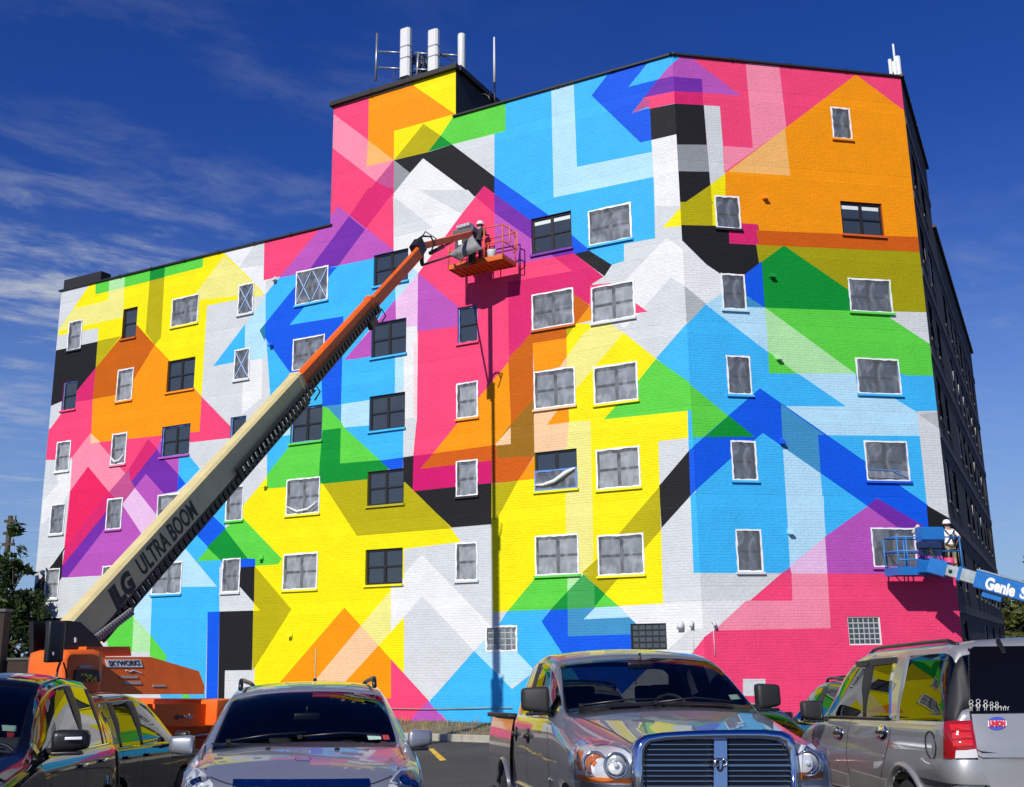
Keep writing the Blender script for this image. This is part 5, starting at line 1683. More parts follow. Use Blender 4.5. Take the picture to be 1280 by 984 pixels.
# the painter and a roller
pu = gu(1191, 690, .75)[0]
fw2 = math.degrees(math.atan2(-NR.x, -NR.y))
make_person('painter in white t-shirt, khaki shorts and harness standing in the blue basket', V_(pu, .66, GF), fw2 + 12,
    mat('white_tshirt', (.78, .78, .78), .9, noise=.06), mat('khaki_shorts', (.30, .24, .13), .9, noise=.15), True,
    dict(r=((.36, .02, 1.20), (.34, .25, 1.05)), l=((-.34, .08, 1.22), (-.26, .34, 1.16))), harness=True, bend=.05).scale = (.87, .87, .85)
mb = MB(); r0 = V_(gu(1144, 668, .9)[0], .9, GF + 1.17); mb.tube([V_(gu(1149, 671, .9)[0], .9, GF + 1.08), r0], .012, 6)
ro_ = empty('paint_roller', r0, 0, 'cream paint roller propped on the blue basket rail beside the console lid', 'paint roller')
h_ = mb.build('handle', M_BLK, ro_, Matrix.Translation(-r0))
mb = MB(); mb.tube([r0 + Vector((-.06, 0, -.06)), r0 + Vector((.12, 0, .16))], .055, 12); mb.build('roller_sleeve', mat('roller_nap', (.62, .52, .36), .9), ro_, Matrix.Translation(-r0))
mb = MB(); q = V_(gu(1184, 703, .9)[0], 1.0, GF + .16); mb.lathe([(.10, 0), (.13, .26), (.12, .26), (.09, .02), (0, .02)], Matrix.Translation(q), 16)
tag(mb.build('paint_bucket', mat('pink_paint_bucket', paint('hp'), .5)), 'small pink paint bucket at the feet of the painter in white', 'bucket')
# ------------------------------------------------------------------ roof antennas
M_ANT = mat('antenna_white', (.66, .67, .66), .5, noise=.06)
M_GALV = mat('galvanised_pipe', (.36, .37, .38), .4, metal=.7)
def rp(px, py, off): return on_plane(px, py, FL.P + FL.n * off, FL.n)
AO = rp(520, 100, -1.1); AO.z = Z_PENT
ant = empty('antenna_array', AO, 0, 'rack of three white panel antennas on pipe frames above the stair tower', 'antenna', 'antennas on the roof')
AI = Matrix.Translation(-AO)
def panel(x0, x1, y0, y1, off, round_=False):
    a, b = rp((x0 + x1) / 2 + (y0 - y1) * 0.0 + 1.5, y0, off), rp((x0 + x1) / 2 - 1.5, y1, off)
    wd = (rp(x1, y0, off) - rp(x0, y0, off)).length * .80
    a.x = b.x = (a.x + b.x) / 2; a.y = b.y = (a.y + b.y) / 2
    mb = MB()
    if round_:
        mb.lathe([(0, b.z), (wd * .5, b.z + .01), (wd * .55, b.z + .05), (wd * .55, a.z - .05), (wd * .5, a.z), (0, a.z)], Matrix.Translation((a.x, a.y, 0)), 18)
        return mb.build('panel', M_ANT, ant, AI), a, b
    mb.beam(b, a, wd, wd * .62, upv=FL.n, bev=wd * .16)
    o = mb.build('panel', M_ANT, ant, AI)
    for f in (.38, .62):
        c = b.lerp(a, f); s_ = MB(); s_.beam(c - Vector((0, 0, .02)), c + Vector((0, 0, .02)), wd + .02, wd * .62 + .02, upv=FL.n, bev=wd * .16); s_.build('clamp_band', M_GALV, o, AI)
    return o, a, b
for args in ((500, 514.5, 37, 97.5, -.7), (534.8, 549.5, 38.5, 93, -.7)): panel(*args)
panel(572.5, 581.5, 43, 91, -.7, True)
def pipe(pts, r_, off, name='pipe', m=M_GALV):
    mb = MB(); mb.tube([rp(x, y, off) for x, y in pts], r_, 8); return mb.build(name, m, ant, AI)
pipe([(471.5, 42), (469.5, 101)], .045, -.8, 'mast_pipe')
for y0, y1 in ((64.5, 66), (84.5, 86)): pipe([(473, y0), (501, y1)], .04, -.8, 'cross_pipe')
for pts in ([(514, 66), (536, 67.5)], [(514, 86.5), (536, 87.5)], [(549, 68), (573, 69.5)]): pipe(pts, .04, -.95, 'cross_pipe')
pipe([(523, 65), (521, 100)], .05, -.95, 'mast_pipe'); pipe([(530, 64), (528, 98)], .03, -1.0, 'mast_pipe', M_BLK)
pipe([(578, 88), (577, 105)], .05, -.7, 'mast_pipe'); pipe([(505, 96), (504, 110)], .06, -.75, 'mast_pipe', M_BLK); pipe([(541, 92), (540, 104)], .06, -.75, 'mast_pipe', M_BLK)
rr = random.Random(4)
for k in range(9):
    x = rr.uniform(514, 534); y = rr.uniform(68, 95)
    pipe([(x, y), (x + rr.uniform(-3, 3), y + 4), (x + rr.uniform(-6, 6), y + 9), (x + rr.uniform(-4, 6), y + 15)], .03, -1.0 - rr.random() * .2, 'cable', M_BLK)
for y in (70, 75, 80, 91): pipe([(515, y), (534, y + rr.uniform(-3, 3))], .035, -1.05, 'bracket', M_BLK)
pipe([(549, 69), (558, 71), (568, 77), (573, 86)], .03, -.85, 'cable', M_BLK); pipe([(548, 78), (551, 84), (549, 92)], .025, -.85, 'cable', M_BLK)
pipe([(495, 89), (491, 94), (493, 98), (500, 100)], .02, -.85, 'cable', M_BLK)
wa, wb = rp(617, 47, -1.8), rp(618.5, 128, -1.8)
wo = empty('whip_antenna', wb, 0, 'thin white whip antenna standing alone right of the stair tower', 'antenna', 'antennas on the roof')
wa.x, wa.y = wb.x, wb.y; wm = wb.lerp(wa, .3)
mb = MB(); mb.tube([wm, wa], [.055, .03], 8); mb.build('whip', M_ANT, wo, Matrix.Translation(-wb))
mb = MB(); mb.tube([wb - Vector((0, 0, .4)), wm], .03, 8); mb.build('mount_pipe', M_BLK, wo, Matrix.Translation(-wb))
mb = MB(); mb.tube([rp(602, 119, -1.6), rp(606, 118, -1.6), rp(611, 121, -1.6), rp(613, 127, -1.6)], .05, 8)
tag(mb.build('roof_vent_pipe', M_BLK), 'short bent black pipe on the roof beside the whip antenna', 'pipe')
# antennas on the right-hand corner
def rpr(px, py, off): return on_plane(px, py, FR.P + FR.n * off, FR.n)
c0 = rpr(1122, 118, -1.0)
co = empty('corner_antenna', c0, 0, 'cluster of small white antennas on the right roof corner', 'antenna', 'antennas on the roof')
CI = Matrix.Translation(-c0)
for x, y0, y1, r_, nm in ((1120.5, 56, 95, .035, 'whip'), (1114.5, 75, 98, .06, 'panel'), (1125.5, 72, 112, .10, 'panel'), (1119.5, 78, 98, .09, 'panel')):
    a, b = rpr(x, y0, -1.0), rpr(x, y1, -1.0); a.x, a.y = b.x, b.y
    mb = MB(); mb.tube([b - Vector((0, 0, .5)), a], r_, 10); mb.build(nm, M_ANT, co, CI)
mb = MB(); mb.tube([rpr(1115, 96, -1), rpr(1121, 80, -1)], .05, 6); mb.tube([rpr(1117, 80, -1), rpr(1126, 82, -1)], .03, 6); mb.build('bracket', M_BLK, co, CI)

# ------------------------------------------------------------------ cable along the foot of the wall
mb = MB(); pts = []
for t in np.linspace(0, 1, 12):
    p = on_plane(478 + (640 - 478) * t, 885.5 + .8 * math.sin(t * 5), FL.P + FL.n * .06, FL.n); pts.append(p)
mb.tube(pts, .014, 5); tag(mb.build('cable', mat('rope', (.32, .26, .16), .9)), 'thin cable strung along the foot of the painted wall', 'cable')
# ------------------------------------------------------------------ trees
M_LEAF = None
def leaf_mat(name, a, b):
    m = bpy.data.materials.new(name); m.use_nodes = True
    t = m.node_tree; bs = t.nodes['Principled BSDF']; ge = t.nodes.new('ShaderNodeNewGeometry')
    mx = t.nodes.new('ShaderNodeMixRGB'); mx.inputs[1].default_value = (*a, 1); mx.inputs[2].default_value = (*b, 1)
    t.links.new(ge.outputs['Random Per Island'], mx.inputs[0]); t.links.new(mx.outputs[0], bs.inputs['Base Color'])
    bs.inputs['Roughness'].default_value = .55; bs.inputs['Specular IOR Level'].default_value = .3
    tl = t.nodes.new('ShaderNodeBsdfTranslucent'); t.links.new(mx.outputs[0], tl.inputs[0])
    ms = t.nodes.new('ShaderNodeMixShader'); ms.inputs[0].default_value = .25
    t.links.new(bs.outputs[0], ms.inputs[1]); t.links.new(tl.outputs[0], ms.inputs[2]); t.links.new(ms.outputs[0], t.nodes['Material Output'].inputs[0])
    return m
M_BARK = mat('bark', (.07, .055, .04), .95, noise=.3, nscale=6, bump=.6, bscale=12)
def make_tree(base, height, clumps, leafm, label, seed, leaf=.22, per=260, group=None, trunk_r=.22, name='tree'):
    """trunk and limbs reaching into clumps (offset, radius) of many small leaves"""
    rr = random.Random(seed); base = Vector(base)
    t = empty(name, base, 0, label, 'tree', group)
    tr = MB(); fork = Vector((rr.uniform(-.3, .3), rr.uniform(-.3, .3), height * .38))
    tr.tube([Vector((0, 0, -.2)), fork * .5 + Vector((.1, 0, 0)), fork], [trunk_r, trunk_r * .8, trunk_r * .62], 10)
    cr = MB()
    for off, rad in clumps:
        off = Vector(off)
        m_ = fork.lerp(off, .5) + Vector((rr.uniform(-.4, .4), rr.uniform(-.4, .4), rr.uniform(.0, .5)))
        tr.tube([fork * rr.uniform(.85, 1.0), m_, off], [trunk_r * .42, trunk_r * .25, trunk_r * .08], 7)
        for k in range(6):
            d = Vector((rr.gauss(0, 1), rr.gauss(0, 1), rr.gauss(0, .7))).normalized() * rad * rr.uniform(.6, 1)
            tr.tube([m_.lerp(off, .6), off + d * .5, off + d], [trunk_r * .1, trunk_r * .06, .008], 4)
        n = int(per * (rad / 1.0) ** 2)
        subs = [(Vector((rr.gauss(0, .5), rr.gauss(0, .5), rr.gauss(0, .42))) * rad, rr.uniform(.22, .48) * rad) for _ in range(9)]
        for k in range(n):
            c, sr = rr.choice(subs)
            d = Vector((rr.gauss(0, 1), rr.gauss(0, 1), rr.gauss(0, 1))).normalized() * sr * rr.random() ** .4
            p = off + c + d
            u_ = Vector((rr.gauss(0, 1), rr.gauss(0, 1), rr.gauss(-.3, .6))).normalized(); v_ = u_.cross(Vector((rr.gauss(0, 1), rr.gauss(0, 1), rr.gauss(0, 1)))).normalized()
            s = leaf * rr.uniform(.6, 1.3)
            cr.add([p - u_ * s, p + v_ * s * .36, p + u_ * s, p - v_ * s * .36], [(0, 1, 2, 3)])
    tr.build('trunk', M_BARK, t); cr.build('crown', leafm, t)
    return t
L1 = leaf_mat('leaf_green', (.018, .042, .010), (.050, .085, .020))
L2 = leaf_mat('leaf_olive', (.060, .075, .018), (.13, .14, .035))
gzz = GZ
def atp(px, py, y): return at_depth(px, py, y)
b0 = atp(-6, 800, 40); 
def clump_px(base, lst, y): return [((atp(px, py, y + dy) - base), r_) for px, py, r_, dy in lst]
base = Vector((atp(6, 830, 41).x, 41, gzz))
make_tree(base, 6, clump_px(base, [(18, 706, .55, 0), (3, 712, .7, .5), (30, 712, .3, .2), (-8, 730, .9, 0), (12, 742, .5, -.4), (34, 748, .45, .3), (28, 770, .75, 0), (5, 775, 1.0, .4), (30, 800, .65, 0), (12, 805, .9, 0), (38, 790, .35, .3), (-20, 770, 1.2, 0), (36, 825, .4, .1)], 41), L1, 'leafy green tree overhanging the left end of the building', 21, group='trees around the building', leaf=.17, per=620, trunk_r=.16)
base = Vector((atp(-70, 830, 46).x, 46, gzz))
make_tree(base, 8, [((0, 0, 6.2), 2.0), ((1.6, 0, 5.0), 1.5), ((-1.7, .3, 5.2), 1.6), ((.4, .8, 7.6), 1.4), ((2.4, .5, 3.8), 1.2)], L1, 'dark green tree further left behind the leafy one', 22, group='trees around the building', leaf=.24, per=240)
base = Vector((atp(1273, 800, 60).x, 60, gzz))
make_tree(base, 8, clump_px(base, [(1272, 762, 1.0, 0), (1262, 775, .9, .5), (1280, 780, 1.3, 0), (1266, 795, 1.0, -.5), (1292, 768, 1.4, 0), (1258, 792, .7, .4), (1276, 808, 1.2, 0), (1300, 790, 1.6, .6)], 60), L2, 'olive green tree beyond the dark side wall on the right', 23, group='trees around the building', leaf=.24, per=330, trunk_r=.25)
base = Vector((atp(1330, 800, 64).x, 64, gzz))
make_tree(base, 9, [((0, 0, 5.6), 2.4), ((2.0, 0, 4.6), 1.8), ((-1.9, .3, 4.4), 1.7), ((.4, .8, 6.8), 1.6)], L2, 'tall olive tree outside the frame on the right', 24, group='trees around the building', leaf=.3, per=180)
# a low dark brick wall, its pillar and a lamp pole at the far left
bw = Vector((atp(4, 830, 39).x, 39, GZ))
br_w = empty('brick_wall', bw, 0, 'low dark brick wall with a taller pillar at the left edge', 'wall')
M_OLDB = mat('old_brick', (.04, .024, .02), .9, noise=.35, nscale=5, bump=.6, bscale=10)
mb = MB(); z1 = atp(4, 826, 39).z - GZ; mb.box((-1.2, 0, z1 / 2), (4.6, .3, z1)); mb.build('wall_panel', M_OLDB, br_w)
mb = MB(); mb.box((-1.2, 0, z1 + .05), (4.7, .4, .09), bev=.02); mb.build('coping', M_CONC, br_w)
zp = atp(4, 766, 39).z - GZ; mb = MB(); mb.box((-.22, -.2, zp / 2), (.62, .5, zp)); mb.build('pillar', M_OLDB, br_w)
mb = MB(); mb.box((-.22, -.2, zp + .06), (.74, .62, .12), bev=.03); mb.build('pillar_cap', M_CONC, br_w)
up_ = Vector((atp(-2, 800, 48).x, 48, GZ)); z_ = atp(2, 645, 48).z - GZ
po = empty('utility_pole', up_, 0, 'dark utility pole top with hardware at the left edge', 'pole')
mb = MB(); mb.tube([(0, 0, 0), (0, 0, z_)], [.16, .11], 10); mb.build('pole_shaft', M_BARK, po)
for k, dz in enumerate((-.25, -.8, -1.3)):
    mb = MB(); mb.box((.05, -.05, z_ + dz), (.55, .12, .12)); mb.tube([(.26, -.05, z_ + dz), (.26, -.05, z_ + dz + .25)], .04, 6); mb.build('crossarm', M_BARK, po)
mb = MB(); u0, z0 = FL.uv(37, 777); mb.box(FL.pt(u0, z0, .0) + FL.n * 0, (.3, .3, .42)); tag(mb.build('meter_box', mat('meter_cream', (.5, .46, .36), .6)), 'small cream meter box on the far left corner of the building', 'box')
# overhead wires on the right
for k, (pa_, pb_) in enumerate((((1200, 745), (1330, 702)), ((1230, 740), (1330, 714)))):
    a = at_depth(*pa_, 52); b = at_depth(*pb_, 30); mb = MB()
    mb.tube([a.lerp(b, t) - Vector((0, 0, .5 * 4 * t * (1 - t) * .5)) for t in np.linspace(0, 1, 14)], .014, 5)
    tag(mb.build('overhead_wire', M_BLK), ('upper' if k == 0 else 'lower') + ' overhead wire crossing the sky above the blue boom', 'wire', 'overhead wires on the right')
# ------------------------------------------------------------------ cars
def car_paint(name, col, metal, rough, coat=1.0, dust=.10):
    if name in MATS: return MATS[name]
    m = mat(name, col, rough, metal, coat, coatr=.02)
    t = m.node_tree; b = t.nodes['Principled BSDF']
    tcn = t.nodes.new('ShaderNodeTexCoord')
    # road dust, thicker low down, and faint orange peel
    n = t.nodes.new('ShaderNodeTexNoise'); n.inputs['Scale'].default_value = 5; n.inputs['Detail'].default_value = 8; n.inputs['Roughness'].default_value = .7
    t.links.new(tcn.outputs['Object'], n.inputs['Vector'])
    mr = t.nodes.new('ShaderNodeMapRange'); mr.inputs[1].default_value = .45; mr.inputs[2].default_value = .8; mr.inputs[4].default_value = dust
    t.links.new(n.outputs[0], mr.inputs[0])
    mx = t.nodes.new('ShaderNodeMixRGB'); mx.inputs[1].default_value = (*col, 1); mx.inputs[2].default_value = (.22, .19, .15, 1)
    t.links.new(mr.outputs[0], mx.inputs[0]); t.links.new(mx.outputs[0], b.inputs['Base Color'])
    cr = t.nodes.new('ShaderNodeMapRange'); cr.inputs[1].default_value = .4; cr.inputs[2].default_value = .8; cr.inputs[3].default_value = .01; cr.inputs[4].default_value = .05
    t.links.new(n.outputs[0], cr.inputs[0]); t.links.new(cr.outputs[0], b.inputs['Coat Roughness'])
    n2 = t.nodes.new('ShaderNodeTexNoise'); n2.inputs['Scale'].default_value = 1.6; n2.inputs['Detail'].default_value = 2
    t.links.new(tcn.outputs['Object'], n2.inputs['Vector'])
    bp = t.nodes.new('ShaderNodeBump'); bp.inputs['Strength'].default_value = .035; bp.inputs['Distance'].default_value = .05
    t.links.new(n2.outputs[0], bp.inputs['Height']); t.links.new(bp.outputs[0], b.inputs['Coat Normal']); t.links.new(bp.outputs[0], b.inputs['Normal'])
    return m
M_CABIN = mat('cabin_dark', (.022, .022, .024), .85)
M_TRIM = mat('black_trim', (.012, .012, .013), .35)
M_TRIMR = mat('black_rough_plastic', (.018, .018, .019), .6, bump=.2, bscale=90)
M_CHROME = mat('chrome', (.72, .73, .75), .06, metal=1.0)
M_GLASS = glass_mat('clear_auto_glass', (.62, .66, .66), refl=.72)
M_TINT = glass_mat('tinted_auto_glass', (.13, .135, .14))
M_LENS = glass_mat('clear_lens', (.86, .88, .90))
M_AMBER = mat('amber_lens', (.75, .17, .01), .15, coat=.6)
M_REDL = mat('red_lens', (.32, .008, .012), .12, coat=.8)
M_REFL = mat('lamp_reflector', (.74, .75, .76), .28, metal=.25, bump=.5, bscale=26)
M_ALLOY = mat('alloy_rim', (.42, .43, .44), .3, metal=.9)
M_SEAT = mat('seat_cloth', (.05, .05, .052), .9)
M_STICK = mat('pale_green_sticker', (.45, .62, .52), .5)
M_STICKR = mat('red_sticker', (.45, .04, .05), .5)
GMATS = ['body', 'windshield', 'side_window', 'rear_window', 'pillar_trim', 'wheel_well', 'lower_trim']

class Car:
    """lofted, subdivided body cut into parts; car frame: x forward (front bumper 0), y left, z up"""
    def __init__(s, name, label, cat, loc, yaw, paintm, group='vehicles parked in the lot', pitch=0.0, lower=None):
        f_ = Vector((math.cos(yaw), math.sin(yaw), 0)); f0 = Vector(loc); r0_ = f0 - f_ * 4.8
        zf, zr = ground_z(f0.x, f0.y), ground_z(r0_.x, r0_.y)
        s.root = empty(name, (f0.x, f0.y, zf), yaw, label, cat, group); s.root.rotation_euler = (0, math.asin((zr - zf) / 4.8), yaw)      # standing on the sloping lot
        s.paint = paintm; s.lower = lower or paintm
    def part(s, mb, name, m, parent=None): return mb.build(name, m, parent or s.root)
    def loft(s, st, face_mat, wheels, wr, sub=2, crease=None, tint_rear=True, front_cap=0, rear_cap=0, interior=True):
        """st: list of (x, [(y,z)*9]); face_mat(i,j)->material index for interval i, strip j"""
        # one more row half way up the side glass, bowed out a little
        bow = lambda p: ((p[4][0] + p[5][0]) / 2 + (.030 if p[5][1] - p[4][1] > .2 else 0), (p[4][1] + p[5][1]) / 2)
        st = [(x, list(p[:5]) + [bow(p)] + list(p[5:])) for x, p in st]
        fm0, cr0 = face_mat, crease
        old = lambda j: j if j < 5 else j - 1
        face_mat = lambda i, j: fm0(i, old(j))
        if crease:
            ov_ = lambda j: j if j < 5 else (4.5 if j == 5 else j - 1)
            crease = lambda a, b, c_, d: cr0(a, b, ov_(c_), ov_(d))
        K = len(st[0][1]); bm = bmesh.new(); Lf = []; Rt = []
        for x, pts in st:
            l = [bm.verts.new((x, y, z)) for y, z in pts[:-1]]; c = bm.verts.new((x, 0, pts[-1][1]))
            r = [bm.verts.new((x, -y, z)) for y, z in pts[:-1]]
            Lf.append(l + [c]); Rt.append(r + [c])
        def F(vs, mi):
            f = bm.faces.new(vs); f.material_index = mi; f.smooth = True; return f
        n = len(st)
        for i in range(n - 1):
            for j in range(K - 1):
                mi = face_mat(i, j)
                F((Lf[i][j], Lf[i][j + 1], Lf[i + 1][j + 1], Lf[i + 1][j]), mi)
                F((Rt[i][j + 1], Rt[i][j], Rt[i + 1][j], Rt[i + 1][j + 1]), mi)
            F((Rt[i][0], Lf[i][0], Lf[i + 1][0], Rt[i + 1][0]), 5)
        for e, mi in ((0, front_cap), (n - 1, rear_cap)):
            for j in range(K - 1):
                a, b, c, d = Lf[e][j], Rt[e][j], Rt[e][j + 1], Lf[e][j + 1]
                vs = [a, b, c, d] if c is not d else [a, b, c]
                F(vs if e == 0 else vs[::-1], mi)
        bmesh.ops.recalc_face_normals(bm, faces=bm.faces[:])
        if crease:
            cl = bm.edges.layers.float.get('crease_edge') or bm.edges.layers.float.new('crease_edge')
            vid = {}
            for i in range(n):
                for j in range(K):
                    vid[Lf[i][j]] = (i, j); vid[Rt[i][j]] = (i, j)
            for e in bm.edges:
                (i0_, j0_), (i1_, j1_) = vid[e.verts[0]], vid[e.verts[1]]
                e[cl] = crease(min(i0_, i1_), max(i0_, i1_), min(j0_, j1_), max(j0_, j1_))
        me = bpy.data.meshes.new('cage'); bm.to_mesh(me); bm.free()
        for _ in GMATS: me.materials.append(None)
        o = bpy.data.objects.new('cage', me); COL.objects.link(o)
        sb = o.modifiers.new('s', 'SUBSURF'); sb.levels = sb.render_levels = sub
        cut = []
        for wx in wheels:
            cb = MB(); cb.lathe([(0, -1.4), (wr * 1.16, -1.4), (wr * 1.16, -.55), (0, -.55)], Matrix.Translation((wx, 0, wr)) @ Matrix.Rotation(PI / 2, 4, 'X'), 40)
            cb.lathe([(0, .55), (wr * 1.16, .55), (wr * 1.16, 1.4), (0, 1.4)], Matrix.Translation((wx, 0, wr)) @ Matrix.Rotation(PI / 2, 4, 'X'), 40)
            cb.mi = [5] * len(cb.mi)
            cm = cb.mesh('cut'); 
            for _ in GMATS: cm.materials.append(None)
            co_ = bpy.data.objects.new('cut', cm); COL.objects.link(co_); cut.append(co_)
            b = o.modifiers.new('b', 'BOOLEAN'); b.object = co_; b.operation = 'DIFFERENCE'; b.solver = 'EXACT'
        dg = bpy.context.evaluated_depsgraph_get(); dg.update()
        full = bpy.data.meshes.new_from_object(o.evaluated_get(dg))
        bpy.data.objects.remove(o)
        for c in cut: bpy.data.objects.remove(c)
        bm = bmesh.new(); bm.from_mesh(full)
        bm.faces.ensure_lookup_table()
        bmesh.ops.triangulate(bm, faces=[f for f in bm.faces if len(f.verts) > 4])
        s.bvh = BVHTree.FromBMesh(bm)
        mats = [s.paint, M_GLASS, M_TINT, M_TINT, M_TRIMR, M_TRIMR, s.lower]
        for mi in range(len(GMATS)):
            faces = [f for f in bm.faces if f.material_index == mi]
            if not faces: continue
            comps = []
            if mi in (2, 4, 6):
                todo = set(faces)
                while todo:
                    c = [todo.pop()]; k = 0
                    while k < len(c):
                        for e in c[k].edges:
                            for g in e.link_faces:
                                if g in todo: todo.discard(g); c.append(g)
                        k += 1
                    comps.append(c)
            else: comps = [faces]
            for c in comps:
                vm = {}; vs = []; fs = []; nm = []
                for f in c:
                    ids = []
                    for v in f.verts:
                        if v not in vm: vm[v] = len(vs); vs.append(tuple(v.co)); nm.append(tuple(v.normal))
                        ids.append(vm[v])
                    fs.append(ids)
                mm = bpy.data.meshes.new(GMATS[mi]); mm.from_pydata(vs, [], fs)
                mm.polygons.foreach_set('use_smooth', [True] * len(fs)); mm.normals_split_custom_set_from_vertices(nm)
                ob = link(GMATS[mi], mm, [mats[mi]], s.root)
                if mi in (0, 4, 6):
                    mm.materials.append(M_CABIN)
                    sd_ = ob.modifiers.new('skin', 'SOLIDIFY'); sd_.thickness = .035; sd_.offset = -1; sd_.material_offset = 1; sd_.use_rim = True
        bm.free()
        return s
    def snap(s, a, b, d, side=1):
        """point and normal on the body; d: 'side' (x,z), 'front' (y,z), 'rear' (y,z), 'top' (x,y)"""
        if isinstance(d, tuple):
            c_, o_ = d; pp = Vector((0, 0, 1)).cross(o_).normalized(); o, r = c_ + pp * a + Vector((0, 0, b)) + o_ * 2.5, -o_
        elif d == 'side': o, r = Vector((a, 3 * side, b)), Vector((0, -side, 0))
        elif d == 'front': o, r = Vector((3, a, b)), Vector((-1, 0, 0))
        elif d == 'rear': o, r = Vector((-12, a, b)), Vector((1, 0, 0))
        else: o, r = Vector((a, b, 4)), Vector((0, 0, -1))
        h, n, _, _ = s.bvh.ray_cast(o, r)
        s.missed = h is None
        if h is None:
            h, n, _, _ = s.bvh.find_nearest(o + r * 2.2)
        if n.dot(r) > 0: n = -n
        return h, n
    def patch(s, name, m, outline, d, side=1, off=.006, th=.02, grid=.05, parent=None, dome=0.0, build=True, mb=None):
        """a piece that lies on the body: the outline, drawn in the plane of projection d, laid onto the surface"""
        o = clean_poly(poly_ccw(outline), 1e-4)
        # densify the outline
        dn = []
        for i in range(len(o)):
            a, b = o[i], o[(i + 1) % len(o)]; k = max(1, int(math.hypot(b[0] - a[0], b[1] - a[1]) / grid))
            for q in range(k): dn.append((a[0] + (b[0] - a[0]) * q / k, a[1] + (b[1] - a[1]) * q / k))
        x0, x1 = min(p[0] for p in o), max(p[0] for p in o); y0, y1 = min(p[1] for p in o), max(p[1] for p in o)
        pts = [Vector(p) for p in dn]; nb = len(pts)
        yy = y0 + grid / 2
        while yy < y1:
            xx = x0 + grid / 2
            while xx < x1:
                if in_poly((xx, yy), dn) and all(math.hypot(xx - p[0], yy - p[1]) > grid * .35 for p in dn): pts.append(Vector((xx, yy)))
                xx += grid
            yy += grid
        ov, _, of, orig, _, _ = delaunay_2d_cdt(pts, [(i, (i + 1) % nb) for i in range(nb)], [], 0, 1e-6)
        fs = [list(f) for f in of if in_poly((sum(ov[i].x for i in f) / 3, sum(ov[i].y for i in f) / 3), dn)]
        cx_, cy_ = (x0 + x1) / 2, (y0 + y1) / 2
        P, Nn, bad = [], [], set()
        for v in ov:
            h, n = s.snap(v.x, v.y, d, side)
            if s.missed: bad.add(len(P))
            q = max(0.0, 1 - max(abs(v.x - cx_) / max(1e-6, (x1 - x0) / 2), abs(v.y - cy_) / max(1e-6, (y1 - y0) / 2)) ** 2)
            P.append(h + n * (off + dome * q)); Nn.append(n)
        fs = [f for f in fs if not any(i in bad for i in f)] or fs
        top = P; bot = [p - n * th for p, n in zip(P, Nn)]
        edge = {}
        for f in fs:
            for i in range(len(f)):
                e = (f[i], f[(i + 1) % len(f)])
                if (e[1], e[0]) in edge: del edge[(e[1], e[0])]
                else: edge[e] = 1
        t_ = mb or MB(); k = len(top)
        t_.add(top + bot, fs + [(a, b, k + b, k + a) for a, b in edge], 0, True)
        if not build: return t_
        ob = t_.build(name, m, parent or s.root)
        ob.data.set_sharp_from_angle(angle=R(40))
        return ob
    def view(s, pxs, c):
        """picture points on the upright plane through c that faces the camera -> (outline, projection)"""
        bpy.context.view_layer.update()
        Mi = s.root.matrix_world.inverted(); c = Vector(c)
        cl = Mi @ CO; o_ = Vector((cl.x - c.x, cl.y - c.y, 0)).normalized(); pp = Vector((0, 0, 1)).cross(o_).normalized()
        out = []
        for px, py in pxs:
            d = Mi.to_3x3() @ ray(px, py); p = cl + d * ((c - cl).dot(o_) / d.dot(o_)); out.append(((p - c).dot(pp), p.z))
        return out, (Vector((c.x, c.y, 0)), o_)
    def onp(s, px, py, c, n):
        bpy.context.view_layer.update()
        Mi = s.root.matrix_world.inverted(); cl = Mi @ CO; d = Mi.to_3x3() @ ray(px, py); n = Vector(n)
        return cl + d * ((Vector(c) - cl).dot(n) / d.dot(n))
    def vpatch(s, name, m, pxs, c, **k):
        o, d = s.view(pxs, c); return s.patch(name, m, o, d, **k)
    def vseam(s, pxs, c, **k):
        o, d = s.view(pxs, c); return s.seam(o, d, **k)
    def seam(s, pts, d, side=1, wd=.009, name='panel_seam', m=None, off=.0015):
        """a dark gap line laid on the body"""
        mb = MB(); P = []
        for i in range(len(pts) - 1):
            a, b = pts[i], pts[i + 1]; k = max(1, int(math.hypot(b[0] - a[0], b[1] - a[1]) / .06))
            for q in range(k + (i == len(pts) - 2)):
                P.append(s.snap(a[0] + (b[0] - a[0]) * q / k, a[1] + (b[1] - a[1]) * q / k, d, side))
        vs = []
        for i, (p, n) in enumerate(P):
            t = (P[min(i + 1, len(P) - 1)][0] - P[max(i - 1, 0)][0]).normalized(); w_ = n.cross(t).normalized() * wd / 2
            vs += [p + w_ + n * off, p - w_ + n * off]
        mb.add(vs, [(2 * i, 2 * i + 1, 2 * i + 3, 2 * i + 2) for i in range(len(P) - 1)])
        return mb.build(name, m or M_TRIM, s.root)
    def wheel(s, x, side, y, r, wd=.24, spokes=6):
        Mx = Matrix.Translation((x, side * y, r)) @ Matrix.Rotation(-side * PI / 2, 4, 'X')
        w_ = bpy.data.objects.new('wheel', None); COL.objects.link(w_); w_.parent = s.root
        mb = MB(); mb.lathe([(r * .66, -wd / 2), (r * .93, -wd / 2), (r, -wd / 2 + .04), (r, wd / 2 - .04), (r * .95, wd / 2), (r * .66, wd / 2 - .005)], Mx, 36); mb.build('tyre', M_RUB, w_)
        mb = MB(); mb.lathe([(r * .68, wd / 2 - .012), (r * .62, wd / 2 - .03), (r * .60, -.05), (0, -.05)], Mx, 36)
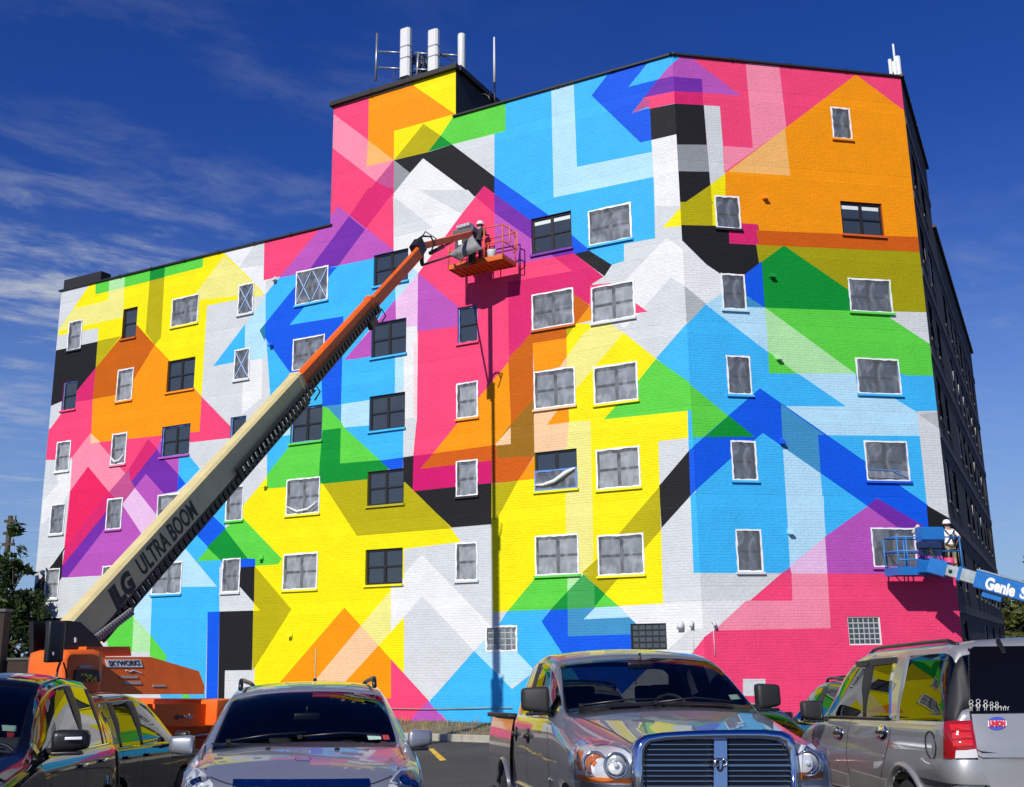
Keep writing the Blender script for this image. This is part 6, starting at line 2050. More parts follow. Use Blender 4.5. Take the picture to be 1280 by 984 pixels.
        for k in range(spokes):
            a = 2 * PI * k / spokes; d = Vector((math.cos(a), math.sin(a), 0))
            mb.beam(Mx @ (d * .03 + Vector((0, 0, wd / 2 - .045))), Mx @ (d * r * .64 + Vector((0, 0, wd / 2 - .04))), (.09, .06), (.03, .03), upv=Mx.to_3x3() @ Vector((0, 0, 1)))
        mb.lathe([(.07, wd / 2 - .06), (.065, wd / 2 - .02), (0, wd / 2 - .015)], Mx, 16); mb.build('rim', M_ALLOY, w_)
    def mirror(s, x, y, z, side, size=(.16, .26, .17), m=None, glassside=-1, arm=True):
        sx, sy, sz = size
        b = MB(); b.box((x, side * y, z), (sx, sy, sz), None, 0, bev=min(size) * .3)
        for i, v in enumerate(b.v):      # the housing narrows outwards and rakes back
            k = (side * v[1] - (y - sy / 2)) / sy; b.v[i] = (v[0] - .05 * k, v[1], z + (v[2] - z) * (1.08 - .22 * k) + .012 * k)
        o = b.build('mirror', m or s.paint, s.root)
        g = MB(); g.box((x - .01, side * (y - .02), z - sz * .52), (sx * .8, sy * .84, .03), None, bev=.01); g.build('mirror_base', M_TRIM, o)
        g = MB(); g.box((x - sx / 2 + .004, side * y, z + .005), (.02, sy * .80, sz * .76)); g.build('mirror_glass', M_CHROME, o)
        if arm:
            a = MB(); a.beam((x, side * (y - sy / 2 + .03), z - sz * .38), (x - .02, side * (y - sy / 2 - .16), z - sz * .5), .10, .05, bev=.01); a.build('mirror_arm', M_TRIM, o)
        return o
    def seats(s, xs, zs=.62, w_=.5, ys=(.38, -.38), rows=None):
        for x in xs:
            for y in ys:
                mb = MB(); mb.box((x, y, zs + .30), (.18, w_, .66), Matrix.Rotation(R(-14), 4, 'Y'), bev=.06); o = mb.build('seat', M_SEAT, s.root)
                mb = MB(); mb.box((x - .12, y, zs + .74), (.10, .26, .18), None, bev=.04); mb.build('headrest', M_SEAT, o)
                mb = MB(); mb.box((x + .28, y, zs - .06), (.5, w_, .16), None, bev=.05); mb.build('seat_cushion', M_SEAT, o)
    def dash(s, x, z, w_, y_wheel=.36):
        mb = MB(); mb.box((x, 0, z - .12), (.42, w_, .24), Matrix.Rotation(R(8), 4, 'Y'), bev=.07); mb.build('dashboard', M_CABIN, s.root)
        mb = MB(); c = Vector((x - .36, y_wheel, z - .02)); Mx = Matrix.Translation(c) @ Matrix.Rotation(R(62), 4, 'Y')
        mb.tube([Mx @ Vector((.19 * math.cos(a), .19 * math.sin(a), 0)) for a in np.linspace(0, 2 * PI, 25)[:-1]], .016, 7, closed=True)
        for a in (0, 2.1, 4.2): mb.beam(Mx @ Vector((0, 0, -.02)), Mx @ Vector((.18 * math.cos(a), .18 * math.sin(a), 0)), .04, .02)
        mb.build('steering_wheel', mat('steering_wheel', (.04, .04, .042), .5), s.root)
    def wiper(s, pts):
        mb = MB(); P = [s.snap(*p, 'front') for p in pts]; mb.tube([h + n * .022 for h, n in P], .009, 6)
        h, n = P[0]; mb.box(h + n * .02, (.03, .04, .03)); return mb.build('wiper', M_TRIM, s.root)

def suv_stations(L=4.7, W=1.88, H=1.68, belt=1.05, cowl=-1.2, wstop=-1.95, roofend=-4.2, rgb=-4.6, hood=(.86, 1.0, 1.06, 1.12), wtop=.60, pill=((-2.75, -2.85), (-3.65, -3.75)), nose=.35, cowl_z=None, bot=.24, roofdrop=.06, tailz=1.08, rear_tum=None, roof_edge=None, bulge=.0, cw=.80, header=.055):
    h = W / 2; hz0, hz1, hz2, hz3 = hood
    cz = cowl_z or hz3
    sill = belt + .03
    wt_z = lambda k: H - .13 - k; re_y = roof_edge or wtop - .03
    def low(x, k=1.0, lift=0): return [(h * .84 * k, bot + lift), (h * .95 * k, bot + .14 + lift), (h * 1.0 * k, bot + .44)]
    st = []
    # nose
    st.append((0.0, [(h * .62, .34), (h * .70, .42), (h * .74, .58), (h * .74, hz0 - .16), (h * .70, hz0 - .10), (h * .60, hz0 - .05), (h * .5, hz0 - .02), (h * .26, hz0), (0, hz0 + .005)]))
    st.append((-nose * .45, [(h * .80, .26), (h * .90, .38), (h * .94, .62), (h * .92, hz1 - .20), (h * .88, hz1 - .12), (h * .80, hz1 - .06), (h * .66, hz1 - .02), (h * .34, hz1 + .01), (0, hz1 + .015)]))
    st.append((-nose * 1.7, low(0, .99) + [(h * .98, hz2 - .16), (h * .93, hz2 - .08), (h * .85, hz2 - .03), (h * .72, hz2 + .0), (h * .38, hz2 + .03), (0, hz2 + .04)]))
    st.append((cowl + .05, low(0) + [(h * .985, belt - .03), (h * .95, belt + .01), (h * .89, belt + .045), (h * cw, cz), (h * cw * .53, cz + .045), (0, cz + .055)]))
    # windshield and roof
    def roofsec(x, k, kt=1.0, b=belt): return (x, low(x) + [(h * .985, b), (h * .945, b + .035), (wtop * kt, wt_z(k)), (re_y * kt - .025, H - .058 - k), (re_y * .55 * kt, H - .012 - k), (0, H - k)])
    st.append((cowl - .12, low(0) + [(h * .985, belt), (h * .945, belt + .035), (h * .87, belt + .11), (h * (cw - .005), cz + .085), (h * cw * .53, cz + .13), (0, cz + .14)]))
    st.append(roofsec(wstop, header))
    for a, b in pill:
        st.append(roofsec(a, .0 if a > (wstop + roofend) / 2 else roofdrop * .4)); st.append(roofsec(b, .0 if a > (wstop + roofend) / 2 else roofdrop * .4))
    st.append(roofsec(roofend + .25, roofdrop * .8, .97)); st.append(roofsec(roofend, roofdrop, .95))
    rt = rear_tum or .9
    st.append((rgb, [(h * .84, bot + .06), (h * .95, bot + .2), (h * .985, bot + .46), (h * .96, tailz), (h * .92, tailz + .03), (h * .86, tailz + .06), (h * .74, tailz + .085), (h * .4, tailz + .10), (0, tailz + .105)]))
    st.append((-L + .06, [(h * .80, bot + .10), (h * .90, bot + .2), (h * .94, bot + .44), (h * .92, tailz - .10), (h * .88, tailz - .06), (h * .8, tailz - .03), (h * .68, tailz), (h * .36, tailz + .01), (0, tailz + .012)]))
    st.append((-L, [(h * .72, bot + .16), (h * .82, bot + .24), (h * .86, bot + .42), (h * .84, tailz - .3), (h * .8, tailz - .24), (h * .72, tailz - .2), (h * .6, tailz - .18), (h * .3, tailz - .17), (0, tailz - .17)]))
    return st
def suv_faces(npill, lower=False, dark_pillars=True):
    """intervals: 0,1,2 hood; 3 cowl strip; 4 windshield; then (window, pillar)*n, window, tail strip, rear glass, tail"""
    iw = 4; last = 5 + 2 * npill           # last side-window interval
    def fm(i, j):
        if j in (6, 7) and i in (3, 4): return 1
        if j == 4 and i in (4,) : return 2
        if 5 <= i <= last:
            if j == 4: return 2 if (i - 5) % 2 == 0 else 4
            if j == 5 and False: return 4
        if i == last + 2 and j in (5, 6, 7): return 3
        if lower and j in (0,): return 6
        return 0
    return fm
def suv_crease(st_n):
    def cr(i0_, i1_, j0_, j1_):
        if i0_ != i1_ and j0_ == j1_:
            if j0_ in (3,): return .35
            if j0_ in (4, 5) : return .55
            if j0_ == 6: return .45
            if j0_ in (0, 1): return .4
        if i0_ == i1_:
            if i0_ in (3, 4) and j0_ >= 5: return .4
            if i0_ >= 5 and j0_ == 4: return .6
        return 0.0
    return cr
P_SILVER = car_paint('paint_blue_silver', (.31, .33, .375), .58, .38)
P_GREY = car_paint('paint_mineral_grey', (.235, .25, .29), .55, .38)
P_PEWTER = car_paint('paint_pewter', (.40, .40, .39), .55, .40)
P_BLACK = car_paint('paint_black', (.003, .003, .004), .0, .035, coat=.0, dust=.012)
P_BLACK2 = car_paint('paint_dark_charcoal', (.005, .005, .006), .0, .04, coat=.15, dust=.015)
P_RED = car_paint('paint_dark_red', (.12, .012, .018), .3, .2)
M_CLAD = mat('beige_cladding', (.33, .32, .29), .45, metal=.4, noise=.12, nscale=4)
# ---------------------------------------------------------------- silver crossover, nose to the camera
c = Car('crossover', 'silver crossover parked nose to the camera, its bonnet reflecting the mural', 'car', (-1.54, 8.05, 0), R(-79.6), P_SILVER)
st = suv_stations(L=4.8, W=1.90, H=1.77, belt=1.12, cowl=-1.10, wstop=-1.86, roofend=-4.1, rgb=-4.55, hood=(.93, 1.03, 1.13, 1.20), wtop=.715, nose=.30, roof_edge=.685)
c.loft(st, suv_faces(2), (-.95, -3.76), .37, crease=suv_crease(0))
for x in (-.95, -3.76):
    for sd_ in (1, -1): c.wheel(x, sd_, .80, .37)
c.dash(-1.55, 1.06, 1.45); c.seats((-2.35, -3.2))
mb = MB(); h, n = c.snap(-1.52, 1.42, 'front') if False else (Vector((-1.72, 0, 1.44)), None); mb.box(h, (.05, .24, .07), None, bev=.02); mb.tube([h, h + Vector((.02, 0, .09))], .012, 6); c.part(mb, 'rear_view_mirror', M_TRIM)
c.mirror(-1.36, .975, 1.235, 1, (.13, .21, .15)); c.mirror(-1.36, 1.02, 1.235, -1, (.13, .21, .15))
for sd_ in (1, -1):      # roof rails
    mb = MB(); P = [Vector((-2.06, sd_ * .61, 1.69)), Vector((-2.11, sd_ * .61, 1.745)), Vector((-2.2, sd_ * .615, 1.768)), Vector((-2.6, sd_ * .615, 1.775)), Vector((-3.6, sd_ * .60, 1.765)), Vector((-3.95, sd_ * .56, 1.70))]
    mb.tube(P, .022, 8); c.part(mb, 'roof_rail', M_TRIM if sd_ else M_CHROME)
mb = MB(); mb.tube([Vector((-3.55, .06, 1.74)), Vector((-3.58, .06, 1.80))], .02, 8); mb.tube([Vector((-3.58, .06, 1.79)), Vector((-3.66, .06, 2.12))], .006, 5); c.part(mb, 'antenna', M_TRIM)
HC = (-.25, 0, 0)
for pts in ([(231, 984), (232, 968), (241, 960), (254, 966), (266, 978), (269, 990), (266, 1000), (236, 1004)], [(530, 1004), (522, 972), (514, 962), (498, 964), (488, 974), (484, 988), (490, 1000)]):
    yy = .72 if pts[0][0] > 400 else -.72
    h = c.vpatch('headlight', M_REFL, pts, (-.3, yy, 0), off=.002, th=.02, grid=.04)
    c.vpatch('lens', M_LENS, pts, (-.3, yy, 0), off=.022, th=.004, grid=.05, parent=h)
    for k in range(2):
        o, d = c.view([((pts[0][0] + pts[4][0]) / 2 + (k * 12 - 4) * (1 if yy > 0 else -1) * .9, 976 + 5 * k)], (-.3, yy, 0)); hh, nn = c.snap(*o[0], d)
        mb = MB(); mb.lathe([(.055, -.01), (.05, .012), (.035, .0), (0, .004)], Matrix.Translation(hh + nn * .008) @ nn.to_track_quat('Z', 'Y').to_matrix().to_4x4(), 18); mb.build('lamp_bowl', M_CHROME, h)
c.vpatch('grille_bar', mat('sky_tinted_chrome', (.35, .38, .5), .08, metal=1.0), [(290, 977), (462, 975.5), (463, 984), (290, 985.5)], (-.05, 0, 0), off=.012, th=.04)  # the sky's blue reflection is tinted into the chrome's base colour
c.vpatch('grille', M_TRIM, [(293, 985.7), (462, 984.2), (455, 1040), (300, 1040)], (-.05, 0, 0), off=.004, th=.03)
c.vseam([(246, 936), (247, 952), (268, 970), (290, 976), (376, 979), (462, 975), (484, 968), (507, 950), (506, 936)], (-.5, 0, 0), wd=.012, name='bonnet_seam')
c.vseam([(376, 948), (370, 946), (368, 948.5), (372, 951), (386, 951), (388.5, 948), (386, 946)], (-.5, 0, 0), wd=.010, name='bonnet_badge', m=M_CHROME, off=.004)
for px in (336, 420):
    o, d = c.view([(px, 935.5)], (-1.0, 0, 0)); hh, nn = c.snap(*o[0], d); mb = MB(); mb.box(hh + nn * .008, (.03, .04, .016), None, bev=.005); c.part(mb, 'washer_nozzle', M_TRIM)
c.vpatch('cowl_panel', M_TRIM, [(263, 929.5), (495, 929), (492, 932), (266, 932.5)], (-1.1, 0, 0), off=.003, th=.01, grid=.06)
c.vpatch('inspection_sticker', M_STICK, [(457.5, 918.5), (474, 918), (475, 923.5), (459, 924)], (-1.3, 0, 0), off=.002, th=.001)
c.vpatch('registration_sticker', M_STICKR, [(476, 918.5), (484, 918.5), (485.5, 923.8), (477.5, 924)], (-1.3, 0, 0), off=.002, th=.001)
c.wiper([(-.05, 1.27), (.3, 1.29), (.62, 1.27)]); c.wiper([(-.62, 1.25), (-.3, 1.29), (.0, 1.30)])
SRX = c
# ---------------------------------------------------------------- grey pickup
t = Car('pickup_truck', 'grey four door pickup truck with chrome grille parked nose to the camera', 'pickup truck', (1.53, 8.33, 0), R(-81.4), P_GREY)
def ram_st():
    L, W, H, belt = 4.12, 2.0, 2.06, 1.38
    s_ = suv_stations(L=L, W=W, H=H, belt=belt, cowl=-1.50, wstop=-2.22, roofend=-3.80, rgb=-3.99, hood=(1.18, 1.24, 1.32, 1.43), cw=.89, wtop=.82, pill=((-2.95, -3.06),), nose=.34, bot=.48, roofdrop=.03, tailz=1.34, roof_edge=.78)
    # broad shouldered front wings, raised bonnet
    s_[0] = (0.0, [(.72, .60), (.80, .68), (.84, .84), (.84, 1.04), (.82, 1.09), (.76, 1.13), (.62, 1.19), (.32, 1.225), (0, 1.235)])
    s_[1] = (-.10, [(.84, .56), (.95, .66), (.985, .84), (.97, 1.06), (.93, 1.11), (.80, 1.13), (.68, 1.21), (.36, 1.255), (0, 1.265)])
    s_[2] = (-.62, [(.86, .50), (.97, .64), (1.0, .92), (.985, 1.15), (.95, 1.20), (.90, 1.225), (.74, 1.285), (.40, 1.325), (0, 1.335)])
    return s_
t.loft(ram_st(), suv_faces(1), (-.98,), .42, crease=suv_crease(0))
# cargo bed
bz0, bz1, bx0, bx1 = .56, 1.38, -4.14, -5.98
def bedside(sd_):
    arc = [(-4.72 + .50 * math.cos(a), .42 + .50 * math.sin(a)) for a in np.linspace(PI, 0, 15) if .42 + .50 * math.sin(a) > bz0]
    def yprof(z): q = (z - .92) / .46; return .995 - .055 * q * q if q > 0 else .995 - .03 * q * q       # sides swell at mid height
    mb = MB(); nx, nz = 44, 12; vs = []
    for i in range(nx + 1):
        x = bx0 + (bx1 - bx0) * i / nx; dx = abs(x + 4.72)
        lo = max(bz0, .42 + math.sqrt(max(0, .25 - dx * dx))) if dx < .5 else bz0
        for j in range(nz + 1):
            z = lo + (bz1 - lo) * j / nz; vs.append((x, sd_ * yprof(z), z))
    n0 = len(vs); vs += [(x, y - sd_ * .05, z) for x, y, z in vs]
    g = lambda i, j: i * (nz + 1) + j
    fs = [(g(i, j), g(i + 1, j), g(i + 1, j + 1), g(i, j + 1)) for i in range(nx) for j in range(nz)]
    fs += [tuple(n0 + k for k in f[::-1]) for f in fs]
    for i in range(nx): fs += [(g(i, 0), g(i + 1, 0), n0 + g(i + 1, 0), n0 + g(i, 0)), (g(i, nz), g(i + 1, nz), n0 + g(i + 1, nz), n0 + g(i, nz))]
    mb.add(vs, fs, 0, True)
    o = t.part(mb, 'bed_side', P_GREY); o.data.set_sharp_from_angle(angle=R(40))
    lip = MB(); lip.tube([Vector((x, sd_ * (yprof(z) + .004), z)) for x, z in arc], .020, 6); lip.build('arch_lip', P_GREY, o)
    cap = MB(); cap.box(((bx0 + bx1) / 2, sd_ * .955, bz1 + .02), (bx0 - bx1, .11, .05), None, bev=.012); t.part(cap, 'bed_rail_cap', M_TRIMR)
bedside(1); bedside(-1)
mb = MB(); mb.box((bx0 - .02, 0, .9), (.05, 1.86, .8)); mb.box((bx1 + .03, 0, .9), (.06, 1.9, .8), None, bev=.02); t.part(mb, 'tailgate', P_GREY)
mb = MB(); mb.box(((bx0 + bx1) / 2, 0, .62), (bx0 - bx1 - .1, 1.84, .06)); t.part(mb, 'bed_floor', M_TRIMR)
mb = MB(); mb.box((bx1 - .1, 0, .55), (.16, 1.9, .2), None, bev=.04); t.part(mb, 'rear_bumper', M_CHROME)
mb = MB(); mb.box((-2.9, 0, .42), (5.2, .9, .14)); t.part(mb, 'frame_rails', M_TRIMR)
for x in (-.98, -4.72):
    for sd_ in (1, -1): t.wheel(x, sd_, .82, .42, .28, 5)
t.dash(-2.0, 1.44, 1.62); t.seats((-2.75, -3.35), .86, .54, (.42, -.42))
mb = MB(); h = Vector((-2.12, .0, 1.86)); mb.box(h, (.05, .25, .07), None, bev=.02); mb.tube([h, h + Vector((0, 0, .12))], .012, 6); mb.tube([h + Vector((.0, -.05, -.03)), h + Vector((.0, -.05, -.18))], .006, 5); t.part(mb, 'rear_view_mirror', M_TRIM)
# nose: chrome surround, black bars, crosshair, lamps
def plate(car, name, m, pts, x, th, rake=.10, parent=None, hole=None):
    """flat plate on the raked nose plane of the car, outlined in the picture"""
    n = Vector((1, 0, rake)).normalized(); c0 = Vector((x, 0, 1.0))
    P = [car.onp(px, py, c0, n) for px, py in pts]; k = len(P); mb = MB()
    bev = min(.012, th * .4)
    cen = sum(P, Vector()) / k
    if hole is None:
        ins = [p + (cen - p).normalized() * bev for p in P]
        mb.add([p - n * th for p in P] + [p - n * bev for p in P] + ins, [(i, (i + 1) % k, k + (i + 1) % k, k + i) for i in range(k)] + [(k + i, k + (i + 1) % k, 2 * k + (i + 1) % k, 2 * k + i) for i in range(k)] + [tuple(range(2 * k, 3 * k))])
    else:
        Q = [car.onp(px, py, c0, n) for px, py in hole]
        mid = [p.lerp(q, .5) + n * .03 for p, q in zip(P, Q)]
        rows = [[p - n * th for p in P], P, mid, Q, [q - n * th for q in Q]]
        mb.add([v for r_ in rows for v in r_], [(r_ * k + i, r_ * k + (i + 1) % k, (r_ + 1) * k + (i + 1) % k, (r_ + 1) * k + i) for r_ in range(4) for i in range(k)], 0, True)
    return mb.build(name, m, parent or car.root)
M_GRC = mat('grille_chrome', (.62, .64, .70), .07, metal=1.0)
outer = [(792, 1030), (792, 960), (793, 937), (797, 926), (806, 919), (828, 915.5), (860, 913.5), (890, 912.5), (925, 912), (955, 912), (978, 914), (989, 919), (994, 930), (997, 955), (999, 1030)]
inner = [(806, 1022), (805.5, 962), (806, 943), (809, 934), (815, 929), (832, 926.5), (860, 925.5), (890, 925), (922, 924.8), (950, 925), (970, 926.5), (979, 930), (985, 938), (988, 957), (990, 1022)]
plate(t, 'grille_surround', M_GRC, outer, .10, .12, hole=inner)
gl = plate(t, 'grille_mesh', M_TRIM, [(804, 1024), (804, 940), (812, 928), (892, 923), (892, 1024)], .045, .02)
gr = plate(t, 'grille_mesh', M_TRIM, [(910, 1024), (910, 923), (972, 925), (986, 936), (991, 1024)], .045, .02)
for (x0, x1, par) in ((807, 892, gl), (910, 988, gr)):
    for k, y in enumerate((930, 936.5, 943, 949.5, 955.5, 963, 969.5, 976, 982.5, 989)):
        thick = 2.6 if k == 4 else 1.25
        lo = {0: 5, 1: 1}.get(k, 0); e0, e1 = (x0 + lo, x1) if x0 < 850 else (x0, x1 - lo * 1.6 + k * .2)
        plate(t, 'grille_bar', mat('brushed_chrome', (.42, .43, .45), .18, metal=1.0), [(e0, y), (e1, y), (e1, y + thick), (e0, y + thick)], .085, .03, parent=par)
plate(t, 'grille_pillar', M_GRC, [(891.5, 1024), (892.5, 924), (909, 924), (910, 1024)], .11, .06)
plate(t, 'emblem_shade_plate', M_INK, [(895, 947.5), (906, 947.5), (907, 955), (904, 963.5), (901, 965.5), (898, 963.5), (894.5, 955)], .122, .012)  # black plate standing in for the shade around the emblem
M_PEW = mat('emblem_pewter', (.62, .63, .65), .2, metal=1.0)
plate(t, 'emblem_head', M_PEW, [(899, 949.5), (903, 949.5), (903.6, 954), (902.4, 961), (901, 963), (899.6, 961), (898.4, 954)], .136, .014)
for sg in (-1, 1):
    mb = MB(); n_ = Vector((1, 0, .1)).normalized()
    P = [t.onp(901 + sg * dx, y, (.14, 0, 1.0), n_) for dx, y in ((1.6, 950.2), (4.6, 949.2), (7.0, 951.5), (7.4, 955.5), (5.6, 958.6), (3.6, 957.2), (4.4, 954.8))]
    mb.tube(P, [.010, .011, .011, .010, .008, .006, .004], 7); t.part(mb, 'emblem_horn', M_PEW)
HLc = (-.2, -.78, 0)
h1 = t.vpatch('headlight', M_REFL, [(720, 977), (719.5, 950), (721, 938), (732, 934.5), (760, 933.5), (780, 938), (790, 944), (790, 979), (770, 979)], HLc, off=.010, th=.03, grid=.05, dome=.02)
t.vpatch('marker_lamp', M_AMBER, [(723, 945), (731, 942), (730, 950), (731, 958), (735, 964.5), (727, 963), (723.5, 955)], HLc, off=.035, th=.012, parent=h1)
t.vpatch('turn_lamp', M_AMBER, [(724, 969), (788.5, 971.5), (788.5, 977.5), (725, 975.5)], HLc, off=.035, th=.012, parent=h1)
def bowl(car, par, px, py, r_, cpt, inner=M_REFL):
    o, d = car.view([(px, py)], cpt); hh, nn = car.snap(*o[0], d); nn = d[1]
    Mx = Matrix.Translation(hh + nn * .045) @ nn.to_track_quat('Z', 'Y').to_matrix().to_4x4()
    mb = MB(); mb.lathe([(r_ * 1.06, -.03), (r_ * 1.08, .006), (r_ * .96, .008), (r_ * .78, -.012), (r_ * .45, -.03), (0, -.034)], Mx, 28); ob = mb.build('lamp_bowl', M_CHROME, par)
    mb = MB(); mb.lathe([(r_ * .26, -.03), (r_ * .22, .0), (0, .006)], Mx, 14); mb.build('bulb', inner, par)
bowl(t, h1, 744, 954, .088, HLc, M_AMBER); bowl(t, h1, 770, 955, .088, HLc)
t.vpatch('lens', M_LENS, [(720, 977), (719.5, 950), (721, 938), (732, 934.5), (760, 933.5), (780, 938), (790, 944), (790, 979), (770, 979)], HLc, off=.062, th=.004, grid=.06, parent=h1, dome=.03)
HRc = (-.2, .78, 0)
h2 = t.vpatch('headlight', M_REFL, [(997, 972), (996, 942), (1000, 932), (1010, 926), (1021, 926), (1027, 934), (1028, 955), (1026, 972)], HRc, off=.010, th=.03, grid=.05, dome=.02)
bowl(t, h2, 1010, 952, .09, HRc)
t.vpatch('turn_lamp', mat('dull_amber', (.30, .10, .02), .2), [(998, 963), (1026, 963), (1025, 971), (998, 972)], HRc, off=.034, th=.012, parent=h2)
t.vpatch('lens', M_LENS, [(997, 972), (996, 942), (1000, 932), (1010, 926), (1021, 926), (1027, 934), (1028, 955), (1026, 972)], HRc, off=.062, th=.004, grid=.06, parent=h2, dome=.03)
mb = MB(); mb.box((.06, 0, .74), (.30, 1.9, .30), None, bev=.10); t.part(mb, 'front_bumper', M_CHROME)
t.vseam([(712, 893), (735, 902), (765, 914), (790, 928)], (-.8, -.8, 0), wd=.014, name='bonnet_seam')
t.vseam([(955, 890), (978, 902), (990, 914), (992, 922)], (-.8, .8, 0), wd=.014, name='bonnet_seam')
t.wiper([(-.72, 1.49), (-.3, 1.53), (.05, 1.53)]); t.wiper([(-.05, 1.50), (.35, 1.535), (.7, 1.49)])
t.vpatch('cowl_panel', M_TRIM, [(712, 887), (760, 880), (830, 876.5), (900, 879), (950, 884.5), (950, 888), (900, 883), (830, 881), (760, 884), (715, 890)], (-1.5, 0, 0), off=.004, th=.01, grid=.06)
t.mirror(-1.95, 1.06, 1.56, -1, (.14, .25, .23), M_TRIMR); t.mirror(-1.95, 1.20, 1.55, 1, (.14, .25, .23), M_TRIMR)
t.vpatch('window_sticker', M_STICK, [(911, 868), (924, 867), (927, 873), (914, 874)], (-1.7, .5, 0), off=-.006, th=.001)
# doors, handles, badge and step rail on the visible flank
for sd_ in (-1, 1):
    t.seam([(-1.78, .66), (-1.74, 1.02), (-1.80, 1.37)], 'side', sd_, .012, 'door_seam'); t.seam([(-3.0, 1.37), (-3.02, .66)], 'side', sd_, .012, 'door_seam'); t.seam([(-3.80, 1.37), (-3.82, .68)], 'side', sd_, .012, 'door_seam')
    for x in (-2.86, -3.66):
        hh, nn = t.snap(x, 1.22, 'side', sd_); mb = MB(); mb.box(hh + nn * .02, (.20, .05, .05), None, bev=.018); o = t.part(mb, 'door_handle', M_TRIM)
        mb = MB(); mb.lathe([(.075, 0), (.07, .008), (0, .009)], Matrix.Translation(hh + nn * .001) @ nn.to_track_quat('Z', 'Y').to_matrix().to_4x4(), 16); mb.build('handle_cup', M_TRIM, o)
    mb = MB(); mb.tube([Vector((-1.55, sd_ * 1.0, .50)), Vector((-1.65, sd_ * 1.06, .46)), Vector((-3.7, sd_ * 1.06, .46)), Vector((-3.8, sd_ * 1.0, .50))], .045, 10); t.part(mb, 'side_step', M_CHROME)
    mb = MB(); P = [t.snap(x, .72, 'side', sd_) for x in np.linspace(-1.82, -3.78, 14)]; mb.tube([h + n * .008 for h, n in P], .022, 6); t.part(mb, 'rub_strip', mat('strip_chrome', (.5, .48, .42), .25, metal=.8))
hh, nn = t.snap(-1.62, .86, 'side', -1)
put_text('1500', Vector((-1.78, hh.y - .008, .84)), (-1, 0, 0) if False else (1, 0, 0), (0, 0, 1), .085, M_CHROME, t.root, Matrix.Identity(4), bold=.004, shear=.2, name='badge')
# ---------------------------------------------------------------- pewter SUV, tail to the camera
EY = R(91.2)
ef = Vector((math.cos(EY), math.sin(EY), 0)); er = Vector((4.63, 9.22, 0)); e_or = er + ef * 5.22
e = Car('suv', 'pewter full size SUV parked tail to the camera at the right edge', 'SUV', e_or, EY, P_PEWTER, lower=M_CLAD)
st = suv_stations(L=5.22, W=2.0, H=2.06, belt=1.28, cowl=-1.42, wstop=-2.12, roofend=-5.0, rgb=-5.14, hood=(1.06, 1.14, 1.21, 1.30), wtop=.80, pill=((-2.92, -3.00), (-3.68, -3.93)), nose=.34, bot=.38, roofdrop=.03, tailz=1.27, roof_edge=.775)
f_base = suv_faces(2, True)
e.loft(st, lambda i, j: (0 if (i == 8 and j == 4) else (2 if (i == 10 and j == 4) else (4 if (i == 11 and j in (4, 5)) else f_base(i, j)))), (-.98, -4.02), .40, crease=suv_crease(0))
for x in (-.98, -4.02):
    for sd_ in (1, -1): e.wheel(x, sd_, .84, .40, .26, 6)
e.dash(-1.9, 1.32, 1.6); e.seats((-2.7, -3.6), .76, .54, (.42, -.42))
EXP = e
e.mirror(-1.72, 1.14, 1.40, 1, (.15, .26, .22), M_TRIMR); e.mirror(-1.72, 1.14, 1.40, -1, (.15, .26, .22), M_TRIMR)
SC_ = (-3.2, .98, 0)
def eside(px, py): p = e.onp(px, py, (0, .985, 0), (0, 1, 0)); return (p.x, p.z)
for pts in ([(1016, 893), (1016, 940), (1018, 984)], [(1061.5, 896), (1058.5, 940), (1062, 975)], [(1114, 894), (1112, 925), (1106, 950), (1100, 978)]):
    e.seam([eside(*p) for p in pts], 'side', 1, .012, 'door_seam')
for px, py in ((1049, 916.5), (1103, 915.5)):
    x, z = eside(px, py); hh, nn = e.snap(x, z, 'side', 1); mb = MB(); Mx = Matrix.Translation(hh) @ nn.to_track_quat('Z', 'Y').to_matrix().to_4x4()
    mb.lathe([(.075, .0), (.066, .012), (.04, .02), (0, .022)], Mx, 20); mb.v = [tuple(Vector(v) + Vector(((v[0] - hh.x) * 1.1, 0, 0))) for v in mb.v]; o = e.part(mb, 'handle_cup', M_CHROME)
    mb = MB(); mb.box(hh + nn * .030, (.20, .02, .032), None, bev=.008); e.part(mb, 'door_handle', M_TRIM)
x, z = eside(1164, 931.5); hh, nn = e.snap(x, z, 'side', 1); ring = [e.snap(x + .115 * math.cos(a), z + .115 * math.sin(a), 'side', 1) for a in np.linspace(0, 2 * PI, 25)[:-1]]
mb = MB(); mb.tube([h + n * .002 for h, n in ring], .007, 5, closed=True); e.part(mb, 'fuel_door_seam', M_TRIM)
for a, b, z in ((-1.55, -3.70, .60), ): 
    mb = MB(); P = [e.snap(x, z, 'side', 1) for x in np.linspace(a, b, 16)]
    mb.tube([h + n * .004 for h, n in P], .014, 6); e.part(mb, 'cladding_edge', M_CLAD)
